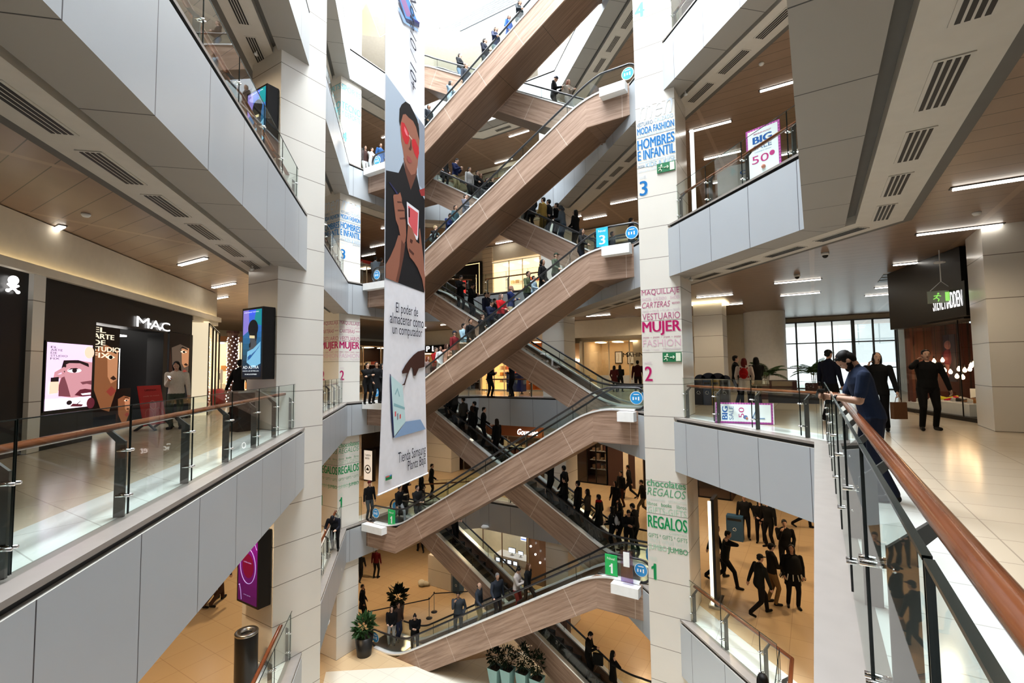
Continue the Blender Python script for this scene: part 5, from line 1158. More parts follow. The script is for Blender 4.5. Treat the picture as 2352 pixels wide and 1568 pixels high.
t = thing('bin', (-11.75, 6.3, 0), 'dark square bin against the near pillar on the left gallery', 'litter bin')
b = MB(); b.box((-12.0, 6.2, 0), (-11.6, 6.6, 0.92)); b.build('body', M_dark, t); b = MB(); b.box((-12.02, 6.18, 0.92), (-11.58, 6.62, 0.96)); b.build('lid', M_steel, t)
t = thing('control_cabinet', (-17.0, 16.9, -5.5), 'black cabinet standing at the level 1 landing by the green level sign', 'cabinet')
b = MB(); b.lathe([(0.24, 0), (0.24, 0.92), (0.26, 0.94), (0.26, 0.99), (0.0, 1.0)], (-16.95, 16.92, -5.5), 20); b.build('body', M_dark, t); b = MB(); b.lathe([(0.03, 1.0), (0.05, 1.08), (0.03, 1.16), (0.0, 1.17)], (-16.95, 16.92, -5.5), 10); b.build('knob', M_dark, t)
# ------------------------------------------------------------------ seats, stands and signs
t = thing('bench', (-0.85, 21.3, 0), 'long dark upholstered bench on the right gallery', 'bench')
b = MB(); b.box((-1.55, 20.9, 0.0), (0.1, 21.7, 0.42)); b.build('seat', plain('dark grey fabric', (0.018, 0.018, 0.022), 0.8), t)
b = MB(); b.box((-1.55, 21.6, 0.42), (-0.6, 21.75, 0.85)); b.build('backrest', plain('dark red fabric', (0.05, 0.012, 0.012), 0.8), t)
t = thing('armchair', (-22.2, 11.0, 0), 'rounded dark red booth chair by the post with fairy lights', 'armchair')
b = MB(); b.lathe([(0.0, 0), (0.62, 0), (0.68, 0.3), (0.66, 0.62), (0.5, 0.72), (0.0, 0.5)], (-22.2, 10.6, 0), 20); b.build('shell', plain('crimson leather', (0.30, 0.012, 0.018), 0.4), t, True)
t = thing('notice_stand', (-22.6, 11.6, 0), 'white notice stand with a black panel behind the red booth chair', 'sign')
b = MB(); b.tube([(-22.4, 11.2, 0), (-22.4, 11.2, 1.0)], 0.02, 8); b.build('pole', M_steel, t); b = MB(); b.obox((-22.4, 11.2, 1.25), (0.3, 0.015, 0.3), -0.6, 0); b.obox((-22.4 - .01, 11.2 - .02, 1.25), (0.25, 0.015, 0.14), -0.6, 1); b.build('panel', [M_white, M_dark], t)
t = thing('sandwich_board', (-14.4, 5.75, 0), 'bright red advertising board on black feet before the black cosmetics shop', 'sign')
u = Vector((-0.6, 0.8, 0)).normalized(); n = Vector((0.8, 0.6, 0)); o = Vector((-13.95, 5.2, 0.12))
b = MB(); up = (Vector((0, 0, 1)) - n * 0.18).normalized(); b.slab([o, o + u * 0.85, o + u * 0.85 + up * 1.0, o + up * 1.0], n, -0.03, 0); c = o + n * 0.004
b.text('LIPSTICK', c + u * .2 + up * .86, u, up, .45, .05, 1, .01); b.text('made to match', c + u * .12 + up * .72, u, up, .6, .035, 2)
for a, z, r in ((.42, .5, .11), (.24, .26, .15), (.6, .26, .15)):
    for k in range(24): q = 2 * math.pi * k / 24; b.ball(c + u * (a + r * math.cos(q)) + up * (z + r * math.sin(q)), 0.010, 2, 6, 4)
b.build('board', [plain('red board', (0.48, 0.012, 0.016), 0.4), M_dark, plain('pale red print', (0.7, 0.25, 0.22), 0.5)], t)
for k in (0.08, 0.77):
    b = MB(); p = o + u * k; p.z = 0
    b.tube([p + n * 0.22, p + Vector((0, 0, 0.2)), p - n * 0.28], 0.035, 6); b.build('foot', M_dark, t)
t = thing('parking_sign', (-24.0, 21.0, -5.5), 'standing white light box with a round car pictogram on level 1', 'sign')
b = MB(); b.box((-24.4, 20.95, -5.5), (-23.6, 21.2, -3.55)); b.build('housing', M_dark, t)
b = MB(); b.box((-24.36, 20.93, -5.42), (-23.64, 20.95, -3.6), 0); c = Vector((-24.0, 20.92, -4.75))
for r, m in ((0.27, 1), (0.21, 0)): b.disc(c + Vector((0, -0.004 * (2 - m), 0)), r, (1, 0, 0), (0, 0, 1), m, 24)
b.box((-24.12, 20.90, -4.82), (-23.88, 20.912, -4.74), 1); b.poly([(-24.09, 20.905, -4.74), (-23.91, 20.905, -4.74), (-23.95, 20.905, -4.65), (-24.05, 20.905, -4.65)], 1)
b.text('TARIFA', (-24.28, 20.92, -3.95), (1, 0, 0), (0, 0, 1), .55, .12, 1, .02); b.text('$800', (-24.25, 20.92, -4.15), (1, 0, 0), (0, 0, 1), .4, .13, 1, .02); b.build('face', [lamp('lit panel', (0.8, 0.72, 0.6), 0.7), M_dark], t)
t = thing('light_column', (-2.7, 15.3, -5.5), 'tall thin display panel with a bright edge seen edge-on on level 1', 'display panel')
b = MB(); b.box((-2.74, 15.08, -5.42), (-2.64, 15.75, -2.45), 0); b.build('housing', M_dark, t); b = MB(); b.box((-2.80, 15.02, -5.42), (-2.72, 15.08, -2.5)); b.build('lit_edge', lamp('lit edge', (1.0, 0.88, 0.66), 1.6), t); b = MB(); b.box((-2.85, 14.95, -5.5), (-2.55, 15.8, -5.42)); b.build('base', M_steel, t)
t = thing('sign_holder', (-5.15, 15.15, -5.5), 'translucent lilac sign on a stand at the level 1 end of the lowest front escalator', 'sign')
b = MB(); b.box((-5.55, 15.22, -5.45), (-5.15, 15.25, -4.45)); b.build('panel', glass_mat('lilac plastic', (0.72, 0.66, 0.92), 0.25), t); b = MB(); b.box((-5.45, 15.2, -4.95), (-5.25, 15.216, -4.5)); b.build('leaflet', M_signwhite, t)
def stanchion(x, y, z, label):
    t = thing('barrier_post', (x, y, z), label, 'barrier post', 'belt barrier posts')
    b = MB(); b.lathe([(0.16, 0), (0.16, 0.02), (0.03, 0.04)], (x, y, z), 18); b.build('base', M_dark, t, True); b = MB(); b.tube([(x, y, z + 0.03), (x, y, z + 0.98)], 0.022, 10); b.build('pole', M_steel, t); b = MB(); b.lathe([(0.035, 0.92), (0.035, 1.0), (0.0, 1.01)], (x, y, z), 12); b.build('head', M_dark, t)
ST = [(-18.5, 16.2, -11), (-16.85, 17.75 + .9, -11), (-17.05, 19.25, -11), (-14.8, 21.0, -11)]
for k, p in enumerate(ST[:3]): stanchion(*p, '%s belt barrier post on the ground floor by the lowest front escalator' % ('leftmost', 'middle', 'right')[k])
b = MB()
for p, q in zip(ST, ST[1:]): b.obox((Vector(p) + Vector(q)) / 2 + Vector((0, 0, 0.93)), ((Vector(q) - Vector(p)).length / 2, 0.004, 0.025), math.atan2(q[1] - p[1], q[0] - p[0]))
tag(b.build('barrier_belt', plain('black webbing', (0.012, 0.012, 0.016), 0.8)), 'black belt strung between the barrier posts on the ground floor', 'barrier belt')
b = MB(); b.box((-19.45, 21.45, -11), (-17.75, 21.9, -9.3)); struct(b.build('wall_block', M_stone))
b = MB()
for k, (dx, dy, r) in enumerate(((0, 0, .2), (.25, .05, .17), (.12, -.1, .19), (.34, .1, .14))): b.ball((-19.75 + dx, 21.2 + dy, -10.98 + r * .75), (r, r, r * .75), 0, 12, 8)
tag(b.build('cloth_bundle', plain('cream cloth', (0.62, 0.60, 0.50), 0.8), smooth=True), 'heap of cream cloth on the ground floor beside the stone block', 'cloth bundle')
# ------------------------------------------------------------------ plants
M_leaf = plain('dark green leaf', (0.022, 0.06, 0.016), 0.5, 0, 0.4, 9.0, 0.25); M_leafd = plain('deep green leaf', (0.007, 0.016, 0.006), 0.7, 0, 0.4, 9.0, 0.15); M_bark = plain('stem', (0.09, 0.06, 0.035), 0.8); M_soil = plain('soil', (0.02, 0.013, 0.009), 0.9)
def frond(b, base, az, el, L, w, droop, m=0, leaflets=14):
    p = Vector(base); d = Vector((math.cos(az) * math.cos(el), math.sin(az) * math.cos(el), math.sin(el))); pts = [p.copy()]
    for k in range(8):
        d = (d + Vector((0, 0, -droop / 8))).normalized(); p = p + d * (L / 8); pts.append(p.copy())
    b.tube(pts, [0.012 * (1 - k / 10) for k in range(9)], 5, m)
    side = Vector((-math.sin(az), math.cos(az), 0))
    for j in range(leaflets):
        t_ = 0.2 + 0.8 * j / leaflets; i = min(7, int(t_ * 8)); q = pts[i].lerp(pts[i + 1], t_ * 8 - i); fw = (pts[i + 1] - pts[i]).normalized(); l = w * math.sin(math.pi * (0.15 + 0.8 * t_)) + 0.04
        for s in (-1, 1):
            e = q + side * (s * l) + fw * l * 0.55 - Vector((0, 0, l * 0.35)); wv = fw * 0.022
            b.add([q - wv, q + wv, q.lerp(e, .55) + wv * 1.1, e, q.lerp(e, .55) - wv * 1.1], [(0, 1, 2, 3, 4)], m)
def palm(x, y, z, label, H=1.7, pot=0.62, r=0.34, potc=(0.05, 0.014, 0.012), n=13, L=1.0, seed=1):
    t = thing('potted_palm', (x, y, z), label, 'potted plant'); rnd = random.Random(seed)
    b = MB(); b.box((x - r, y - r, z), (x + r, y + r, z + pot)); b.build('pot', plain('planter', potc, 0.5), t); b = MB(); b.box((x - r * .9, y - r * .9, z + pot), (x + r * .9, y + r * .9, z + pot + .01)); b.build('soil', M_soil, t)
    b = MB()
    for k in range(4): b.tube([(x + .05 * math.cos(k * 1.6), y + .05 * math.sin(k * 1.6), z + pot), (x + .1 * math.cos(k * 1.6), y + .1 * math.sin(k * 1.6), z + pot + .5)], 0.014, 6)
    b.build('stem', M_bark, t)
    b = MB()
    for k in range(n): frond(b, (x, y, z + pot + 0.35), k * 2.4 + rnd.uniform(-.2, .2), rnd.uniform(.55, 1.35), L * rnd.uniform(.75, 1.1), 0.2, rnd.uniform(.9, 1.7))
    b.build('foliage', M_leaf, t)
palm(-1.75, 23.3, 0, 'arching palm in a dark red planter left of the far window', seed=3); palm(-0.05, 25.2, 0, 'arching palm in a dark planter in front of the far window', seed=8, H=1.9, L=1.15)
def bushy(x, y, z, label, pot_h, r0, r1, potm, H, W, m, n=160, seed=1, flowers=0, trunk=0.0, leaf=0.16):
    t = thing('potted_plant', (x, y, z), label, 'potted plant'); rnd = random.Random(seed)
    b = MB(); b.lathe([(r0, 0), (r1, pot_h), (r1 * .88, pot_h), (r1 * .86, pot_h - .06)], (x, y, z), 20, cap=False) if potm is not M_teal else b.add([(x + sx * r, y + sy * r, z + zz) for r, zz in ((r0, 0), (r1, pot_h)) for sx, sy in ((-1, -1), (1, -1), (1, 1), (-1, 1))], [(0, 1, 5, 4), (1, 2, 6, 5), (2, 3, 7, 6), (3, 0, 4, 7), (0, 3, 2, 1)])
    b.build('pot', potm, t, potm is not M_teal); b = MB(); b.lathe([(0, pot_h - .05), (r1 * .86, pot_h - .05)], (x, y, z), 16, cap=False); b.build('soil', M_soil, t)
    b = MB(); b.tube([(x, y, z + pot_h - .05), (x + .02, y, z + pot_h + trunk + H * .4)], 0.02, 6); b.build('stem', M_bark, t)
    b = MB(); c = Vector((x, y, z + pot_h + trunk + H / 2))
    for k in range(n):
        d = Vector((rnd.gauss(0, 1), rnd.gauss(0, 1), rnd.gauss(0, 1))).normalized(); q = c + Vector((d.x * W, d.y * W, d.z * H / 2)) * rnd.uniform(.45, 1)
        o_ = (d + Vector((rnd.uniform(-.6, .6), rnd.uniform(-.6, .6), rnd.uniform(-.2, .7)))).normalized(); s_ = o_.cross(Vector((rnd.random(), rnd.random(), 1))).normalized(); l = leaf * rnd.uniform(.7, 1.3)
        b.add([q, q + o_ * l * .5 + s_ * l * .22, q + o_ * l, q + o_ * l * .5 - s_ * l * .22], [(0, 1, 2, 3)])
    b.build('foliage', m, t)
    for k in range(flowers):
        b = MB(); a = k * 2.1; q = c + Vector((W * .9 * math.cos(a), W * .9 * math.sin(a), H * (.42 - .25 * k)))
        for j in range(9): b.ball(q + Vector((rnd.uniform(-.1, .1), rnd.uniform(-.1, .1), rnd.uniform(-.12, .12))), rnd.uniform(.02, .035), 0, 6, 4)
        b.build('blossom', plain('cream blossom', (0.75, 0.60, 0.45), 0.6), t)
M_teal = plain('pale teal planter', (0.20, 0.36, 0.35), 0.5); M_blackpot = plain('black pot', (0.012, 0.012, 0.012), 0.35)
bushy(-17.2, 14.85, -11, 'leafy plant in a big black pot at the foot of the far left pillar', 0.82, 0.30, 0.40, M_blackpot, 0.8, 0.36, M_leaf, 190, 4, leaf=0.3)
bushy(-18.1, 17.7, -11, 'spiky dark plant in a black pot behind the lowest escalator entrance', 0.8, 0.26, 0.36, M_blackpot, 0.75, 0.32, M_leafd, 160, 5, leaf=0.34)
for k, (x, y, H_, fl, lab) in enumerate(((-11.0, 15.95, .62, 1, 'leftmost'), (-10.45, 16.0, .82, 2, 'second'), (-9.85, 16.15, 1.0, 2, 'third'), (-9.3, 16.25, .8, 0, 'rightmost'))):
    bushy(x, y, -11, '%s of the four tapered teal planters with dark bushes under the lowest front escalator' % lab, 0.95 - .1 * (k % 3 == 0), 0.13, 0.23, M_teal, H_, 0.30, M_leafd, 420, 20 + k, fl, 0.12 * (k % 3 == 0), 0.12)
# ------------------------------------------------------------------ under the glass roof
for x0, w, lab in ((-20.7, 6.0, 'long'), (-23.7, 2.6, 'short')):
    t = thing('louvre_grille', (x0 + w / 2, 24.5, 24.4), '%s dark louvre grille in the white wall under the glass roof' % lab, 'grille')
    b = MB(); b.box((x0, 24.56, 24.2), (x0 + w, 24.6, 25.2)); b.build('backing', plain('grey recess', (0.05, 0.055, 0.055), 0.7), t)
    b = MB()
    for k in range(7): b.obox((x0 + w / 2, 24.53, 24.28 + .14 * k), (w / 2, 0.05, 0.02), 0, 0, ('X', -.5))
    b.build('slats', plain('pale slat', (0.40, 0.42, 0.42), 0.5), t)
t = thing('shade_sail', (-18.8, 15.5, 18.8), 'cream triangular shade sail under the roof left of the banner', 'shade sail')
b = MB(); b.slab([(-17.7, 15.2, 19.3), (-19.6, 15.9, 18.9), (-18.5, 16.8, 18.8)], (0, 0, 1), 0.02); b.build('cloth', plain('cream sail', (0.85, 0.72, 0.45), 0.7), t)
b = MB(); b.tube([(-17.7, 15.2, 19.3), (-17.5, 15.15, 21.0)], 0.012, 6); b.tube([(-18.5, 16.8, 18.8), (-17.9, 17.3, 19.4)], 0.012, 6); b.build('stay_cable', M_steel, t)
# ------------------------------------------------------------------ people
import numpy as np
def ik(a, t, l1, l2, pole):
    a, t, pole = Vector(a), Vector(t), Vector(pole)
    d = t - a; L = d.length
    if L > (l1 + l2) * 0.999: t = a + d * ((l1 + l2) * 0.999 / L); d = t - a; L = d.length
    n = d / L
    x = (l1 * l1 - l2 * l2 + L * L) / (2 * L); h = math.sqrt(max(l1 * l1 - x * x, 0))
    pp = pole - n * pole.dot(n)
    if pp.length < 1e-5: pp = Vector((0, 1, 0))
    return a + n * x + pp.normalized() * h, t
POSES = {
    'standA': dict(RH=(0.27, 0.05, 0.80), LH=(-0.27, 0.03, 0.80), RF=(0.10, 0.02), LF=(-0.11, -0.03)),
    'standB': dict(RH=(0.10, 0.30, 1.06), LH=(-0.12, 0.27, 1.02), RF=(0.11, 0.05), LF=(-0.10, -0.05), yaw=15),
    'standC': dict(RH=(0.22, 0.12, 0.90), LH=(-0.22, 0.12, 0.90), RF=(0.12, 0.0), LF=(-0.09, 0.08), yaw=-20, coat=0.62),
    'standD': dict(RH=(-0.10, 0.24, 1.20), LH=(0.10, 0.22, 1.14), RF=(0.10, 0.04), LF=(-0.10, 0.0), yaw=20),
    'rail': dict(RH=(0.34, 0.34, 1.02), LH=(-0.26, 0.04, 0.80), RF=(0.10, 0.03), LF=(-0.10, -0.04), lean=4, yaw=-15),
    'phone': dict(RH=(0.07, 0.34, 1.20), LH=(-0.06, 0.32, 1.16), RF=(0.11, 0.0), LF=(-0.10, 0.06), lean=4, pitch=28),
    'ear': dict(RH=(0.19, 0.10, 1.47), LH=(-0.25, 0.06, 0.82), RF=(0.10, 0.05), LF=(-0.10, -0.05), pitch=6, coat=0.70),
    'chin': dict(RH=(0.11, 0.20, 1.40), LH=(-0.20, 0.10, 0.92), RF=(0.10, 0.0), LF=(-0.11, 0.05), pitch=8),
    'walk': dict(RH=(0.26, 0.18, 0.84), LH=(-0.26, -0.16, 0.84), RF=(0.09, -0.32), LF=(-0.09, 0.32), lean=5, back='R'),
    'walkear': dict(RH=(0.19, 0.10, 1.47), LH=(-0.27, -0.10, 0.84), RF=(0.09, 0.34), LF=(-0.09, -0.34), lean=7, back='L', pitch=6),
    'carry': dict(RH=(0.26, 0.10, 0.84), LH=(-0.30, 0.16, 0.95), RF=(0.10, 0.03), LF=(-0.11, -0.02)),
    'lean': dict(RH=(0.22, 0.62, 0.98), LH=(-0.16, 0.66, 0.96), RF=(0.11, -0.06), LF=(-0.11, 0.10), lean=42, pitch=30),
    'look': dict(RH=(0.08, 0.26, 1.24), LH=(-0.27, 0.06, 0.82), RF=(0.09, 0.03), LF=(-0.10, 0.02), pitch=24, yaw=10),
    'railman': dict(RH=(0.06, 0.42, 1.13), LH=(-0.06, 0.36, 1.12), RF=(0.12, -0.02), LF=(-0.12, -0.10), lean=13, pitch=42, sleeve='short', fine=True, elbow_out=0.5),
    'bagwoman': dict(RH=(0.12, 0.20, 1.42), LH=(-0.31, 0.12, 0.86), RF=(0.08, 0.10), LF=(-0.09, -0.12), yaw=24, fine=True, coat=0.80),
    'phoneman': dict(RH=(0.18, 0.09, 1.475), LH=(-0.32, 0.05, 0.84), RF=(0.12, 0.06), LF=(-0.12, -0.08), fine=True, wide=1.14, elbow_out=1.2),
    'sit': dict(RH=(0.14, 0.36, 0.98), LH=(-0.14, 0.36, 0.98), RF=(0.12, 0.42), LF=(-0.12, 0.42), lean=-6, sit=0.42),
}
_tm = {}
def figure(pose):
    """one continuous body posed by its joints; returns mesh, head frame, hand frames"""
    if pose in _tm: return _tm[pose]
    P = POSES[pose]; fine = P.get('fine'); W = P.get('wide', 1.10)
    mb = MB(); segs = []                                   # segs: (p0, p1, r0, r1, label)
    dz = -(0.90 - P['sit'] - 0.02) if 'sit' in P else (-0.05 if 'back' in P else 0.0)
    hip = Vector((0, 0, 0.90 + dz))
    B = Matrix.Rotation(-math.radians(P.get('lean', 0)), 4, 'X')
    def body(p, k=1.0):
        p = Vector(p); p.z += dz
        if p.z <= hip.z: return p
        k = min(1, (p.z - hip.z) / 0.18)
        R = Matrix.Rotation(-math.radians(P.get('lean', 0)) * (0.4 + 0.6 * k), 4, 'X')
        return hip + (R @ (p - hip))
    nr = 16
    def loft(secs, label, posed=True):
        o = len(mb.v); pts = []
        for z, rx, ry, yo in secs:
            for k in range(nr):
                a = 2 * math.pi * k / nr
                q = Vector((rx * W * math.cos(a), yo + ry * W * math.sin(a), z))
                pts.append(body(q) if posed else q)
        n = len(secs)
        fs = [(i * nr + k, i * nr + (k + 1) % nr, (i + 1) * nr + (k + 1) % nr, (i + 1) * nr + k) for i in range(n - 1) for k in range(nr)]
        fs += [list(range(nr))[::-1], [(n - 1) * nr + k for k in range(nr)]]
        mb.add(pts, fs)
        for i in range(n - 1):
            c0 = body((0, secs[i][3], secs[i][0])) if posed else Vector((0, secs[i][3], secs[i][0] + dz))
            c1 = body((0, secs[i + 1][3], secs[i + 1][0])) if posed else Vector((0, secs[i + 1][3], secs[i + 1][0] + dz))
            w0, w1 = (secs[i][1] + secs[i][2]) / 2, (secs[i + 1][1] + secs[i + 1][2]) / 2
            for s in (-1, 0, 1):
                e0 = Vector((s * secs[i][1] * 0.45, 0, 0)); e1 = Vector((s * secs[i + 1][1] * 0.45, 0, 0))
                segs.append((c0 + e0, c1 + e1, secs[i][2], secs[i + 1][2], label))
    def cap(p0, p1, r0, r1, label, flat=None, n=10):
        p0, p1 = Vector(p0), Vector(p1); d = (p1 - p0).normalized()
        pts = [p0 - d * r0 * 0.95, p0 - d * r0 * 0.6, p0, p0.lerp(p1, 0.5), p1, p1 + d * r1 * 0.6, p1 + d * r1 * 0.95]
        mb.tube(pts, [r0 * 0.25, r0 * 0.8, r0, (r0 + r1) / 2, r1, r1 * 0.8, r1 * 0.25], n)
        segs.append((p0, p1, r0, r1, label))
    hem = P.get('coat', 0.90)
    loft([(0.80, 0.13, 0.085, 0), (0.88, 0.168, 0.112, -0.01), (0.97, 0.162, 0.108, -0.005)], 2)
    loft([(hem, 0.17 + (0.90 - hem) * 0.10, 0.118 + (0.90 - hem) * 0.10, -0.005), (0.97, 0.166, 0.113, -0.003), (1.08, 0.152, 0.105, 0.0), (1.20, 0.166, 0.112, 0.005), (1.31, 0.186, 0.116, 0.004), (1.385, 0.188, 0.10, -0.002), (1.435, 0.135, 0.08, -0.008), (1.475, 0.07, 0.066, -0.004)], 1)
    cap(body((0, -0.004, 1.455)), body((0, 0.012, 1.535)), 0.057, 0.05, 0)
    # head frame
    nk = body((0, 0.0, 1.52))
    HM = Matrix.Translation(nk) @ Matrix.Rotation(-math.radians(P.get('lean', 0)), 4, 'X') @ Matrix.Rotation(-math.radians(P.get('pitch', 0)), 4, 'X') @ Matrix.Rotation(math.radians(P.get('yaw', 0)), 4, 'Z') @ Matrix.Scale(0.93, 4)
    H = lambda x, y, z: HM @ Vector((x, y, z))
    def hball(c, r, n=14, k=10):
        p = []
        for i in range(k + 1):
            a = math.pi * i / k
            for j in range(n):
                b = 2 * math.pi * j / n
                p.append(H(c[0] + r[0] * math.sin(a) * math.cos(b), c[1] + r[1] * math.sin(a) * math.sin(b), c[2] + r[2] * math.cos(a)))
        mb.add(p, [(i * n + j, (i + 1) * n + j, (i + 1) * n + (j + 1) % n, i * n + (j + 1) % n) for i in range(k) for j in range(n)])
    hball((0, 0.015, 0.115), (0.076, 0.096, 0.105)); hball((0, 0.045, 0.055), (0.056, 0.062, 0.072)); hball((0, 0.035, 0.085), (0.066, 0.075, 0.08))
    hball((0, 0.108, 0.075), (0.013, 0.017, 0.022), 8, 6); hball((0, 0.104, 0.095), (0.009, 0.012, 0.026), 8, 6)
    hball((0, 0.088, 0.012), (0.024, 0.018, 0.016), 8, 6); hball((0, 0.098, 0.042), (0.024, 0.010, 0.010), 8, 6); hball((0, 0.085, 0.118), (0.05, 0.025, 0.014), 8, 6)
    for s in (-1, 1): hball((s * 0.077, 0.012, 0.085), (0.012, 0.022, 0.032), 8, 6)
    segs.append((H(0, 0.02, 0.02), H(0, 0.02, 0.15), 0.09, 0.09, 0))
    # arms
    hands = {}
    for s, key in ((1, 'RH'), (-1, 'LH')):
        sh = body((s * 0.188 * W, -0.005, 1.385))
        t = Vector(P[key]); t.z += dz
        t.x *= (W if abs(t.x) > 0.2 else 1)
        eo = P.get('elbow_out', 0.35)
        el, wr = ik(sh, t, 0.285, 0.255, (s * eo, -0.55 if t.z < 1.3 else 0.15, -0.7 if t.z < 1.3 else -1.6))
        if P.get('sleeve') == 'short':
            mid = sh.lerp(el, 0.72)
            cap(sh, mid, 0.066, 0.062, 1); cap(mid, el, 0.048, 0.044, 0); cap(el, wr, 0.046, 0.028, 0)
        else:
            cap(sh, el, 0.066, 0.056, 1); cap(el, wr.lerp(el, 0.04), 0.055, 0.043, 1)
        fd = (wr - el).normalized()
        side = Vector((-s, 0.15, 0.1)); side = (side - fd * side.dot(fd)).normalized(); up = fd.cross(side)
        hands[key] = (wr.copy(), fd.copy(), side.copy())
        if fine:
            pc = wr + fd * 0.05
            cap(wr, wr + fd * 0.02, 0.026, 0.028, 0)
            for k in range(4):
                o_ = (k - 1.5) * 0.019
                cap(wr + up * o_ * 0.6 + fd * 0.015, wr + up * o_ + fd * 0.085, 0.016, 0.0115, 0, n=8)
                l = (0.036, 0.042, 0.040, 0.030)[k]
                b0 = wr + up * o_ + fd * 0.088
                d1 = (fd * 0.8 + side * 0.6).normalized(); d2 = (fd * 0.25 + side * 0.97).normalized()
                b1 = b0 + d1 * l; b2 = b1 + d2 * (l * 0.8)
                cap(b0, b1, 0.0105, 0.0098, 0, n=8); cap(b1, b2, 0.0098, 0.0085, 0, n=8)
            q0 = wr + fd * 0.02 + up * (-0.025); q1 = q0 + (fd * 0.6 - up * 0.7 + side * 0.4).normalized() * 0.042; q2 = q1 + (fd * 0.8 + side * 0.6).normalized() * 0.03
            cap(q0, q1, 0.014, 0.0115, 0, n=8); cap(q1, q2, 0.0115, 0.0095, 0, n=8)
        else:
            cap(wr, wr + fd * 0.055, 0.034, 0.04, 0); cap(wr + fd * 0.06, wr + fd * 0.10 + side * 0.03, 0.036, 0.027, 0)
            cap(wr + fd * 0.02, wr + fd * 0.05 - up * 0.045 + side * 0.02, 0.02, 0.017, 0)
    # legs
    for s, key in ((1, 'RF'), (-1, 'LF')):
        fx, fy = P[key]
        rear = P.get('back') == ('R' if s > 0 else 'L')
        az = 0.16 if rear else 0.085
        h0 = hip + Vector((s * 0.088 * W, 0, -0.02))
        kn, an = ik(h0, (fx * W, fy - 0.03, az), 0.415, 0.415, (s * 0.08, 1, 0.25))
        lb = 2
        cap(h0, kn, 0.092 * W, 0.067, lb); cap(kn, an + Vector((0, 0, 0.01)), 0.066, 0.055, lb)
        if rear: cap(an + Vector((0, -0.02, -0.04)), an + Vector((s * 0.015, 0.13, -0.125)), 0.042, 0.036, 3)
        else: cap(an + Vector((0, -0.02, -0.042)), an + Vector((s * 0.03, 0.155, -0.047)), 0.045, 0.038, 3)
    # fuse into one skin
    vs = 0.0085 if fine else 0.0165
    me = bpy.data.meshes.new('body'); me.from_pydata(mb.v, [], mb.f)
    ob = bpy.data.objects.new('body', me); COL.objects.link(ob)
    md = ob.modifiers.new('fuse', 'REMESH'); md.mode = 'VOXEL'; md.voxel_size = vs
    sm = ob.modifiers.new('soft', 'SMOOTH'); sm.factor = 0.5; sm.iterations = 3 if fine else 2
    dg = bpy.context.evaluated_depsgraph_get()
    res = bpy.data.meshes.new_from_object(ob.evaluated_get(dg))
    bpy.data.objects.remove(ob); bpy.data.meshes.remove(me)
    n = len(res.polygons); ctr = np.empty(n * 3); res.polygons.foreach_get('center', ctr); ctr = ctr.reshape(-1, 3)
    best = np.full(n, 1e9); lab = np.zeros(n, int)
    for p0, p1, r0, r1, l in segs:
        a = np.array(p0); d = np.array(p1) - a; t = np.clip(((ctr - a) @ d) / max(d @ d, 1e-9), 0, 1)
        dist = np.linalg.norm(ctr - (a + t[:, None] * d), axis=1) - (r0 + (r1 - r0) * t)
        m = dist < best; best[m] = dist[m]; lab[m] = l
    lab[(ctr[:, 2] < hem + dz - 0.005) & (lab == 1) & (np.abs(ctr[:, 0]) < 0.2) & (dz == 0)] = 2
    while len(res.materials) < 4: res.materials.append(M_black)
    res.polygons.foreach_set('material_index', lab.tolist()); res.polygons.foreach_set('use_smooth', [True] * n)
    _tm[pose] = (res, HM, hands)
    return _tm[pose]
_hm = {}
def hair_mesh(pose, kind):
    k = (pose, kind)
    if k in _hm: return _hm[k]
    HM = figure(pose)[1]
    b = MB()
    def ball(c, r, n=14, kk=8): b.ball(c, r, 0, n, kk)
    if kind in ('short', 'long', 'bun'):
        ball((0, -0.004, 0.148), (0.083, 0.098, 0.076)); ball((0, -0.035, 0.105), (0.081, 0.066, 0.10))
        for s in (-1, 1): ball((s * 0.066, 0.018, 0.125), (0.016, 0.04, 0.045), 8, 6)
        if kind == 'short': ball((0, 0.046, 0.178), (0.060, 0.042, 0.030))
    if kind == 'long':
        ball((0, -0.055, 0.02), (0.094, 0.06, 0.16)); ball((0, -0.07, -0.12), (0.092, 0.045, 0.14))
        for s in (-1, 1): ball((s * 0.075, 0.015, 0.03), (0.026, 0.04, 0.13), 8, 8)
    if kind == 'bun': ball((0, -0.05, 0.225), (0.045, 0.045, 0.04))
    if kind == 'bald': ball((0, -0.055, 0.075), (0.074, 0.045, 0.05)); [ball((s * 0.07, 0.0, 0.085), (0.012, 0.045, 0.03), 8, 6) for s in (-1, 1)]
    if kind == 'beanie':
        ball((0, 0.0, 0.155), (0.089, 0.106, 0.09)); b.lathe([(0.088, 0.118), (0.095, 0.122), (0.095, 0.155), (0.088, 0.16)], (0, 0.0, 0), 18)
    if kind == 'cap':
        ball((0, 0.0, 0.15), (0.087, 0.104, 0.078)); b.ball((0, 0.12, 0.135), (0.07, 0.075, 0.009), 0, 14, 6); ball((0, -0.04, 0.09), (0.078, 0.055, 0.06))
    if kind == 'hood':
        ball((0, -0.02, 0.12), (0.102, 0.112, 0.125)); ball((0, -0.06, 0.0), (0.12, 0.08, 0.08))
    me = bpy.data.meshes.new('hair')
    me.from_pydata([tuple(HM @ Vector(v)) for v in b.v], [], b.f); me.polygons.foreach_set('use_smooth', [True] * len(b.f))
    me.materials.append(M_black)
    _hm[k] = me
    return me
SKIN = [plain('skin', c, 0.55, 0, 0.05, 20, 0.3) for c in ((0.44, 0.26, 0.18), (0.50, 0.31, 0.22), (0.36, 0.20, 0.13), (0.56, 0.36, 0.27))]
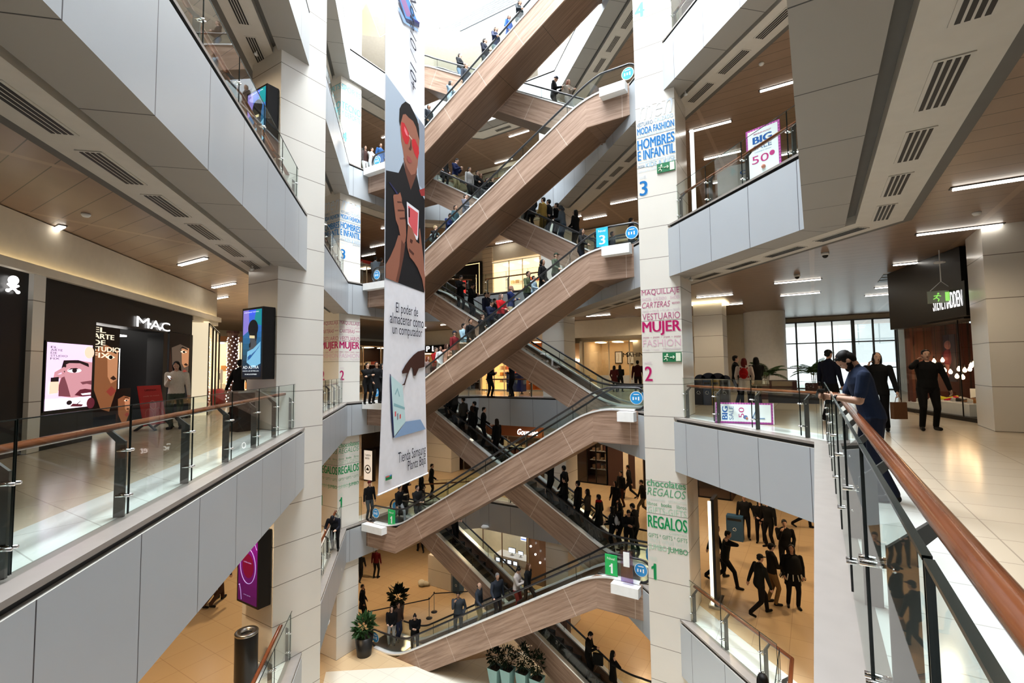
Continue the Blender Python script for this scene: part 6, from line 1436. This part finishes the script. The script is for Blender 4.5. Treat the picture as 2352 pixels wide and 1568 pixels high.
def person(x, y, z, scale, pose, rot, hair, top, bottom, hc, label, shoe=(12, 11, 11), skin=None):
    i = person.n; person.n += 1
    if pose == 'stand': pose = ('standA', 'standB', 'standC', 'standD')[i * 7 % 4]
    me = figure(pose)[0]
    o = bpy.data.objects.new('person', me); COL.objects.link(o)
    o.location = (x, y, z); o.rotation_euler = (0, 0, math.radians(rot)); o.scale = (scale,) * 3
    for s, m in zip(o.material_slots, (SKIN[skin if skin is not None else i % 4], cloth(top), cloth(bottom), cloth(shoe, 0.5))):
        s.link = 'OBJECT'; s.material = m
    grp = 'people on the escalators' if (15.5 < y < 18.5 and -17.6 < x < -5) else 'people in the galleries'
    tag(o, label, 'person', grp)
    h = bpy.data.objects.new('hood' if hair == 'hood' else ('hat' if hair in ('cap', 'beanie') else 'hair'), hair_mesh(pose, hair)); COL.objects.link(h); h.parent = o
    h.material_slots[0].link = 'OBJECT'; h.material_slots[0].material = cloth(hc, 0.6)
    o['_p'] = pose
    face(o, pose)
    return o
person.n = 0
def worn(o, name, shape, mat, label=None):
    """clothing or a pack carried on the body, in the person's own space"""
    b = MB(); shape(b)
    me = bpy.data.meshes.new(name); me.from_pydata(b.v, [], b.f); me.polygons.foreach_set('use_smooth', [True] * len(b.f))
    mats = mat if isinstance(mat, list) else [mat]
    for m in mats: me.materials.append(m)
    me.polygons.foreach_set('material_index', b.m)
    c = bpy.data.objects.new(name, me); COL.objects.link(c); c.parent = o
    if label: c['label'] = label
    return c
def pack(b):
    b.ball((0, -0.19, 1.20), (0.14, 0.09, 0.19), 0, 14, 10); b.ball((0, -0.26, 1.12), (0.10, 0.04, 0.09), 0, 12, 8)
    for s in (-1, 1): b.tube([(s * 0.10, -0.12, 1.36), (s * 0.11, 0.0, 1.44), (s * 0.12, 0.11, 1.36), (s * 0.13, 0.08, 1.15), (s * 0.13, -0.12, 1.06)], 0.02, 8)
def scarf(b):
    b.lathe([(0.07, 1.44), (0.11, 1.45), (0.115, 1.50), (0.075, 1.53)], (0, 0.0, 0), 16); b.ball((0.03, 0.12, 1.36), (0.05, 0.025, 0.12))
_fm = {}
def face(o, pose):
    if pose not in _fm:
        HM = figure(pose)[1]; b = MB()
        for s in (-1, 1):
            b.ball(HM @ Vector((s * 0.030, 0.0925, 0.098)), (0.012, 0.008, 0.007), 0, 8, 5)
            b.ball(HM @ Vector((s * 0.030, 0.0985, 0.098)), (0.005, 0.004, 0.005), 1, 6, 4)
            b.ball(HM @ Vector((s * 0.031, 0.100, 0.117)), (0.018, 0.006, 0.004), 1, 8, 5)
        b.ball(HM @ Vector((0, 0.1035, 0.045)), (0.022, 0.006, 0.004), 2, 8, 5); b.ball(HM @ Vector((0, 0.103, 0.036)), (0.018, 0.007, 0.005), 2, 8, 5)
        me = bpy.data.meshes.new('facial_features'); me.from_pydata(b.v, [], b.f); me.polygons.foreach_set('use_smooth', [True] * len(b.f)); me.polygons.foreach_set('material_index', b.m)
        for m in (cloth((200, 195, 190), 0.3), cloth((14, 10, 9), 0.5), cloth((120, 60, 55), 0.5)): me.materials.append(m)
        _fm[pose] = me
    c = bpy.data.objects.new('facial_features', _fm[pose]); COL.objects.link(c); c.parent = o
PEOPLE = [
(-9.43,15.79,14.418,1.0,'rail',-90,'short',(15,25,32),(70,80,85),(30,25,22),'person in a dark top and grey trousers, highest of all on the topmost front escalator'),
(-10.59,15.79,13.730,1.03,'rail',-90,'short',(18,30,60),(120,135,140),(60,50,45),'man in navy jacket and pale jeans gripping the handrail of the topmost front escalator'),
(-9.93,15.84,14.188,0.92,'stand',-90,'short',(50,90,170),(60,70,90),(50,40,35),'person in bright blue top just above the man in navy on the topmost front escalator'),
(-11.11,15.79,13.501,1.0,'stand',-90,'short',(20,25,40),(60,65,70),(25,20,18),'person in dark jacket and grey trousers, third down the topmost front escalator'),
(-12.14,15.84,12.813,1.0,'stand',-100,'short',(35,40,50),(45,50,60),(70,55,45),'man in a dark checked shirt facing the camera beside the topmost front handrail'),
(-12.96,15.79,12.355,0.97,'stand',-90,'long',(130,150,165),(150,160,165),(30,25,22),'person in a pale blue and white top low on the topmost front escalator'),
(-14.22,15.79,11.668,0.97,'stand',-90,'short',(20,25,32),(40,45,55),(25,20,18),'person in dark clothes half hidden by the banner edge under the topmost front escalator handrail'),
(-14.04,17.82,15.105,1.0,'stand',-90,'short',(12,16,22),(80,100,120),(20,17,15),'person in a black puffer jacket and jeans on the topmost rear escalator'),
(-9.00,17.87,12.126,1.06,'phone',-70,'beanie',(8,8,12),(30,30,32),(12,14,30),'person in black with a dark knit cap near the foot of the topmost rear escalator'),
(-8.13,17.52,11.668,0.96,'stand',-120,'long',(140,130,120),(110,105,100),(110,60,40),'red-haired woman in pale clothes beside the person in a dark knit cap'),
(-13.07,16.22,6.855,1.03,'stand',-80,'short',(50,75,85),(60,90,110),(40,32,28),'man in a teal shirt with folded arms on the fourth front escalator'),
(-12.28,15.92,7.313,0.9,'stand',-90,'short',(90,90,100),(60,60,70),(40,35,30),'short person in a grey plaid top ahead of the man in teal'),
(-13.46,16.22,6.626,1.0,'phone',-90,'short',(22,35,80),(30,45,90),(30,25,22),'person in a royal blue shirt bending forward below the man in teal'),
(-14.15,16.12,6.168,1.0,'stand',-90,'short',(18,20,22),(20,20,22),(150,130,95),'blonde person in black with a grey backpack, lowest on the fourth front escalator'),
(-15.15,17.92,10.293,1.05,'stand',-95,'short',(8,8,10),(10,10,12),(15,12,10),'tall person in a long black coat on the fourth rear escalator nearest the banner'),
(-14.37,17.82,9.834,1.06,'phone',-85,'short',(16,26,62),(140,128,95),(14,12,10),'man in navy jacket and khaki trousers on the fourth rear escalator'),
(-13.62,17.97,9.376,1.0,'stand',-95,'short',(170,170,170),(40,40,42),(30,25,22),'man in a white top behind the dark jacket on the fourth rear escalator'),
(-12.94,17.62,8.918,1.0,'rail',-85,'short',(8,9,11),(20,20,22),(14,12,10),'man in black jacket resting his arm forward on the fourth rear escalator'),
(-12.85,17.82,8.918,0.95,'stand',-90,'long',(22,20,20),(20,20,22),(90,55,30),'woman with light brown hair in dark coat on the fourth rear escalator'),
(-12.55,17.92,8.688,0.95,'stand',-100,'short',(25,25,28),(20,20,22),(60,45,35),'person in dark jacket turned aside below the woman with light brown hair'),
(-12.05,17.62,8.459,0.97,'stand',-90,'short',(15,15,18),(20,20,22),(20,16,14),'person in black just above the fourth front escalator handrail, last of the upper group'),
(-10.50,17.92,7.543,1.0,'stand',95,'short',(150,150,150),(60,55,50),(20,16,14),'person with a white sleeve next to the underside of the fourth front escalator'),
(-10.06,17.72,7.313,1.1,'stand',85,'short',(6,6,8),(8,8,10),(14,12,10),'very tall person in black on the fourth rear escalator beside the cream jacket'),
(-9.41,17.57,6.855,1.04,'stand',80,'short',(170,140,75),(120,95,45),(14,12,10),'person in a cream yellow jacket among the black coats on the fourth rear escalator'),
(-9.34,17.92,6.855,1.04,'stand',90,'short',(7,7,9),(12,12,14),(14,12,10),'broad person in a black coat just right of the cream yellow jacket'),
(-8.92,17.82,6.626,1.02,'stand',90,'short',(9,9,11),(12,12,14),(20,16,14),'person in black with a hood down, third right of the cream yellow jacket'),
(-8.49,17.52,6.397,1.0,'phone',95,'hood',(85,95,105),(50,65,85),(60,66,72),'person in a grey hooded jacket and jeans leaning over the fourth rear escalator'),
(-8.10,17.92,6.168,1.04,'stand',85,'long',(8,8,9),(10,10,12),(10,9,8),'long-haired woman in a black coat lowest on the fourth rear escalator'),
(-7.06,16.02,4.793,1.0,'rail',-80,'long',(9,10,12),(16,18,30),(14,12,10),'woman in black carrying a white bag at the top of the third front escalator'),
(-8.23,16.22,4.105,1.0,'rail',-90,'cap',(62,72,58),(30,32,30),(50,58,46),'man in a green camouflage jacket and cap on the third front escalator'),
(-8.76,16.22,3.876,1.02,'stand',-90,'hood',(10,10,12),(14,14,16),(12,12,14),'hooded person in black with a red bag below the camouflage jacket'),
(-9.01,15.92,3.647,0.78,'stand',-90,'short',(150,165,180),(60,80,110),(25,20,18),'child in a white and blue top on the third front escalator'),
(-9.50,16.27,3.417,1.08,'rail',-90,'short',(70,78,55),(22,22,22),(16,13,12),'man in an olive green parka on the third front escalator'),
(-10.23,16.22,2.959,1.05,'stand',-85,'short',(20,32,75),(160,145,115),(150,110,90),'man in a navy jacket and beige trousers near the middle of the third front escalator'),
(-10.63,16.37,2.730,0.85,'stand',-90,'short',(190,90,45),(50,50,60),(60,40,30),'child in an orange top beside the navy jacket'),
(-10.59,16.02,2.730,1.0,'stand',-100,'long',(170,20,25),(16,16,20),(90,75,70),'woman in a bright red jacket on the third front escalator'),
(-11.09,15.97,2.501,1.0,'phone',-100,'short',(14,22,45),(14,18,26),(16,13,12),'person in a dark blue hoodie close to the handrail of the third front escalator'),
(-11.75,16.32,2.042,0.98,'stand',-90,'short',(25,25,28),(18,18,20),(60,40,30),'person in black behind the dark blue hoodie'),
(-12.14,16.02,1.813,1.0,'stand',-90,'short',(12,12,14),(14,14,16),(16,13,12),'man in a black jacket with white stripe on the third front escalator'),
(-12.66,16.22,1.584,1.05,'stand',-90,'short',(150,180,195),(20,20,24),(14,12,10),'man in a light blue shirt on the third front escalator'),
(-13.00,16.02,1.355,1.0,'stand',-90,'cap',(110,32,36),(30,32,40),(20,30,50),'person in a burgundy top and dark cap below the light blue shirt'),
(-13.71,16.32,0.897,0.97,'stand',-90,'long',(190,140,120),(150,110,90),(70,45,35),'woman in a peach top behind the burgundy top'),
(-13.80,16.02,0.897,0.9,'stand',-90,'long',(200,200,200),(190,180,170),(40,25,18),'dark-haired woman in white low on the third front escalator'),
(-14.24,16.22,0.667,1.02,'stand',-90,'short',(150,22,25),(60,30,30),(70,60,55),'person in a crimson top next to the banner on the third front escalator'),
(-14.49,15.97,0.438,0.92,'stand',-90,'long',(120,100,95),(80,80,90),(110,50,30),'auburn-haired woman right beside the banner, lowest on the third front escalator'),
(-14.11,17.82,4.105,1.04,'phone',-110,'short',(9,9,11),(12,12,14),(14,12,10),'man in black looking at his hands, upper of the two on the third rear escalator'),
(-13.33,17.62,3.647,1.02,'phone',-80,'short',(10,10,12),(12,12,14),(14,12,10),'person in black holding a white cup, lower of the pair on the third rear escalator'),
(-12.55,17.92,3.188,1.02,'stand',-95,'short',(20,26,45),(16,18,26),(14,12,10),'man in a dark suit with open white collar on the third rear escalator'),
(-12.41,17.52,3.188,0.98,'stand',-85,'short',(18,22,40),(16,18,26),(14,12,10),'man in navy suit in front of the open white collar'),
(-12.13,17.82,2.959,0.96,'stand',-90,'short',(28,24,20),(20,20,22),(14,12,10),'man in dark brown jacket lowest of the suits on the third rear escalator'),
(-14.90,17.97,-0.937,1.0,'stand',92,'short',(12,12,13),(12,12,14),(14,12,10),'dim person in black deepest in the crowd on the second rear escalator'),
(-14.37,17.72,-1.166,1.06,'stand',92,'short',(30,28,26),(12,12,14),(14,12,10),'person with a dark grey coat at the top of the second rear escalator'),
(-13.72,17.52,-1.624,1.03,'stand',88,'short',(60,58,54),(16,16,18),(14,12,10),'person in a grey shirt among the dark coats of the second rear escalator'),
(-13.31,17.82,-1.853,1.05,'stand',90,'short',(8,9,12),(10,10,12),(14,12,10),'tall man in a black suit seen from behind against the grey fascia'),
(-13.19,17.47,-1.853,0.95,'stand',90,'long',(14,13,13),(14,14,16),(50,28,16),'woman with brown hair in front of the tall man in the black suit'),
(-12.80,17.77,-2.083,1.04,'rail',-60,'short',(9,9,11),(12,12,14),(14,12,10),'man in black turning his face to the left on the second rear escalator'),
(-12.08,17.82,-2.541,1.02,'stand',85,'long',(8,8,9),(10,10,12),(30,20,14),'long-haired woman in black lowest in the upper group of the second rear escalator'),
(-9.41,17.82,-4.145,1.06,'stand',92,'hood',(7,7,8),(8,8,10),(8,8,9),'bulky hooded person in black beneath the second front escalator'),
(-8.88,17.97,-4.374,1.05,'stand',90,'short',(8,8,9),(10,10,12),(10,9,8),'tall man in black against the pale pillar on the second rear escalator'),
(-8.63,17.52,-4.603,0.98,'stand',95,'short',(10,10,12),(12,12,14),(12,10,9),'shorter man in black in front of the tall one by the pale pillar'),
(-8.10,17.62,-4.832,1.05,'stand',90,'short',(7,7,9),(8,8,10),(10,9,8),'person in black beside a bright blue screen on the second rear escalator'),
(-7.83,17.92,-5.062,0.98,'stand',90,'long',(60,52,44),(14,14,16),(20,14,10),'long-haired woman in a grey brown jacket on the second rear escalator'),
(-7.32,17.82,-5.291,1.04,'stand',90,'short',(8,8,9),(10,10,12),(16,12,10),'person with a red scarf over a black coat on the second rear escalator'),
(-6.71,17.62,-5.480,0.96,'stand',90,'long',(10,14,18),(12,12,14),(10,9,8),'woman with a white and grey backpack on the second rear escalator'),
(-6.49,17.87,-5.480,1.02,'stand',90,'long',(8,8,9),(10,10,12),(10,9,8),'woman in a black coat next to the white and grey backpack'),
(-5.92,17.92,-5.480,1.05,'phone',80,'short',(10,11,14),(12,12,14),(14,11,10),'man in a dark suit with lowered head at the foot of the second rear escalator'),
(-6.05,17.52,-5.480,0.98,'phone',-150,'short',(7,7,8),(8,8,10),(10,9,8),'person in black facing the camera at the foot of the second rear escalator'),
(-16.68,15.97,-10.980,1.0,'stand',-150,'long',(12,12,13),(150,150,150),(12,10,9),'woman in black holding the handrail at the foot of the lowest front escalator'),
(-16.70,16.37,-10.980,1.0,'stand',-90,'short',(70,55,50),(50,55,75),(30,22,18),'person in a pinkish top behind the woman at the foot of the lowest front escalator'),
(-15.35,16.07,-10.980,1.0,'phone',-140,'bun',(9,9,10),(14,14,16),(10,9,8),'woman in a black blazer holding something to her chest on the lowest front escalator'),
(-12.95,16.12,-9.645,1.06,'chin',-150,'short',(60,64,70),(30,32,36),(12,10,9),'man in grey blazer with a hand at his chin on the lowest front escalator'),
(-11.89,16.07,-8.957,1.02,'rail',-80,'bald',(45,50,58),(160,142,105),(30,22,18),'bald man in a grey sweater and beige trousers on the lowest front escalator'),
(-11.01,16.12,-8.499,1.08,'rail',-110,'short',(38,42,50),(18,20,28),(120,120,120),'grey-haired man in dark jacket on the lowest front escalator'),
(-10.18,16.27,-8.041,1.02,'phone',-80,'bun',(190,180,175),(110,16,22),(12,10,9),'woman in white top and dark red trousers on the lowest front escalator'),
(-9.51,15.97,-7.582,1.0,'walk',-85,'long',(9,9,10),(10,10,12),(70,45,25),'woman in black stepping up ahead of the white top on the lowest front escalator'),
(-14.51,17.82,-6.666,1.06,'stand',-95,'short',(7,7,8),(8,8,10),(10,9,8),'dark figure at the top of the lowest rear escalator'),
(-7.85,17.72,-10.562,1.06,'phone',-85,'short',(8,8,9),(10,10,12),(8,7,6),'man in black holding a black shopping bag on the lowest rear escalator'),
(-6.88,17.77,-10.980,1.02,'ear',-70,'long',(8,8,9),(10,10,12),(8,7,6),'person in black with a raised hand at the bottom of the lowest rear escalator'),
(-16.30,16.02,-5.480,0.98,'walk',-90,'short',(9,9,10),(130,132,134),(12,10,9),'person in black top and grey jeans stepping onto the second front escalator'),
(-15.36,16.22,-5.480,1.0,'stand',-100,'short',(28,28,28),(40,40,42),(12,10,9),'man in dark jacket with a white box low on the second front escalator'),
(-17.87,15.68,-5.500,1.02,'stand',-100,'beanie',(12,12,14),(60,66,68),(90,14,18),'person with a dark red cap by the glass of the level 1 landing'),
(-17.80,17.91,-5.500,1.0,'phone',-90,'long',(30,18,16),(30,20,20),(20,12,10),'woman in dark brown leaning on the rail below the banner'),
(-17.34,18.62,-5.500,1.0,'stand',-60,'long',(12,12,14),(14,14,16),(12,10,9),'person half hidden by the hem of the banner on level 1'),
(-17.87,19.95,-5.500,1.06,'rail',-60,'short',(10,11,13),(10,10,12),(14,12,10),'man in black with outstretched arm on the railing right of the banner hem'),
(-8.42,23.45,-5.500,1.02,'stand',150,'short',(12,12,13),(60,30,20),(14,12,10),'man in dark jacket and white shirt walking by the dark red shop'),
(-8.53,25.05,-5.500,1.05,'walk',100,'short',(14,15,20),(16,18,24),(14,12,10),'man in a dark suit striding past the dark red shop'),
(-8.01,21.52,-5.500,0.98,'stand',160,'long',(12,12,14),(12,12,14),(12,10,9),'woman in a black coat standing on level 1 before the dark red shop'),
(-7.02,22.46,-5.500,1.0,'walk',120,'short',(16,14,14),(70,60,45),(14,12,10),'person cut off by the right pillar on level 1'),
(-22.77,20.53,-11.000,1.02,'stand',20,'short',(70,6,12),(12,12,14),(14,11,10),'person in a burgundy coat walking on the ground floor left of the escalators'),
(-23.23,19.71,-11.000,1.0,'walk',30,'short',(12,12,14),(12,12,14),(14,11,10),'person in black half behind the far left pillar on the ground floor'),
(-19.57,16.76,-11.000,1.02,'stand',-60,'short',(10,11,16),(10,10,12),(14,11,10),'person in black against the far left pillar above the potted plant'),
(-23.28,24.91,-11.000,1.0,'walk',60,'short',(12,12,14),(10,10,12),(14,11,10),'person seen only from the waist down beneath the second front escalator'),
(-3.00,17.12,-5.500,1.02,'walk',-60,'short',(9,9,11),(12,12,14),(10,9,8),'person in black partly behind the tall white display panel on level 1'),
(-2.64,16.67,-5.500,1.04,'walkear',-80,'short',(8,8,9),(9,9,11),(9,8,7),'man in black striding with a phone at his ear on level 1'),
(-2.61,21.52,-5.500,1.02,'carry',-170,'short',(14,15,18),(14,16,24),(10,9,8),'man in dark jacket over a grey shirt beside the blue recycling bin on level 1'),
(-2.05,21.40,-5.500,0.98,'stand',-175,'long',(10,10,12),(12,12,14),(10,9,8),'woman in black left of the tall man in black on level 1'),
(-1.73,21.01,-5.500,1.06,'stand',150,'short',(8,8,9),(9,9,11),(9,8,7),'tall man in black walking away beside the woman on level 1'),
(-1.07,18.56,-5.500,1.05,'chin',-170,'short',(8,8,9),(9,9,11),(14,10,9),'man in black touching his face on level 1'),
(-0.78,16.24,-5.500,1.02,'stand',-165,'long',(8,8,9),(9,9,11),(20,14,10),'woman with a black and white fringed poncho on level 1'),
(-1.30,16.16,-5.500,1.0,'stand',-60,'cap',(26,22,17),(110,84,52),(10,9,8),'person in a dark brown jacket and khaki trousers on level 1'),
(-1.56,15.26,-5.500,0.99,'walk',-50,'cap',(16,17,13),(14,11,11),(9,9,10),'person in a dark cap and olive hooded jacket nearest the camera on level 1'),
(-0.72,24.27,-5.500,1.02,'walk',-90,'short',(9,9,11),(9,9,11),(10,9,8),'person cut off by the grey fascia with legs in mid stride on level 1'),
(1.35,21.24,-5.500,1.0,'stand',-60,'short',(9,9,11),(9,9,11),(60,25,18),'person in black seen through the near glass on level 1'),
(1.50,15.47,-5.500,1.02,'walk',60,'short',(12,12,12),(12,12,13),(8,7,6),'man in black walking seen through the near glass on level 1'),
(-0.95,9.27,-5.500,1.02,'stand',20,'long',(10,10,11),(12,12,13),(8,7,6),'dark-haired person at the level 1 rail corner, only the head in the picture'),
(-15.42,7.75,-5.500,1.0,'walk',20,'short',(40,30,22),(60,40,28),(14,12,10),'person in brown trousers walking away under the left gallery'),
(-15.55,7.62,-5.500,1.0,'walk',20,'short',(70,50,35),(90,60,40),(14,12,10),'person in tan beside the one in brown trousers under the left gallery'),
(-16.02,12.38,-5.500,0.98,'lean',-140,'cap',(12,14,24),(10,11,16),(10,12,20),'cleaner in a navy jacket and cap bent over the level 1 railing'),
(-18.70,16.03,11.000,1.0,'stand',-100,'long',(60,40,36),(190,190,190),(30,22,18),'woman with a dark top and white trousers at the level 4 landing by the banner'),
(-18.43,16.21,11.000,0.95,'stand',-90,'short',(190,190,190),(170,180,185),(30,22,18),'person in white at the level 4 landing by the banner'),
(-17.77,16.20,11.000,0.97,'stand',-90,'short',(30,70,120),(30,40,60),(30,22,18),'person in blue partly behind the banner on level 4'),
(-18.91,16.92,5.500,1.04,'stand',20,'short',(95,105,115),(80,90,100),(14,12,10),'man in a grey suit on the level 3 landing left of the banner'),
(-18.67,17.10,5.500,1.0,'stand',10,'short',(70,55,45),(40,40,44),(30,20,16),'person in a brown jacket beside the grey suit on level 3'),
(-7.27,18.87,5.500,1.05,'phone',-80,'short',(9,10,12),(14,14,16),(14,12,10),'man in a black suit looking down at the level 3 landing'),
(-7.69,19.12,5.500,0.98,'stand',-70,'short',(12,12,14),(14,14,16),(14,12,10),'person in black just left of the man in the black suit on level 3'),
(-5.90,18.32,5.500,1.06,'stand',-60,'short',(22,28,55),(24,30,50),(14,12,10),'person in dark blue leaning at the right pillar on level 3'),
(-6.97,19.08,5.500,0.95,'stand',-90,'short',(16,16,18),(16,16,18),(14,12,10),'short person in black behind the level 3 sign'),
(-16.11,13.99,0.000,1.02,'stand',-110,'short',(9,9,10),(9,9,11),(14,12,10),'man in black left of the pair on the level 2 landing by the banner'),
(-16.15,14.53,0.000,1.04,'stand',-100,'short',(10,10,12),(10,10,12),(14,12,10),'man in black jacket in the middle of the level 2 landing by the banner'),
(-16.12,14.82,0.000,1.0,'stand',-90,'long',(10,10,12),(10,10,12),(14,12,10),'woman in black next to the banner edge on level 2'),
(-13.78,19.74,0.000,1.03,'phone',-90,'short',(12,13,16),(30,34,34),(14,12,10),'man in grey trousers by the level 2 railing before the lit shop'),
(-13.10,20.77,0.000,1.03,'stand',90,'short',(12,14,24),(14,14,16),(14,12,10),'man leaning on the blue cart in front of the lit shop on level 2'),
(-9.94,27.00,0.000,0.9,'stand',0,'long',(60,14,16),(20,12,12),(12,10,9),'woman in dark red at the counter of the cream shop on level 2'),
(-9.63,27.10,0.000,0.92,'stand',0,'long',(14,12,12),(14,12,12),(12,10,9),'woman in black at the counter of the cream shop on level 2'),
(-7.84,24.77,0.000,1.04,'stand',10,'short',(50,10,12),(20,12,12),(14,12,10),'man in a dark maroon coat beside the right pillar on level 2'),
(-2.32,18.22,0.000,1.04,'stand',-90,'short',(8,8,9),(9,9,11),(14,10,9),'person in black with lettering on the back, left of the red backpack'),
(-2.00,17.77,0.000,0.98,'stand',0,'long',(190,180,170),(10,10,12),(90,20,16),'red-haired woman in a white jacket with a red backpack on level 2'),
(-1.69,18.30,0.000,1.0,'stand',30,'long',(9,9,10),(24,20,16),(12,10,9),'woman with long dark hair right of the red backpack on level 2'),
(0.31,14.71,0.000,1.05,'stand',-40,'cap',(10,14,30),(12,12,14),(9,9,10),'man in black and navy jacket and dark cap behind the bearded man'),
(-13.75,5.79,0.000,1.0,'look',-130,'long',(200,196,186),(60,72,64),(10,9,8),'woman in a white sweater and grey jeans looking at her phone near the red stand'),
(-14.60,7.79,0.000,1.08,'walk',10,'short',(7,7,8),(8,8,9),(7,6,6),'man in black walking away on the left gallery beside the pillar screen'),
]
BY = {}
for a in PEOPLE: BY[a[-1]] = person(*a)
def find(s): return next(o for k, o in BY.items() if s in k)
for s, c in (('grey backpack, lowest', (120, 135, 138)), ('with a red backpack', (150, 14, 16)), ('white and grey backpack', (190, 190, 195))):
    worn(find(s), 'backpack', pack, cloth(c))
worn(find('red scarf'), 'scarf', scarf, cloth((150, 16, 20)))
def fringe(b):
    for k in range(26):
        a = 2 * math.pi * k / 26; r0, r1 = 0.22, 0.33
        p = [(r0 * math.cos(a), r0 * 0.75 * math.sin(a), 1.02), (r1 * math.cos(a), r1 * 0.75 * math.sin(a), 0.80)]
        b.tube(p, [0.02, 0.012], 5, k % 2)
    b.lathe([(0.10, 1.44), (0.20, 1.36), (0.235, 1.15), (0.25, 0.98), (0.235, 0.98)], (0, 0, 0), 18, 2)
worn(find('fringed poncho'), 'poncho', fringe, [cloth((200, 195, 185)), cloth((14, 14, 14)), cloth((12, 12, 13))])
# the three people nearest the camera on level 2
m = person(0.50, 6.4, 0.0, 0.945, 'railman', 98, 'short', (26, 38, 62), (22, 27, 44), (10, 9, 9), 'bearded man in a navy t-shirt leaning on the timber handrail over his phone', skin=0)
def beard(b):
    HM = figure('railman')[1]
    for s in (-1, 0, 1): b.ball(HM @ Vector((s * 0.036, 0.058 + 0.022 * (s == 0), 0.022)), (0.03, 0.036, 0.042), 0, 10, 8)
    for s in (-1, 1): b.ball(HM @ Vector((s * 0.064, 0.03, 0.062)), (0.013, 0.028, 0.04), 0, 8, 6)
worn(m, 'beard', beard, cloth((16, 12, 11)))
def watch(b):
    wr, fd, sd = figure('railman')[2]['LH']
    b.tube([wr - fd * 0.030, wr - fd * 0.004], 0.034, 14)
worn(m, 'wristwatch', watch, cloth((10, 10, 12), 0.4))
w2 = person(1.13, 12.8, 0.0, 0.97, 'bagwoman', 165, 'long', (10, 10, 11), (10, 10, 12), (18, 12, 10), 'long-haired woman in black walking on level 2 with a brown paper bag', skin=1)
m3 = person(2.03, 13.45, 0.0, 1.0, 'phoneman', 188, 'short', (10, 10, 11), (12, 12, 13), (9, 8, 8), 'man in a black tracksuit with a phone at his ear before the shoe shop window', skin=0)
def held(o, key, d):
    wr, fd, sd = figure(o['_p'])[2][key]
    q = Matrix.Rotation(o.rotation_euler.z, 3, 'Z') @ ((wr + fd * d) * o.scale[0])
    return Vector(o.location) + q
def carrier(p, w, h, t, mat, label, rot, strap=0.16):
    bt = thing('shopping_bag', (p.x, p.y, p.z - h - strap), label, 'bag')
    b = MB(); c = Vector((p.x, p.y, p.z - strap - h / 2)); b.obox(c, (w / 2, t / 2, h / 2), rot); b.build('bag_body', mat, bt)
    b = MB(); u = Vector((math.cos(rot), math.sin(rot), 0))
    b.tube([c + Vector((0, 0, h / 2)) - u * w * 0.25, p - u * 0.02, p + u * 0.02, c + Vector((0, 0, h / 2)) + u * w * 0.25], 0.006, 6); b.build('handle', mat, bt)
    return bt
carrier(held(w2, 'LH', 0.06), 0.26, 0.34, 0.11, cloth((92, 62, 40)), 'brown paper bag hanging from the hand of the long-haired woman in black', 0.5)
bm = find('black shopping bag')
carrier(held(bm, 'RH', 0.05), 0.38, 0.40, 0.12, cloth((14, 14, 15)), 'black shopping bag held by the man on the lowest rear escalator', 0.2, 0.2)
carrier(held(find('carrying a white bag'), 'LH', 0.06), 0.26, 0.32, 0.12, cloth((205, 210, 215)), 'white shopping bag of the woman in black at the top of the third front escalator', 0.2, 0.14)
def phone(o, key, label, d=0.085):
    p = held(o, key, d); t = thing('smartphone', p, label, 'phone', None, o.rotation_euler.z)
    b = MB(); b.obox(p + Vector((0, 0, 0.03)), (0.036, 0.004, 0.072), o.rotation_euler.z, 0, ('X', -0.9)); b.build('case', M_dark, t)
    b = MB(); b.obox(p + Vector((0, 0, 0.0345)), (0.032, 0.0005, 0.066), o.rotation_euler.z, 0, ('X', -0.9)); b.build('screen', lamp('phone screen', (0.8, 0.85, 0.9), 1.5), t)
phone(m, 'RH', 'phone in the hands of the bearded man at the handrail')
phone(find('near the red stand'), 'RH', 'phone in the hand of the woman in a white sweater', 0.06)
# shoes on the window plinths (cloth() comes with the people)
rnd = random.Random(5); i = 0
for s0, s1, z, d, n in ((0.12, 0.85, 0.285, -0.35, 4), (1.0, 2.85, 0.405, -0.4, 9), (1.0, 2.85, 0.405, -0.8, 8), (1.3, 2.75, 0.725, -1.5, 7)):
    for k in range(n):
        p = SM(s0 + (s1 - s0) * k / (n - 1), z, d)
        i += 1
        nm = ('yellow', 'crimson', 'pale grey', 'black', 'tan', 'off-white', 'ochre')[i % 7]
        tier = 'low left plinth' if n == 4 else ('front row of the middle plinth' if n == 9 else ('rear row of the middle plinth' if n == 8 else 'raised back plinth'))
        shoe(p.x, p.y, p.z, rnd.uniform(-0.5, 0.5) + (math.pi if k % 3 == 0 else 0), SHC[i % 7], '%s shoe, %s from the left on the %s' % (nm, ORD[k] if k else 'first', tier))

# labels speak of the storeys in words
for o in bpy.context.scene.objects:
    if 'label' in o:
        for k, w in enumerate(('one', 'two', 'three', 'four', 'five'), 1):
            o['label'] = o['label'].replace('level %d' % k, 'level ' + w)
    if '_p' in o: del o['_p']
